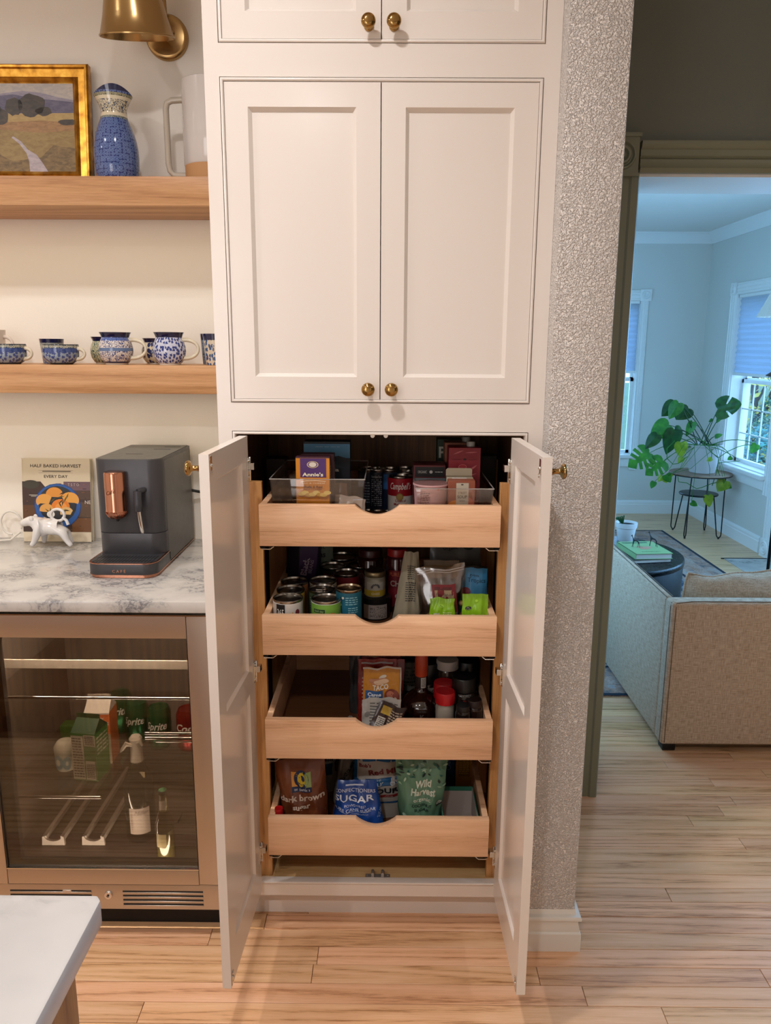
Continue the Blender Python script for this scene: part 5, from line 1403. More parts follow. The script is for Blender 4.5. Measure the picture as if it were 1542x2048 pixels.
t, w = cardbox('soup_box', 'small soup packet box with an onion picture at the front of the right bin', 'box', at(896, 985, 'y', .01), at(950, 985, 'y', .01), .01, .03, at(920, 962, 'y', .01).z - ZR, '8a4a34', ZR, prints=soup, hv=.05)

t2, w2 = cardbox('soup_box', 'open cream soup packet box with its flap up behind the onion-picture box', 'box', at(893, 960, 'y', .05), at(946, 960, 'y', .05), .046, .030, at(920, 955, 'y', .05).z - ZR, 'a89c84', ZR, prints=lambda w, h: [('rect', -w * .3, h * .80, w * .25, h, 'c8c4bc')])
hh2 = at(920, 955, 'y', .05).z - ZR
m = MB(); m.prism([(-w2 / 2, hh2), (w2 / 2, hh2), (w2 / 2, hh2 + .014), (w2 / 2 - .004, hh2 + .018), (-w2 / 2 + .004, hh2 + .018), (-w2 / 2, hh2 + .014)], .028, .030, 'y'); m.build('flap', mat('b0a48c', .5), t2)
t, w = cardbox('tea_box', 'flat black tea box lying behind the pink noodle cup', 'box', at(827, 935, 'y', .12), at(891, 935, 'y', .12), .12, .07, at(860, 931, 'y', .12).z - ZR, '5a2226', ZR, prints=lambda w, h: [('rect', -w / 2 + .004, h * .80, w / 2 - .002, h * .97, '0e0e10'), ('text', 'ORGANIC', -w * .22, h * .885, h * .045, 'b0aca4', {'w': w * .28}), ('ell', w * .05, h * .885, .004, .004, 'b0aca4'), ('lines', w * .18, h * .87, w * .42, h * .90, 1, 'b0aca4'), ('rect', -w / 2, h * .70, w / 2, h * .78, '6a767c')])
def broth(w, h): return [('ell', -w * .25, h * .45, w * .13, w * .13, 'c46468'), ('ell', -w * .25, h * .45, w * .11, w * .11, 'a8323c'), ('ell', w * -.06, h * .58, w * .13, w * .13, 'c46468'), ('ell', w * -.06, h * .58, w * .11, w * .11, 'a8323c'), leaf_poly(w * .25, h * .55, w * .45, w * .04, .9, 'c4686c'), leaf_poly(w * .22, h * .40, w * .4, w * .03, .5, 'c4686c'), leaf_poly(-w * .2, h * .9, w * .4, w * .03, .6, 'c4686c'), leaf_poly(w * .2, h * .9, w * .4, w * .03, .1, 'c4686c'), ('ell', 0, h * .745, w * .05, w * .05, '2a1416'), ('text', 'ORGANIC', -w * .25, h * .745, h * .03, '6a1c24', {'w': w * .3}), ('text', 'pacific', w * .26, h * .745, h * .03, '6a1c24', {'w': w * .25}), ('text', 'e', w * .33, h * .27, h * .09, '2a1416')]
rb0, rb1 = at(897, 930, 'y', .125), at(961, 930, 'y', .125); hb = at(930, 896, 'y', .125).z - ZR
t, w = cardbox('broth_carton', 'red broth carton with a white screw cap in the right bin', 'carton', rb0, rb1, .125, .055, hb, '8e2430', ZR, prints=broth, hv=.075)
MB().lathe([(0, 0), (.0105, 0), (.0105, .010), (.0095, .012), (0, .012)], 20, (w * .22, .028, hb + .0005)).build('screw_cap', mat('a8a49c', .4), t)
t, w = cardbox('broth_carton', 'brown broth carton with a grey cap behind the red carton', 'carton', at(889, 925, 'y', .195), at(948, 925, 'y', .195), .195, .055, at(915, 886, 'y', .195).z - ZR, '8a5238', ZR)
MB().lathe([(0, 0), (.0105, 0), (.0105, .010), (.0095, .012), (0, .012)], 20, (w * .25, .028, at(915, 886, 'y', .195).z - ZR + .0005)).build('screw_cap', mat('8c8880', .4), t)
t, w = cardbox('broth_carton', 'dark green broth carton farthest back in the right bin', 'carton', at(875, 925, 'y', .262), at(925, 925, 'y', .262), .285, .055, at(900, 881, 'y', .262).z - F1, '1f3322', F1, prints=lambda w, h: [('text', 'P', -w * .28, h * .82, h * .15, 'b8b4a4', {'bold': .02})])
cardbox('shelf_box', 'dark cardboard box standing at the back right of the top drawer', 'box', at(962, 935, 'y', .34), at(993, 935, 'y', .34), .345, .06, .14, '2c201c', F1)

# ---------------------------------------------------------------- drawer 2
F2 = DFL[1]
h15, r15 = .106, .0352
CANLBL = lambda c: [('rect', -.03, .03, .03, .06, c)]
can('white bean can marked 365 at the front left of the second drawer', 576, 1194.5, r15 + .001, h15, F2, 'cbc6be',
    [('poly', [(-.026, .052), (-.022, .049), (-.007, .049), (-.003, .052), (-.003, .098), (-.026, .098)], '15171a'), ('text', '365', -.0145, .078, .016, 'dcd8d0', {'w': .0175, 'bold': .02}), ('text', 'Whole Foods', -.0145, .064, .003, 'b8b4ac', {'w': .017}), ('text', 'Market', -.0145, .059, .003, 'b8b4ac', {'w': .009}), leaf_poly(.014, .070, .020, .0042, 1.45, 'b88a34'), leaf_poly(.006, .060, .011, .003, -.6, '3a7a8c'), ('ell', .027, .078, .0055, .0075, '6a1c28'), ('text', 'BLACK BEANS', -.009, .044, .0065, '2a2a2a', {'w': .032, 'bold': .01})], a0=.0)
can('dark-lidded can right behind the can marked 365', 581.4, 1177.7, r15, h15, F2, 'b89a3a', [('rect', .01, .03, .04, .09, '8aa04a')])
can('can with an orange label third in the left row of the second drawer', 589, 1160.8, r15, h15, F2, 'a86a3a', None)
can('white and green can with an orange leaf at the front of the second drawer', 652, 1195.4, r15 + .0005, h15, F2, 'c6c2ba',
    [('rect', -.052, .070, .052, .0985, '6fa03c', {'n': 26}), ('rect', -.030, .078, .000, .087, '1c3a20'), ('text', 'field day', -.015, .0825, .005, 'a8c880', {'w': .024}), leaf_poly(.016, .070, .027, .0085, .25, 'c8611e'), ('lines', .009, .065, .023, .075, 3, 'e0b090'), ('text', 'Unsweetened', -.012, .061, .0055, '3a2c30', {'w': .028}), ('text', 'Coconut', -.008, .050, .0055, '5a2c30', {'w': .03}), ('lines', .028, .02, .036, .068, 9, '4a4a44')])
can('pull-tab can directly behind the orange-leaf can', 644.7, 1176, r15, h15, F2, '3a4a34', [('lines', -.034, .02, -.02, .09, 12, '8a9a84')], tab=True)
can('cream-labelled can third in the second row of the second drawer', 646.4, 1159, r15, h15, F2, 'a09880', None)
can('teal seed can with white lettering beside the orange-leaf can', 697.5, 1174.5, .0318, .123, F2, '1b5f74',
    [leaf_poly(-.022 + .004 * (i % 2), .098 - i * .011, .007, .0016, .8 + i * .5, 'c8ccc0') for i in range(6)] + [('lines', -.006, .086, .024, .108, 4, '7fb0b8'), ('lines', .0, .066, .024, .082, 3, '7fb0b8'), ('lines', .004, .02, .024, .058, 6, '8fb8bc'), ('ell', -.012, .105, .003, .003, 'c8ccc0')], rim='b8a890')
can('can with a red label and a round seal in the middle of the second drawer', 692.7, 1144, r15, h15, F2, '7c1c28', [('rect', -.04, .02, .04, .072, 'a89c88', {'n': 20}), ('ell', .012, .074, .011, .011, '2a2620'), ('ell', .012, .074, .008, .008, 'b0a070')], lid='5a4038')
can('tomato can with orange lettering behind the red-label can', 666.6, 1130.5, r15, h15, F2, '241612', [('text', 'SAN MARZANO', .004, .082, .014, 'b06a34', {'w': .062, 'bold': .02})])
can('can with a white rim label behind and right of the red-label can', 720.5, 1128.8, r15, h15, F2, '6a2224', [('text', 'GREEN', -.006, .085, .012, 'a89888', {'w': .05})])
can('wide dark can farthest back in the middle of the second drawer', 683.5, 1112, .045, .110, F2, '6a5840', None)
# short tin with a jar on top
zt_ = .058
p = at(751, 1190, 'z', F2 + zt_)
t = thing('short_tin', 'short white tin with black printing under the small jar', 'tin', (p.x, p.y, F2 + .0006))
MB().lathe([(0, 0), (.037, 0), (.038, .002), (.038, zt_ - .012), (.0395, zt_ - .011), (.0395, zt_ - .001), (.038, zt_), (0, zt_)], 40).build('tin_body', mat('1c1a19', .35), t)
print_on('label', t, on_can(.0382), [('rect', -.034, .004, .034, .042, 'b4a8a2', {'n': 16}), ('lines', -.014, .007, .030, .039, 9, '26221f')])
tj = thing('spice_jar', 'small gold-labelled jar standing on top of the short tin', 'jar', (p.x - .0015, p.y + .002, F2 + zt_ + .0012))
MB().lathe([(0, 0), (.026, 0), (.0275, .003), (.0275, .044), (.026, .049), (.024, .052), (0, .052)], 32).build('jar_body', mat('9c9684', .2), tj)
MB().lathe([(0, .0525), (.027, .0525), (.0275, .055), (.0275, .064), (.026, .066), (.024, .0655), (0, .0645)], 32).build('lid', mat('8a7a58', .35, .7), tj)
MB().lathe([(0, .0662), (.0245, .0662), (.024, .0668), (0, .0668)], 32).build('lid_top', mat('2a2420', .4), tj)
print_on('label', tj, on_can(.0276), [('rect', -.04, .003, .04, .019, 'a8902c', {'n': 18}), ('rect', -.022, .019, .024, .040, 'a8a294', {'n': 14}), ('text', 'GHEE', .002, .010, .006, 'd8d0b0', {'w': .022})] + [leaf_poly(.002 + .009 * math.cos(a), .027 + .008 * math.sin(a), .007, .0014, a, '3a3a44') for a in [PI * i / 8 for i in range(9)]])
# bean bags at the back left
t, fn = pouch('bean_bag', 'purple and pale bag of black beans at the back left of the second drawer', 'bag', at(600, 1140, 'y', .30).x, .31, F2, .10, .085, .20, .05, '2c2434', (.12, .1, 0), seed=8)
print_on('label', t, fn, [('rect', -.01, .03, .036, .17, '43285a', {'n': 4}), ('text', 'Black', .006, .11, .016, 'b0a4b8', {'rot': 1.45, 'bold': .03}), ('text', 'BEANS', .022, .11, .009, 'b0a4b8', {'rot': 1.45})])
t, fn = pouch('bean_bag', 'pale green bag of beans beside the purple bean bag', 'bag', at(630, 1140, 'y', .34).x, .36, F2, .11, .10, .20, .05, '6f7a6c', (.10, 0, 0), seed=9)
print_on('label', t, fn, [('text', 'Organic', .0, .150, .013, '1c1c1a', {'w': .06}), ('text', 'Beans', .006, .128, .016, '1c1c1a', {'w': .05, 'bold': .02}), ('ell', .03, .09, .014, .018, '2a3a28')])
bin_('clear low plastic bin around the bean bags', at(568, 1160, 'y', .24).x, at(642, 1160, 'y', .24).x, .235, .42, F2, .055)
# red bottles behind
def jarlike(name, label, cat, u, v_top, y, r, fl, body, prof=None, cap=None, cap_h=.02, cap_r=None, prints=None, rough=.12, capmat=None, group=None, cap_rough=.35):
    P = at(u, v_top, 'y', y); h = P.z - fl
    t = thing(name, label, cat, (P.x, y + 0, fl + .0006), 0, group)
    hb = h - cap_h; cr = cap_r or r * .9
    pr = prof(r, hb) if prof else [(0, 0), (r * .93, 0), (r, .003), (r, hb - .008), (r * .86, hb), (0, hb)]
    MB().lathe(pr, 36).build('jar_body', body if not isinstance(body, str) else mat(body, rough, coat=.3), t, angle=60)
    MB().lathe([(0, hb + .0004), (cr, hb + .0004), (cr, h - .003), (cr * .95, h), (0, h)], 36).build('cap', capmat or mat(cap, cap_rough), t, angle=60)
    if prints: print_on('label', t, on_can(r), prints)
    return t
jarlike('sauce_jar', 'dark red sauce jar behind the small gold-labelled jar', 'jar', 741, 1097, .30, .036, F2, '2a0c0c', cap='3a1414', prints=[('rect', -.02, .05, .022, .085, '8c8478', {'n': 8}), ('text', 'SALSA', 0, .07, .012, '7a1c20', {'w': .036, 'bold': .03})])
jarlike('spice_canister', 'red chili canister behind the beige paper bag', 'jar', 795, 1096, .24, .030, F2, '3a0e14', cap='8c1210', prints=[('rect', -.03, .015, .03, .115, '7c1424', {'n': 12}), ('text', 'PURE', -.008, .105, .010, 'c06040', {'w': .028, 'bold': .03}), ('text', 'CHILI', .003, .080, .015, 'c0a8a0', {'w': .045, 'bold': .03}), ('ell', 0, .045, .006, .006, 'b0a098')])
# beige paper bag leaning
pb = at(818, 1212, 'y', .09)
t, fn = pouch('paper_bag', 'beige paper bag with a nutrition panel leaning in the second drawer', 'bag', pb.x - .004, .095, F2 + .012, .084, .036, at(820, 1098, 'y', .14).z - F2 - .012, .055, '9a927c', (-.10, .08, .25), wave=.004, seed=12, rough=.7)
print_on('label', t, fn, [('lines', -.016, .060, .010, .110, 9, '34302a'), ('lines', -.012, .115, .008, .150, 7, '4a4438'), ('ell', .030, .03, .007, .007, '22343c')])
cardbox('nut_tray', 'flat tray of amber nuts under the beige paper bag', 'tray', at(800, 1215, 'y', .04), at(848, 1215, 'y', .04), .05, .09, .0115, '8a5a22', F2)
# clear clamshell with dates label
c0, c1 = at(778, 1235, 'y', -.012), at(846, 1235, 'y', -.012)
t = thing('clamshell_tub', 'clear clamshell tub with a cream label by the scoop of the second drawer', 'tub', ((c0.x + c1.x) / 2, -.012, F2 + .0006)); w = c1.x - c0.x; hc = .040
m = MB(); m.box(-w / 2, w / 2, 0, .052, 0, hc); m.build('tub_body', M_PLASTIC, t, bevel=.006, seg=3)
m = MB(); m.box(-w / 2 + .003, w / 2 - .003, .003, .049, .002, hc * .6); m.build('filling', mat('3a2a1c', .6), t, bevel=.004)
print_on('label', t, on_front(-.0005), [('rect', -w * .28, .002, w * .46, hc - .003, '8f7c64'), ('rect', -w * .28, 0.0, w * .1, hc * .35, 'b8ab8c'), ('text', 'MEDJOOL', w * .1, hc * .6, .007, '4a2c1e', {'w': w * .42}), ('rect', -w * .05, hc * .34, w * .25, hc * .44, '5a2c1e')])
# nut bag in clear plastic, leaning
M_ZIP = thin_glass('zip_bag_film', 'e8e2dc', .10, .16, 1.5)
nb0 = at(893, 1215, 'y', .045)
h_ = .172
t, fn = pouch('nut_bag', 'clear zip bag of macadamia nuts with a red-framed label', 'bag', nb0.x, .055, F2, .112, .124, h_, .046, 'c0b8b0', (-.12, -.10, 0), wave=.004, seed=14, mat_=M_ZIP, taper=1.4)
print_on('label', t, vis(fn, .040, h_), [('rect', -.024, .022, .034, .112, '7c1a20', {'n': 6}), ('rect', -.018, .030, .027, .094, 'a8906c', {'n': 6}), ('rect', -.018, .094, .027, .104, '5a1c18', {'n': 6}), ('text', 'Macadamias', .0045, .080, .010, '3a1c14', {'w': .041, 'shear': .25}), ('text', 'Dry Roasted &', .0045, .068, .006, '3a1c14', {'w': .034}), ('text', 'Salted', .0045, .060, .006, '3a1c14', {'w': .018}), ('text', '17g', .018, .040, .006, '3a1c14'), ('rect', -.056, .158, .058, .1595, 'd8d0cc', {'n': 10}), ('rect', -.056, .151, .058, .152, 'd8d0cc', {'n': 10})])
rn = random.Random(9)
m = MB()
for i in range(34):
    s = rn.uniform(-.046, .046); tt = rn.uniform(.008, .075) * (1 if abs(s) > .02 else .5)
    m.ball((s, rn.uniform(-.010, .004), tt), .0075, n=9, k=6)
o = m.build('macadamia_nuts', mat('b08a60', .5), t); o['kind'] = 'stuff'
for (u0, u1, vt, y, sd, lb, txt) in ((860, 910, 1199, .000, 21, 'bright green snack packet lying crooked below the nut bag', 0), (926, 978, 1191, -.008, 22, 'bright green snack packet with a black starburst at the right of the second drawer', 1)):
    a, b = at(u0, 1225, 'y', y), at(u1, 1225, 'y', y); hh = at(u0, vt, 'y', y + .01).z - F2
    t, fn = pouch('snack_packet', lb, 'packet', (a.x + b.x) / 2, y + .012, F2, b.x - a.x, b.x - a.x, hh, .020, '7fae1e', (-.08, 0, (-.1 if not txt else .03)), wave=.004, seed=sd, rough=.22, closed_bottom=True)
    fn = vis(fn, hh * .40, hh)
    if txt: print_on('label', t, fn, [('poly', [(-.017 + (.0082 if i % 2 else .0066) * math.cos(PI * i / 11), hh * .52 + (.0082 if i % 2 else .0066) * math.sin(PI * i / 11)) for i in range(22)], '14161a'), ('text', 'No', -.017, hh * .545, .003, 'd0d8a0'), ('text', 'Shells', -.017, hh * .495, .003, 'd0d8a0'), ('text', 'Wonderful', .004, hh * .30, .0055, 'd8e4a0', {'w': .028}), ('text', 'Roasted & Salted', .002, hh * .20, .004, '14300e', {'w': .034}), ('ell', .002, hh * .78, .004, .005, '9cc838')])
    else: print_on('label', t, fn, [('ell', -.002, hh * .7, .006, .006, '9cc838'), ('ell', -.002, hh * .7, .004, .004, '6f9c1a'), ('rect', -.020, hh * .1, -.006, hh * .42, 'b8bc9c'), ('lines', .002, hh * .25, .022, hh * .5, 4, 'd8e4a0')])
t, fn = pouch('snack_pouch', 'sky blue snack pouch behind the nut bag', 'bag', at(948, 1180, 'y', .09).x, .10, F2, .068, .062, at(950, 1138, 'y', .10).z - F2, .028, '3f86b4', (-.04, .02, 0), seed=24, rough=.35)
print_on('label', t, fn, [('text', 'Tropics', .004, .125, .011, '14303c', {'w': .044}), ('text', 'guava', -.002, .138, .007, '14303c'), ('text', 'MIA', .000, .052, .018, '12303c', {'w': .034, 'bold': .03}), ('ell', -.022, .095, .012, .012, '7a2434')])
pouch('snack_pouch', 'dark brown pouch peeking out behind the blue pouch', 'bag', at(935, 1180, 'y', .20).x, .20, F2, .10, .10, at(950, 1133, 'y', .20).z - F2, .03, '3a3028', (0, 0, 0), seed=25)
t, fn = pouch('paper_bag', 'brown paper bag standing behind the nut bag', 'bag', at(882, 1180, 'y', .15).x, .155, F2, .09, .09, at(880, 1122, 'y', .15).z - F2, .03, '7a6a58', (0, 0, 0), seed=26, rough=.7)
t, fn = pouch('bean_bag', 'white organic bag lying at the back right of the second drawer', 'bag', at(910, 1130, 'y', .33).x, .33, F2, .15, .14, at(910, 1095, 'y', .33).z - F2, .05, '6c6a64', (0, 0, 0), seed=27)
print_on('label', t, fn, [('text', 'Organic', -.014, .150, .012, '1c1c1a', {'w': .042}), ('ell', .035, .155, .016, .014, '26382a')])

# ---------------------------------------------------------------- drawer 3
F3 = DFL[2]
def packet(label, u0, u1, vt, vb, y, color, prints, rot=(-.18, 0, 0), seed=0, z0=None, d=.010):
    a, b = at(u0, vb, 'y', y), at(u1, vb, 'y', y); z0 = F3 if z0 is None else z0
    h = (at((u0 + u1) / 2, vt, 'y', y + .02).z - z0) / math.cos(rot[0])
    t, fn = pouch('seasoning_packet', label, 'packet', (a.x + b.x) / 2, y, z0, b.x - a.x, b.x - a.x, h, d, color, rot, wave=.003, seed=seed, rough=.28, closed_bottom=True, topwave=.010)
    if prints: print_on('label', t, fn, prints(b.x - a.x, h))
    return t
packet('orange carne asada seasoning packet at the front of the packet stack', 726, 801, 1338, 1450, .040, 'b87a20', lambda w, h: [
    ('rect', -w * .44, h * .46, w * .02, h * .66, '1f4f86'), ('text', 'TACO', -w * .04, h * .71, h * .07, 'd8d0c4', {'w': w * .42, 'bold': .04}), ('text', 'Carne', -w * .2, h * .605, h * .05, 'd8dce4', {'w': w * .36, 'bold': .04}), ('text', 'Asada', -w * .2, h * .545, h * .05, 'd8dce4', {'w': w * .38, 'bold': .04}),
    ('ell', w * .02, h * .86, w * .10, h * .025, 'c8c0b0'), ('ell', -w * .1, h * .80, w * .25, h * .05, 'b07a5c'), ('ell', -w * .02, h * .79, w * .2, h * .04, 'd0b090'), ('ell', w * .26, h * .58, w * .20, h * .10, '7a3424'), ('ell', w * .22, h * .60, w * .1, h * .05, 'b06a50'), ('ell', w * .32, h * .53, w * .08, h * .04, 'c8a890'), ('rect', -w / 2, h * .975, w / 2, h, 'b8b0a8'), ('rect', w * .47, h * .5, w * .5, h, 'b8b0a8')], seed=31)
packet('white-backed seasoning packet with fine print behind the orange packet', 722, 800, 1400, 1462, .012, 'a8a49c', lambda w, h: [('lines', -w * .3, h * .3, w * .42, h * .9, 9, '5a5650'), ('ell', -w * .36, h * .62, w * .07, w * .07, '7a7670')], rot=(-.28, .03, 0), seed=32)
packet('red seasoning packet rising behind the orange packet', 716, 792, 1322, 1440, .085, '8c2418', lambda w, h: [('lines', -w * .4, h * .3, -w * .3, h * .75, 8, 'c8b0a0'), ('rect', -w * .42, h * .93, w * .4, h * .955, 'a89c98')], seed=33)
packet('dark red seasoning packet at the back of the packet stack', 722, 800, 1316, 1430, .120, '6c1014', None, seed=34)
packet('bright red seasoning packet leaning right in the packet stack', 730, 802, 1319, 1430, .105, '7c1418', None, rot=(-.15, .05, 0), seed=35)
t = packet('brown packet with a yellow label lying tilted in the scoop of the third drawer', 727, 785, 1412, 1462, -.018, '2e1a14', lambda w, h: [('rect', -w * .32, h * .70, w * .02, h * .90, 'a8892c'), ('rect', -w * .36, h * .30, -w * .08, h * .62, 'b0a89c'), ('lines', .0, h * .3, w * .42, h * .88, 9, 'a08c74'), ('lines', -w * .33, h * .33, -w * .1, h * .6, 6, '2c2420'), ('rect', -w * .1, h * .02, w * .4, h * .22, 'b0a89c')], rot=(-.45, .42, 0), seed=36, z0=F3 + .008)
t, fn = pouch('crumpled_bag', 'crumpled grey plastic bag lying left of the packets', 'bag', at(712, 1440, 'y', .03).x, .03, F3, .05, .03, .055, .03, '6f675f', (-.2, -.5, 0), seed=37, wave=.008, rough=.25)
t, fn = pouch('crumpled_bag', 'dark see-through bag behind the packets in the third drawer', 'bag', at(718, 1400, 'y', .17).x, .17, F3, .05, .05, .20, .03, '3c3c3e', (0, 0, 0), seed=38, wave=.006, rough=.2)
# round bottle
bp = at(842, 1390, 'y', .09); R_ = .0515
M_AMB = mat('1c0b07', .05, coat=.9, spec=.7)
t = thing('round_liqueur_bottle', 'round dark amber bottle with an orange neck in the third drawer', 'bottle', (bp.x, .095, F3 + .0006))
ht = at(833, 1316, 'y', .10).z - F3 + .02
pr = [(0, 0), (.030, 0), (.034, .003)] + [(R_ * math.sin(a), .050 - .050 * math.cos(a)) for a in [PI * (.25 + .62 * i / 14) for i in range(15)]]
zz = pr[-1][1]; pr += [(.0165, zz + .006), (.0150, zz + .012), (.0145, zz + .045), (0, zz + .046)]
MB().lathe(pr, 44).build('glass_body', M_AMB, t, angle=70)
MB().lathe([(.0150, zz + .012), (.0157, zz + .013), (.0157, zz + .050), (.0150, zz + .052), (0, zz + .053)], 28).build('neck_label', mat('241814', .5), t)
MB().lathe([(.0162, zz + .044), (.0168, zz + .046), (.0168, ht + .0), (.015, ht + .003), (0, ht + .003)], 28).build('cap', mat('a83c20', .4), t)
print_on('neck_print', t, on_can(.0158, .3), [('rect', -.006, zz + .014, .008, zz + .042, 'a8a298', {'n': 6}), ('lines', -.004, zz + .017, .006, zz + .040, 6, '2c2824')])
print_on('seal', t, lambda s, tt, h: (s, -math.sqrt(max(0, (R_ + h) ** 2 - s * s - (tt - .050) ** 2)), tt), [('text', 'COINTREAU', 0, .062, .0055, '5a544c', {'w': .024}), ('text', 'K', .002, .048, .012, '56504a', {'bold': .03})])
CAPW = mat('aaa49c', .45)
jarlike('spice_jar', 'clear spice jar with a white and red cap behind the lemon pepper jar', 'jar', 895, 1318, .135, .027, F3, '332620', capmat=CAPW, cap_h=.024, cap_r=.029)

t = jarlike('spice_jar', 'lemon pepper jar with a red cap at the front of the third drawer', 'jar', 890.5, 1382, .025, .0235, F3, '8a8276', cap='a31018', cap_h=.030, cap_r=.0245,
    prints=[('rect', -.024, .003, .024, .062, '9c9484', {'n': 12}), ('ell', -.013, .052, .0065, .0065, 'b8b0a0'), ('rect', -.004, .047, .015, .060, '9a3414'), ('rect', -.004, .047, .015, .053, 'b08a20'), ('text', 'LEMON', -.004, .040, .0075, '2a241e', {'w': .026, 'bold': .01}), ('text', 'PEPPER', -.002, .030, .0075, '2a241e', {'w': .030, 'bold': .01}), ('lines', .016, .01, .023, .05, 7, '4a443c')])
jarlike('spice_jar', 'second red-capped spice jar just behind the lemon pepper jar', 'jar', 888, 1364, .078, .0255, F3, '3a1c18', cap='9a0f16', cap_h=.040, cap_r=.0262, prints=[('text', 'chili', -.018, .056, .008, 'b0a090', {'bold': .02})])
jarlike('vinegar_bottle', 'slim bottle with a white label behind the round amber bottle', 'bottle', 818, 1316, .20, .030, F3, '15100e', cap='1a1412', prints=[('rect', -.024, .06, .024, .14, '68645e', {'n': 8}), ('lines', -.018, .07, .018, .13, 6, '22201e')])
jarlike('sauce_bottle', 'dark sauce bottle with a white crest label behind the round amber bottle', 'bottle', 857, 1322, .145, .034, F3, '14100f', cap='0d0b0b', cap_h=.05, prints=[('rect', -.034, .038, .038, .096, '7c766e', {'n': 16}), ('text', "KING'S", .006, .084, .011, '1a1614', {'w': .046, 'bold': .03, 'rot': .25}), ('ell', .008, .062, .010, .012, '2a2624'), ('lines', -.01, .042, .03, .050, 2, '3a3632')])
jarlike('sauce_bottle', 'black balsamic bottle with white letters at the right of the third drawer', 'bottle', 928, 1352, .055, .0335, F3, '0e0c0c', cap='100e0e', cap_h=.035, cap_r=.030, prints=[('rect', -.004, .075, .004, .105, '7c2420'), ('text', 'AL\u00b7XIR', -.004, .060, .013, 'a8a29a', {'w': .040, 'bold': .02}), ('text', 'Balsamic', -.004, .044, .008, '908a84', {'w': .034}), ('text', 'UNION', 0, .118, .005, '7a746e', {'w': .03})], rough=.1)
jarlike('sauce_bottle', 'tall black-capped bottle behind the balsamic bottle', 'bottle', 935, 1318, .16, .036, F3, '0c0b0b', cap='0a0909', cap_h=.09, cap_r=.034)
jarlike('hot_sauce_jar', 'small jar with a red and white label in front of the balsamic bottle', 'jar', 948, 1398, .018, .0215, F3, '1c0f0c', cap='241816', cap_h=.018, prints=[('rect', -.02, .022, .022, .042, '8c2420', {'n': 10}), ('text', 'Red', .004, .032, .008, 'b8b0a4', {'bold': .03}), ('rect', -.02, .0415, .022, .045, 'a8a298', {'n': 10})])
jarlike('hot_sauce_jar', 'small black jar with white lettering at the front right of the third drawer', 'jar', 926, 1410, -.004, .019, F3, '100d0d', cap='0d0b0b', cap_h=.014, prints=[('text', 'MAZI', -.002, .028, .010, '9a948c', {'rot': 1.0, 'bold': .02})])

# ---------------------------------------------------------------- drawer 4 (bottom)
F4 = DFL[3]
def bagpx(label, u0, u1, vm, vt, y, color, d, rot=(0, 0, 0), wt=.95, name='sugar_bag', **k):
    a, b = at(u0, vm, 'y', y), at(u1, vm, 'y', y); w = b.x - a.x
    h = at((u0 + u1) / 2, vt, 'y', y + .02).z - F4
    t, fn = pouch(name, label, 'bag', (a.x + b.x) / 2, y + d / 2, F4, w, w * wt, h, d, color, rot, **k)
    return t, vis(fn, .040, h), w, h
t, fn, w, h = bagpx('brown bag of organic dark brown sugar at the left of the bottom drawer', 566, 656, 1620, 1527, .0, '6e3a20', .085, (-.03, -.10, 0), 1.14, seed=41, wave=.009, rough=.25)
print_on('label', t, fn, [('rect', -w * .20, h * .565, w * .02, h * .80, 'c88a3c'), ('rect', -w * .02, h * .565, w * .24, h * .80, '8a9c5c'), ('ell', w * .02, h * .69, w * .165, h * .135, '16274c'), ('ell', w * .02, h * .69, w * .085, h * .105, 'c8ac1c'), ('rect', -w * .20, h * .49, w * .24, h * .575, '16274c'), ('text', 'organics', w * .02, h * .535, h * .045, 'c8ccd4', {'w': w * .36, 'bold': .02}),
    ('text', 'dark brown', -w * .0, h * .405, h * .085, 'cdb9a6', {'w': w * .98, 'bold': .03}), ('text', 'sugar', -w * .02, h * .275, h * .075, 'cdb9a6', {'w': w * .38, 'bold': .03}), ('text', 'NET WT 2 LBS', -w * .12, h * .10, h * .025, 'b8a694', {'w': w * .34}), ('ell', w * .24, h * .09, w * .075, w * .075, 'b8b8a4'), ('ell', w * .24, h * .09, w * .062, w * .062, '2c5a50'), ('text', 'USDA', w * .24, h * .10, h * .03, 'c8ccc0', {'w': w * .085})])
t, fn, w, h = bagpx('white and blue bag of unbleached all-purpose flour in the bottom drawer', 706, 806, 1600, 1512, .085, 'b8b0a6', .07, (0, 0, 0), .96, name='flour_bag', seed=42, wave=.005, rough=.5, taper=5)
print_on('label', t, fn, [('rect', -w * .49, h * .88, w * .49, h * .995, '1c5f94', {'n': 10}), ('rect', -w * .49, h * .1, -w * .42, h * .9, '1c5f94', {'n': 2}), ('text', "Bob's", -w * .26, h * .81, h * .06, '7a1f22', {'w': w * .24, 'bold': .04, 'rot': .03}), ('text', 'Red Mill', w * .12, h * .71, h * .095, '7a1f22', {'w': w * .62, 'bold': .04, 'rot': .14}),
    ('poly', [(-w * .46, h * .53), (w * .48, h * .62), (w * .48, h * .52), (w * .48, h * .44), (-w * .46, h * .36)], '1f5c8e'), ('text', 'UNBLEACHED WHITE', w * .02, h * .545, h * .035, 'c8d0d4', {'w': w * .8, 'rot': .09}), ('text', 'ALL-PURPOSE', w * .05, h * .455, h * .075, 'd0d4d4', {'w': w * .86, 'bold': .03, 'rot': .08}), ('text', 'FLOUR', w * .08, h * .30, h * .11, '20242a', {'w': w * .66, 'bold': .03, 'rot': .04}),
    ('rect', -w * .3, h * .165, w * .40, h * .215, '8a2422'), ('text', 'BAKING FLOUR', w * .05, h * .19, h * .022, 'd8c0b8', {'w': w * .5}), ('rect', -w * .49, 0.004, w * .49, h * .06, '1c4f80', {'n': 8})])
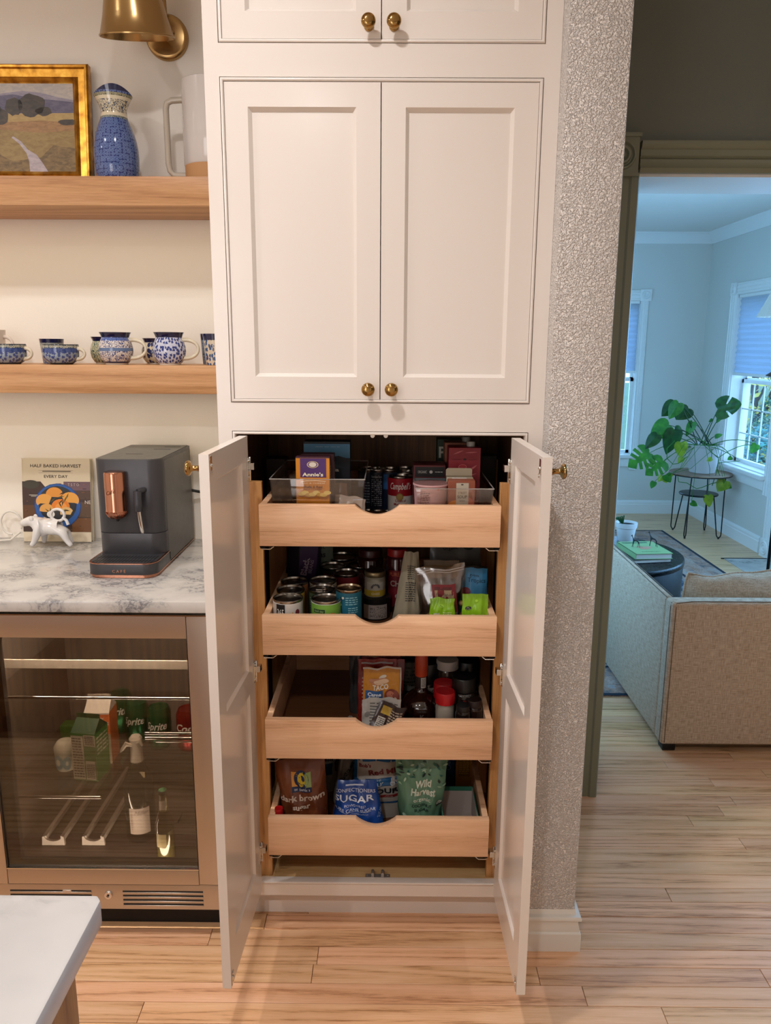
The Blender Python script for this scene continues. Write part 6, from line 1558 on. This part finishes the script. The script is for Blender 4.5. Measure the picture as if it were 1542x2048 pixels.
t, fn, w, h = bagpx('royal blue bag of powdered cane sugar slumped behind the scoop of the bottom drawer', 660, 772, 1625, 1572, -.028, '173f86', .066, (-.10, -.03, 0), .70, seed=43, wave=.008, rough=.25, closed_bottom=False)
hh = h
print_on('label', t, fn, [('text', 'CONFECTIONERS', -w * .04, h * .80, h * .075, 'b8c0d0', {'w': w * .74, 'bold': .01, 'arc': 2.0}), ('text', 'SUGAR', -w * .06, h * .63, h * .13, 'ccd2dc', {'w': w * .72, 'bold': .02}), ('text', 'POWDERED', -w * .04, h * .48, h * .05, 'b8c0d0', {'w': w * .38}), ('text', 'PURE CANE SUGAR', -w * .05, h * .39, h * .06, 'b8c0d0', {'w': w * .76, 'bold': .01}), ('rect', -w * .34, h * .345, w * .25, h * .352, 'b8c0d0'), ('text', 'WITH CORNSTARCH', -w * .04, h * .30, h * .03, 'a0a8b8', {'w': w * .46}),
    ('ell', -w * .10, h * .12, w * .26, h * .10, '9c9a94'), ('text', 'SUGAR', w * .40, h * .30, h * .05, '8c9cc0', {'rot': 1.35}), ('rect', -w * .2, h * .90, w * .12, h * .93, 'b8c0d0')])
t, fn, w, h = bagpx('sage green bag of organic coconut sugar with leaf print in the bottom drawer', 801, 880, 1610, 1526, -.008, '5b8068', .072, (-.02, .02, 0), 1.34, seed=44, wave=.009, rough=.22)
LF = [('text', 'Wild', w * .06, h * .64, h * .10, 'c6cdbc', {'w': w * .40, 'bold': .03, 'shear': .15}), ('text', 'Harvest', w * .05, h * .52, h * .10, 'c6cdbc', {'w': w * .62, 'bold': .03, 'shear': .15}), ('text', 'organic', w * .02, h * .405, h * .05, 'b8c2b0', {'w': w * .42, 'bold': .02}), ('text', 'COCONUT', w * .02, h * .315, h * .045, '142420', {'w': w * .50, 'bold': .02}), ('text', 'SUGAR', w * .02, h * .24, h * .045, '142420', {'w': w * .36, 'bold': .02}),
    ('ell', w * .46, h * .33, w * .085, w * .085, '1c2a24'), ('ell', w * .46, h * .345, w * .075, w * .06, 'a8b0a4'), ('ell', -w * .40, h * .15, w * .05, w * .05, '8ca894'), ('ell', w * .2, h * .02, w * .26, h * .05, '4a3220')]
rl = random.Random(17)
for i in range(34):
    s = rl.uniform(-.60, .60) * w; tt = rl.uniform(.74, .97) * h if abs(s) < .35 * w else rl.uniform(.60, .95) * h
    LF.append(leaf_poly(s, tt, rl.uniform(.009, .017), rl.uniform(.002, .0036), rl.uniform(0, PI), rl.choice(['1d3a34', '14524c', '0f2422', '9db89c', '7fa088'])))
print_on('label', t, fn, LF)
# teal open box
zt_ = F4 + .078
b0 = at(885, 1633, 'z', zt_); b1 = at(957, 1633, 'z', zt_); bk = at(920, 1573, 'z', zt_)
X0, X1, Y0_, Y1_ = b0.x, b1.x, b0.y, bk.y
t = thing('open_box', 'open teal cardboard box with a pale lining at the right of the bottom drawer', 'box', ((X0 + X1) / 2, (Y0_ + Y1_) / 2, F4 + .0006))
W_, D_ = (X1 - X0) / 2, (Y1_ - Y0_) / 2; hB = .078
m = MB(); th = .002
for a in ((-W_, -W_ + th, -D_, D_), (W_ - th, W_, -D_, D_), (-W_, W_, -D_, -D_ + th), (-W_, W_, D_ - th, D_)): m.box(a[0], a[1], a[2], a[3], 0, hB)
m.box(-W_, W_, -D_, D_, 0, th); m.build('box_shell', mat('2c6a56', .5), t)
m = MB(); q_ = th + .0006
for a in ((-W_ + th, -W_ + q_, -D_ + th, D_ - th), (W_ - q_, W_ - th, -D_ + th, D_ - th), (-W_ + th, W_ - th, -D_ + th, -D_ + q_), (-W_ + th, W_ - th, D_ - q_, D_ - th)): m.box(a[0], a[1], a[2], a[3], th, hB - (.012 if a[2] > 0 else .002))
m.box(-W_ + th, W_ - th, -D_ + th, D_ - th, th, th + .0006); m.build('lining', mat('b0a49c', .6), t)
cardbox('baking_box', 'yellow-orange baking soda box at the back right of the bottom drawer', 'box', at(911, 1560, 'y', .21), at(944, 1560, 'y', .21), .215, .05, .155, '9a6a18', F4, prints=lambda w, h: [('rect', -w / 2, h * .76, w / 2, h, '6a3c18'), ('rect', -w * .34, h * .3, w * .36, h * .68, '7c5410'), ('lines', -w * .3, h * .34, w * .32, h * .64, 8, 'b08a30')])
cardbox('baking_box', 'blue and white box beside the yellow-orange baking box', 'box', at(878, 1560, 'y', .21), at(909, 1560, 'y', .21), .215, .05, .16, '1b2c50', F4, prints=lambda w, h: [('rect', -w / 2 + .003, h * .76, w / 2 - .002, h, '9a948c'), ('ell', w * .05, h * .88, w * .22, h * .07, '7a1c20'), ('text', 'CANE', w * .1, h * .55, .012, '6a7894', {'rot': PI / 2})])
jarlike('red_capped_bottle', 'small bottle with a bright red cap in the left corner of the bottom drawer', 'bottle', 557.5, 1616, -.018, .0105, F4, '1c1412', cap='a20d14', cap_h=.020, cap_r=.0105)
t, fn, w, h = bagpx('blue and white flour bag behind the brown sugar bag', 600, 672, 1560, 1514, .20, 'a09a90', .06, name='flour_bag', seed=46, taper=5)
print_on('label', t, fn, [('text', 'Red Mill', w * .0, h * .86, h * .09, '4a1a1c', {'w': w * .8, 'bold': .04}), ('rect', -w * .49, h * .2, w * .49, h * .72, '123a5c')])
t, fn, w, h = bagpx('silvery crumpled flour bag standing between the brown and the blue sugar bags', 664, 700, 1590, 1516, .14, '8f8880', .05, (0, .12, 0), .8, name='flour_bag', seed=47, wave=.007, taper=4)
print_on('label', t, fn, [('text', 'COARSE GRIND', .004, h * .6, .010, '26282c', {'rot': 1.2, 'w': .09, 'bold': .02})])

# ================================================================== LIVING ROOM
# rug
def rug_mat():
    m, n, l, b = newmat('rug_wool')
    v = coords(n, l); t = n.new('ShaderNodeTexNoise'); t.inputs['Scale'].default_value = 7; t.inputs['Detail'].default_value = 7; t.inputs['Roughness'].default_value = .75; t.inputs['Distortion'].default_value = 1.5
    l.new(v, t.inputs['Vector']); r = ramp(n, [(.32, '2a3344'), (.42, '7a6f6c'), (.5, 'a07c66'), (.58, '9c9690'), (.68, '5c6474')]); l.new(t.outputs['Fac'], r.inputs[0]); l.new(r.outputs[0], b.inputs['Base Color'])
    b.inputs['Roughness'].default_value = .95; bump(n, l, b, t.outputs['Fac'], .4, .002); return m
def rug_field():
    m, n, l, b = newmat('rug_field')
    v = coords(n, l); t = n.new('ShaderNodeTexNoise'); t.inputs['Scale'].default_value = 9; t.inputs['Detail'].default_value = 8; t.inputs['Roughness'].default_value = .8; t.inputs['Distortion'].default_value = 1
    l.new(v, t.inputs['Vector']); r = ramp(n, [(.38, '16202c'), (.5, '26384c'), (.56, '8a8884'), (.62, '1c2838')]); l.new(t.outputs['Fac'], r.inputs[0]); l.new(r.outputs[0], b.inputs['Base Color'])
    b.inputs['Roughness'].default_value = .95; return m
M_RUG = rug_mat(); M_RUGF = rug_field(); M_RUGD = mat('1e2a38', .95); M_RUGO = weave('rug_orange', '96705a', 'a89a90', 90)
rug = thing('area_rug', 'faded blue and rust patterned area rug under the coffee table', 'rug', (1.35, 2.957, 0))
RX0, RX1, RY0_, RY1_ = -.95, .955, -1.572, 1.572
MB().box(RX0, RX1, RY0_, RY1_, .0002, .006).build('pile', M_RUG, rug)
def frame_strip(mb, inset, w, z):
    a, b, c, d = RX0 + inset, RX1 - inset, RY0_ + inset, RY1_ - inset
    mb.box(a, b, c, c + w, .006, z); mb.box(a, b, d - w, d, .006, z); mb.box(a, a + w, c + w, d - w, .006, z); mb.box(b - w, b, c + w, d - w, .006, z)
m = MB(); frame_strip(m, .0, .022, .0066); frame_strip(m, .30, .02, .0066); m.build('border', M_RUGD, rug)
m = MB(); frame_strip(m, .115, .085, .0064); m.build('border', M_RUGO, rug)
m = MB(); m.box(RX0 + .34, RX1 - .34, RY0_ + .34, RY1_ - .34, .006, .0065); m.build('field', M_RUGF, rug)
# sofa
M_LINEN = weave('linen', 'a38c74', 'cdb9a2', 420, bstr=.6)
sf = thing('sofa', 'beige linen sofa seen from behind through the doorway', 'sofa', (1.035, .895, 0))
SW, SD, SZ = 1.70, 1.06, .600
m = MB(); m.box(0, SW, 0, .075, .040, SZ); m.build('back_panel', M_LINEN, sf, bevel=.014, seg=4)
for a in ((0, .032), (SW - .032, SW)):
    m = MB(); m.box(a[0], a[1], .070, SD, .040, SZ - .001); m.build('arm_panel', M_LINEN, sf, bevel=.014, seg=4)
m = MB(); m.box(.036, SW - .036, .078, .60, .10, .24); m.build('seat_base', M_LINEN, sf, bevel=.01)
for k_ in range(2):
    x = .038 + k_ * (SW - .07) / 2
    m = MB(); m.box(x, x + (SW - .085) / 2, .085, .62, .241, .38); m.build('seat_cushion', M_LINEN, sf, bevel=.035, seg=4)
m = MB()
for x, y in ((.02, .03), (SW - .07, .03), (.02, SD - .08), (SW - .07, SD - .08)): m.box(x, x + .05, y, y + .05, .0075 if y > .5 else .0005, .042)
m.build('foot', mat('14100e', .5), sf, bevel=.004)
m = MB(); m.box(.05, SW - .05, .045, SD - .03, .0255, .045); m.build('dust_cover', mat('0c0b0a', .9), sf)
m = MB()
for pts in ([(.0135, .0, .05), (.0135, -.0006, .575), (.016, .004, .596), (.075, .010, .6015)], [(.0, .014, .05), (-.0006, .016, .58), (.004, .018, .597)], [(.004, .07, .598), (.006, .5, .599), (.006, SD - .02, .598)], [(.07, .012, .601), (.8, .0125, .6008), (SW - .07, .012, .601)], [(.028, .075, .6), (.028, SD - .02, .6)]):
    m.tube(pts, .0016, 6)
m.build('seam', mat('6a5848', .9), sf)
def pillow(label, x, y, z, w, h, d, rot, seed):
    t = thing('throw_cushion', label, 'cushion', (x, y, z), rot)
    def S(a, b, s):
        e = max(0, (1 - abs(a) ** 3) * (1 - abs(b) ** 3)) ** .55
        nz = noise.noise(Vector((a * 2 + seed, b * 2, s))) * .012
        return (a * w / 2 * (1 - .04 * b * b), s * d / 2 * e + nz * e, (b + 1) * h / 2 + (.010 * math.sin(a * 5 + seed)) * (1 if b > .9 else 0) + .012 * noise.noise(Vector((a * 3, seed, 0))) * (b + 1))
    m = MB(); m.grid(lambda i, j: S(i * 2 - 1, j * 2 - 1, -1), 26, 18); m.grid(lambda i, j: S(1 - i * 2, j * 2 - 1, 1), 26, 18)
    m.build('cover', M_LINEN, t, angle=80)
    m = MB(); loop = [S(a, 1, -1) for a in [-1 + 2 * i / 26 for i in range(27)]] + [S(1, b, -1) for b in [1 - 2 * i / 18 for i in range(1, 19)]] + [S(a, -1, -1) for a in [1 - 2 * i / 26 for i in range(1, 27)]] + [S(-1, b, -1) for b in [-1 + 2 * i / 18 for i in range(1, 18)]]
    m.tube(loop, .004, 6, closed=True); m.build('flange', M_LINEN, t)
    return t
pillow('wide beige linen back cushion peeking above the back of the sofa', 1.60, 1.135, .382, .86, .255, .15, (-.10, 0, 0), 2)
# coffee table and things on it
TX, TY, TZ, TR = 1.215, 2.35, .400, .400
ct = thing('coffee_table', 'round black drum coffee table behind the sofa arm', 'table', (TX, TY, .0068))
MB().lathe([(0, 0), (TR - .012, 0), (TR - .006, .004), (TR - .006, .352), (TR - .010, .358), (TR - .010, .362), (0, .362)], 64).build('drum', mat('0a0b0d', .45, spec=.3), ct, angle=50)
MB().lathe([(0, .362), (TR - .004, .362), (TR, .366), (TR, .386), (TR - .005, .392), (0, .392)], 64).build('tabletop', mat('0c0f11', .28, spec=.3), ct, angle=50)
TT = .0068 + .392
def flatbook(label, x, y, w, d, h, rz, c, z, pr=None):
    t = thing('coffee_table_book', label, 'book', (x, y, z), (0, 0, rz))
    m = MB(); m.box(-w / 2, w / 2, -d / 2, d / 2, 0, .0025); m.box(-w / 2, w / 2, -d / 2, d / 2, h - .0025, h); m.box(-w / 2, -w / 2 + .003, -d / 2, d / 2, 0, h); m.build('cover', mat(c, .4), t)
    MB().box(-w / 2 + .003, w / 2 - .004, -d / 2 + .004, d / 2 - .004, .0025, h - .0025).build('pages', mat('c4c2ba', .8), t)
    if pr: print_on('cover_print', t, on_top(h), pr)
    return t
flatbook('dark book lying under the green book on the black table', 1.345, 2.27, .25, .30, .020, .18, '2a2c30', TT + .0006)
flatbook('green art book with coral blotches on the black drum table', 1.382, 2.255, .20, .26, .030, .10, '7fa06c', TT + .0212,
    [('ell', -.005, -.02, .030, .022, 'b08468'), ('ell', .02, .0, .022, .015, 'b88c74'), ('ell', -.02, .01, .02, .012, 'a87c64'), ('rect', -.08, .09, .06, .11, '4c6c50'), ('text', 'MIRA', 0, -.09, .015, '5a7a50', {'w': .1})])
# wire giraffes
def giraffe(label, x, y, z, s, rz):
    t = thing('animal_figurine', label, 'figurine', (x, y, z), (0, 0, rz), None)
    L = [(-.020, 0, .050), (.016, 0, .056), (.026, 0, .078), (.032, 0, .094), (.040, 0, .090)]
    V = [tuple(c * s for c in p) for p in L]; E_ = [(0, 1), (1, 2), (2, 3), (3, 4)]; Rr = [.0055, .006, .0028, .0034, .0022]
    for i, (bx_, dx, dy) in enumerate(((0, -.012, .007), (0, .004, -.007), (1, .004, .007), (1, .012, -.007))):
        b_ = V[bx_]; k = len(V); V += [(b_[0] + dx * .5 * s, dy * .6 * s, .028 * s), (b_[0] + dx * s, dy * s, .0012 * s)]; E_ += [(bx_, k), (k, k + 1)]; Rr += [.0022, .0018]
    k = len(V); V += [(.031 * s, 0, .102 * s)]; E_ += [(3, k)]; Rr += [.001]
    skin('body', V, E_, [r * s for r in Rr], mat('15191c', .5), t, sub=1, root=0)
    return t
zb_ = TT + .0212 + .030 + .0008
giraffe('small black giraffe figurine with its head up on the green book', 1.435, 2.27, zb_, .80, 2.4)
giraffe('small black grazing figurine left of the giraffe on the green book', 1.335, 2.25, zb_, .68, 2.8)
t = thing('white_planter', 'white plant pot standing on the black drum table', 'planter', (1.388, 2.60, TT + .0006))
MB().lathe([(0, 0), (.042, 0), (.044, .003), (.056, .080), (.060, .082), (.063, .110), (.0595, .1105), (.054, .095), (0, .095)], 40).build('pot', mat('c9c6c2', .4), t)
MB().lathe([(0, .096), (.0535, .096)], 30).build('soil', mat('1a1512', .9), t)
m = MB()
for i in range(7):
    a = 2.4 + i * .35; m.tube([(-.02, 0, .095), (-.02 + .03 * math.cos(a), .03 * math.sin(a), .12 + .006 * i), (-.02 + .06 * math.cos(a), .05 * math.sin(a), .125 + .006 * i)], [.003, .004, .0008], 5)
m.build('leaf_tuft', mat('2a5a30', .5), t)
# hearth
hs = thing('hearth_slab', 'pale marble hearth slab let into the floor at the right wall', 'hearth', (2.62, 3.3, 0))
MB().box(-.17, .155, -.50, .355, .0002, .005).build('stone', M_MARBLE2, hs); MB().box(-.19, .155, .355, .365, .0002, .008).build('edge_strip', mat('1c1a18', .4), hs)
# nested hairpin plant table
PX, PY, PZ = 2.525, 4.40, .520
pt = thing('plant_table', 'round two-tier plant table on black hairpin legs by the window', 'table', (PX, PY, 0))
MB().lathe([(0, PZ - .016), (.236, PZ - .016), (.241, PZ - .012), (.241, PZ - .002), (.239, PZ), (0, PZ)], 56).build('tabletop', wood('walnut_top', 'a08468', '7d6048', '5c432f', 'x', .4), pt)
MB().lathe([(.236, PZ - .017), (.242, PZ - .016), (.242, PZ - .008), (.240, PZ - .008)], 56).build('edge_band', M_BLACK, pt)
MB().lathe([(0, .338), (.148, .338), (.151, .342), (.151, .348), (.148, .351), (0, .351)], 48).build('lower_shelf', mat('1c2226', .3), pt)
for a in (2.25, 3.95, .82, 5.40):
    fx, fy = .215 * math.cos(a) * 1.0, .215 * math.sin(a)
    tx, ty = .205 * math.cos(a + .08), .205 * math.sin(a + .08); lx, ly = .142 * math.cos(a - .12), .142 * math.sin(a - .12)
    pts = [(tx, ty, PZ - .016), (fx * 1.02, fy * 1.02, .06)] + [(fx * (1.02 - .09 * (1 - math.cos(b)) ), fy * (1.02 - .09 * (1 - math.cos(b))), .045 - .030 * math.sin(b)) for b in [PI * i / 8 for i in range(9)]] + [(lx, ly, .338)]
    m = MB(); m.tube(pts, .0048, 8); m.ball((fx * .93, fy * .93, .010), .0085, n=10, k=6); m.build('hairpin_leg', M_BLACK, pt)
# monstera
pl = thing('monstera_plant', 'monstera in a ridged white pot on the two-tier plant table', 'plant', (2.535, 4.40, PZ + .0006))
pr = [(0, 0), (.094, 0), (.098, .004)]
for i in range(24): f = i / 23; pr.append((.098 + .034 * f + (.0012 if i % 2 else 0), .006 + .205 * f))
pr += [(.136, .214), (.137, .228), (.133, .230), (.126, .222), (.122, .20), (0, .20)]
MB().lathe(pr, 56).build('pot', mat('c6c4c2', .45), pl, angle=50)
MB().lathe([(0, .205), (.123, .205)], 32).build('soil', mat('1c1612', .95), pl)
def leaf_mat(name, c1, c2):
    m, n, l, b = newmat(name); out = n['Material Output']
    v = coords(n, l); t = n.new('ShaderNodeTexNoise'); t.inputs['Scale'].default_value = 25; l.new(v, t.inputs['Vector']); r = ramp(n, [(.35, c1), (.65, c2)]); l.new(t.outputs['Fac'], r.inputs[0])
    l.new(r.outputs[0], b.inputs['Base Color']); b.inputs['Roughness'].default_value = .32
    tr = n.new('ShaderNodeBsdfTranslucent'); l.new(r.outputs[0], tr.inputs[0]); mx = n.new('ShaderNodeMixShader'); mx.inputs[0].default_value = .4
    l.new(b.outputs[0], mx.inputs[1]); l.new(tr.outputs[0], mx.inputs[2]); l.new(mx.outputs[0], out.inputs[0]); return m
LG = leaf_mat('leaf_dark', '17451c', '236328'); LM = leaf_mat('leaf_mid', '2f7a2c', '45962f'); LY = leaf_mat('leaf_lime', '7a9c26', 'a4bf38')
HALF = [(0, 0), (-.07, .10), (-.10, .24), (-.04, .38), (.10, .47), (.26, .49), (.42, .45), (.58, .37), (.74, .26), (.88, .13), (1, 0)]
HALFS = [(0, 0), (-.07, .10), (-.10, .26), (-.02, .42), (.12, .50), (.22, .50), (.20, .16), (.25, .155), (.33, .49), (.46, .47), (.38, .13), (.43, .125), (.55, .41), (.66, .35), (.56, .09), (.61, .09), (.76, .26), (.88, .14), (1, 0)]
HALFT = [(0, 0), (-.07, .12), (-.10, .28), (0, .44), (.16, .52), (.36, .52), (.52, .46), (.34, .16), (.40, .15), (.62, .40), (.80, .28), (.94, .14), (1, 0)]
def leaf(parent, base, ang, L, material, split=False, tiltx=0.0, wide=1.0, fold=.16, droop=.18, nrm=0.0):
    H = HALFT if split == 2 else HALFS if split else HALF
    m = MB()
    def W(x, y):
        z = -fold * abs(y) - droop * x * x * .6 + .03 * math.sin(x * 9) * abs(y)
        return Vector((x * L, y * wide * L, z * L))
    for s in (1, -1):
        n = len(H); vs = [W(x, s * y) for x, y in H]; mid = [W(max(0, min(1, x)), 0) for x, y in H]
        tri = tessellate_polygon([[Vector((x, s * y, 0)) for x, y in H]])
        # fan with midrib points so that the fold shows
        vs2 = vs + mid
        fs = []
        if not split:
            for i in range(n - 1): fs.append((i, i + 1, n + i + 1, n + i))
        else:
            fs = [tuple(t) for t in tri]
        m.add(vs2, fs)
    # world placement: local x -> image-plane direction, normal towards the room
    X = Vector((math.cos(ang), nrm, math.sin(ang))).normalized()
    N = Vector((0, -1, .15)); N = (N - X * N.dot(X)).normalized(); Y = N.cross(X)
    ct_, st_ = math.cos(tiltx), math.sin(tiltx)
    Y2 = Y * ct_ + N * st_; N2 = N * ct_ - Y * st_
    m.v = [tuple(Vector(base) + X * v[0] + Y2 * v[1] + N2 * v[2]) for v in m.v]
    return m.build('leaf', material, parent, angle=70, recalc=False)
def px(X, Y, y=4.4):
    p = at(1240 + X / 5.106, 760 + Y / 5.106, 'y', y); return (p.x - 2.535, y - 4.40, p.z - PZ - .0006)
LV = [ # base px, tip px, depth, material, split, tilt, wide
 ((1000, 300), (1255, 255), 4.40, LG, 2, .35, .95), ((560, 240), (425, 370), 4.42, LG, False, .2, .9), ((600, 235), (500, 400), 4.36, LM, False, .3, .8), ((640, 270), (580, 412), 4.38, LG, False, -.2, 1.1), ((700, 290), (585, 405), 4.42, LG, False, .3, 1.1),
 ((500, 460), (308, 580), 4.38, LM, False, .15, 1.0), ((380, 560), (255, 700), 4.36, LG, False, .4, .75), ((560, 520), (475, 765), 4.34, LG, False, .1, .75), ((560, 500), (650, 560), 4.36, LG, False, 0, 1.0), ((625, 640), (625, 800), 4.33, LY, False, .2, .85),
 ((300, 745), (85, 890), 4.36, LM, True, .1, 1.0), ((440, 830), (262, 975), 4.32, LM, True, .1, .95), ((740, 430), (665, 575), 4.38, LM, False, .9, .7), ((975, 580), (1055, 560), 4.3, LM, False, .4, .7), ((1395, 660), (1335, 750), 4.22, LM, False, .3, .9),
 ((1140, 790), (1098, 815), 4.2, LM, False, .2, 1.0), ((935, 800), (885, 830), 4.2, LY, False, .2, .9), ((1080, 1030), (995, 1140), 4.2, LY, False, .2, 1.1), ((1060, 1060), (1145, 1110), 4.2, LM, False, .3, .8), ((900, 1180), (915, 1305), 4.24, LY, False, .25, .8), ((730, 1250), (795, 1290), 4.24, LM, False, .2, .8),
 ((350, 1040), (318, 1110), 4.3, LM, False, .1, .9), ((430, 980), (390, 1040), 4.32, LY, False, .3, .9), ((470, 970), (520, 1050), 4.30, LM, False, .2, 1.0), ((480, 990), (550, 975), 4.32, LY, False, .5, .9), ((450, 1000), (480, 1055), 4.33, LY, False, .2, .9), ((640, 790), (590, 850), 4.3, LY, False, .2, .9), ((1020, 380), (985, 440), 4.5, LM, False, .3, .7), ((440, 840), (470, 890), 4.36, LM, False, .4, .8), ((945, 400), (905, 430), 4.5, LM, False, .3, .7)]
root_ = (0, 0, .205)
rs_ = random.Random(4)
for (bx_, by_), (tx_, ty_), yy, mm_, sp, tl, wd in LV:
    b_ = Vector(px(bx_, by_, yy)); e_ = Vector(px(tx_, ty_, yy)); d_ = e_ - b_
    leaf(pl, b_, math.atan2(d_.z, d_.x), d_.length, mm_, sp, tl, wd)
    r0 = Vector((rs_.uniform(-.06, .07), rs_.uniform(-.05, .05), .205))
    if by_ < 900:
        mid_ = (r0 + b_) / 2 + Vector((0, -.01, .05 if by_ < 620 else .10))
        pts = [r0.lerp(mid_, i / 5) if False else (r0 * (1 - i / 8) ** 2 + mid_ * 2 * (i / 8) * (1 - i / 8) + b_ * (i / 8) ** 2) for i in range(9)]
    else:
        k_ = Vector(px(700 + rs_.uniform(-60, 320), 650, 4.25)); a_ = Vector((b_.x * .6 + k_.x * .4, -.20, .06))
        pts = [r0, k_ * .7 + r0 * .3, k_, a_, b_]
    m = MB(); m.tube([tuple(p) for p in pts], [.0042 - .0018 * i / (len(pts) - 1) if by_ < 900 else .0018 for i in range(len(pts))], 6); m.build('stem', LG if by_ < 620 else LM, pl)
for pts in ([(840, 650), (960, 760), (1005, 800), (1000, 860), (980, 960), (940, 1080)], [(900, 660), (930, 740), (1010, 790), (1100, 730), (1210, 680), (1300, 660), (1370, 670)], [(850, 660), (1000, 700), (1130, 760), (1228, 826), (1040, 842), (1000, 850), (990, 900), (1020, 980)], [(560, 620), (480, 700), (480, 800), (540, 860), (600, 850), (690, 780)], [(590, 985), (600, 1040), (680, 1050), (780, 1110), (830, 1100), (930, 1060), (1040, 1030)]):
    m = MB(); m.tube([px(a, b, 4.235) for a, b in pts], .0030, 6); m.build('vine', LM, pl)
# floor lamp at the right edge of the view
fl = thing('floor_lamp', 'floor lamp with a pale pleated cone shade at the right edge of the doorway view', 'lamp', (2.235, 2.60, .0005))
n = 72; vs = []; fs = []
for z, r in ((1.668, .200), (1.87, .105)):
    for i in range(n):
        a = 2 * PI * i / n; q = r + (.0025 if i % 2 else -.0025); vs.append((q * math.cos(a), q * math.sin(a), z))
for i in range(n): fs.append((i, (i + 1) % n, n + (i + 1) % n, n + i))
m = MB(); m.add(vs, fs); m.build('lamp_shade', mat('b8b4aa', .8), fl, angle=10, recalc=False)
m = MB(); m.tube([(0, 0, .006), (0, 0, 1.90)], .009, 12); m.build('pole', M_DKMETAL, fl)
m = MB(); m.lathe([(0, .006), (.11, .006), (.11, .018), (.02, .024), (0, .024)], 32); m.v = [(x * .9, y * .9, z - .0) for x, y, z in m.v]; m.build('base', M_DKMETAL, fl)
m = MB(); m.lathe([(0, 1.425), (.016, 1.425), (.122, 1.352), (.122, 1.346), (0, 1.365)], 32); m.tube([(-.112 + .008 * math.cos(a), 0, 1.336 + .010 * math.sin(a)) for a in [2 * PI * i / 12 for i in range(12)]], .0015, 6, closed=True); m.build('tray_cone', mat('2c2622', .4), fl)

# ================================================================== GARDEN
gr = struct(MB().box(-12, 30, 5.6, 45, -.9, -.5).build('ground_garden', mat('4a5a38', .9))); 
gr2 = struct(MB().box(3.2, 30, -6, 5.6, -.9, -.5).build('ground_side', mat('4a5a38', .9)))
def foliage(name, label, cat, cx, cy, z0, rx, ry, rz, n, c1, c2, lw, seed, trunk=None):
    t = thing(name, label, cat, (cx, cy, z0)); r_ = random.Random(seed); m = MB()
    for i in range(n):
        u_ = r_.uniform(-1, 1); th = r_.uniform(0, 2 * PI); rr = (r_.uniform(.35, 1)) ** .4; s = math.sqrt(1 - u_ * u_)
        c = Vector((rx * rr * s * math.cos(th), ry * rr * s * math.sin(th), rz + rz * rr * u_))
        a = Vector((r_.gauss(0, 1), r_.gauss(0, 1), r_.gauss(0, 1))).normalized(); b = a.orthogonal().normalized()
        m.mi(i % 2)
        m.add([c - a * lw, c + b * lw * .45, c + a * lw, c - b * lw * .45], [(0, 1, 2), (0, 2, 3)])
    o = m.build('foliage', [mat(c1, .5), mat(c2, .5)], t, recalc=False); o['kind'] = 'stuff'
    m = MB(); m.tube([(0, 0, 0), (.05, 0, rz * .6), (0, .05, rz * 1.2)], [.06, .05, .03], 8)
    for i in range(9):
        a = 2 * PI * i / 9 + seed; m.tube([(0, 0, rz * (.35 + .07 * i)), (rx * .4 * math.cos(a), ry * .4 * math.sin(a), rz * (.75 + .09 * i)), (rx * .85 * math.cos(a + .3), ry * .85 * math.sin(a + .3), rz * (1.0 + .10 * i))], [.028, .016, .006], 6)
    m.build('branches', mat('3a2c24', .8), t)
    return t
foliage('garden_shrub', 'blue-green shrub low outside the side window', 'shrub', 3.98, 6.3, -.5, .45, .5, .62, 2200, '2a5a58', '3c7c74', .035, 1)
foliage('garden_shrub', 'dark green shrub outside the side window, right of the blue-green one', 'shrub', 4.72, 7.35, -.5, .50, .5, .80, 2200, '1c3c2a', '2c5a38', .035, 2)
foliage('garden_shrub', 'shrub with a few red leaves at the foot of the side window view', 'shrub', 3.30, 5.75, -.5, .30, .30, .42, 900, '5a2a2c', '2c5a40', .035, 3)
foliage('autumn_tree', 'yellow autumn tree beyond the shrubs outside the side window', 'tree', 5.6, 10.2, -.5, 1.5, 1.5, 1.7, 3000, '9c8a2c', 'b8a848', .07, 4)
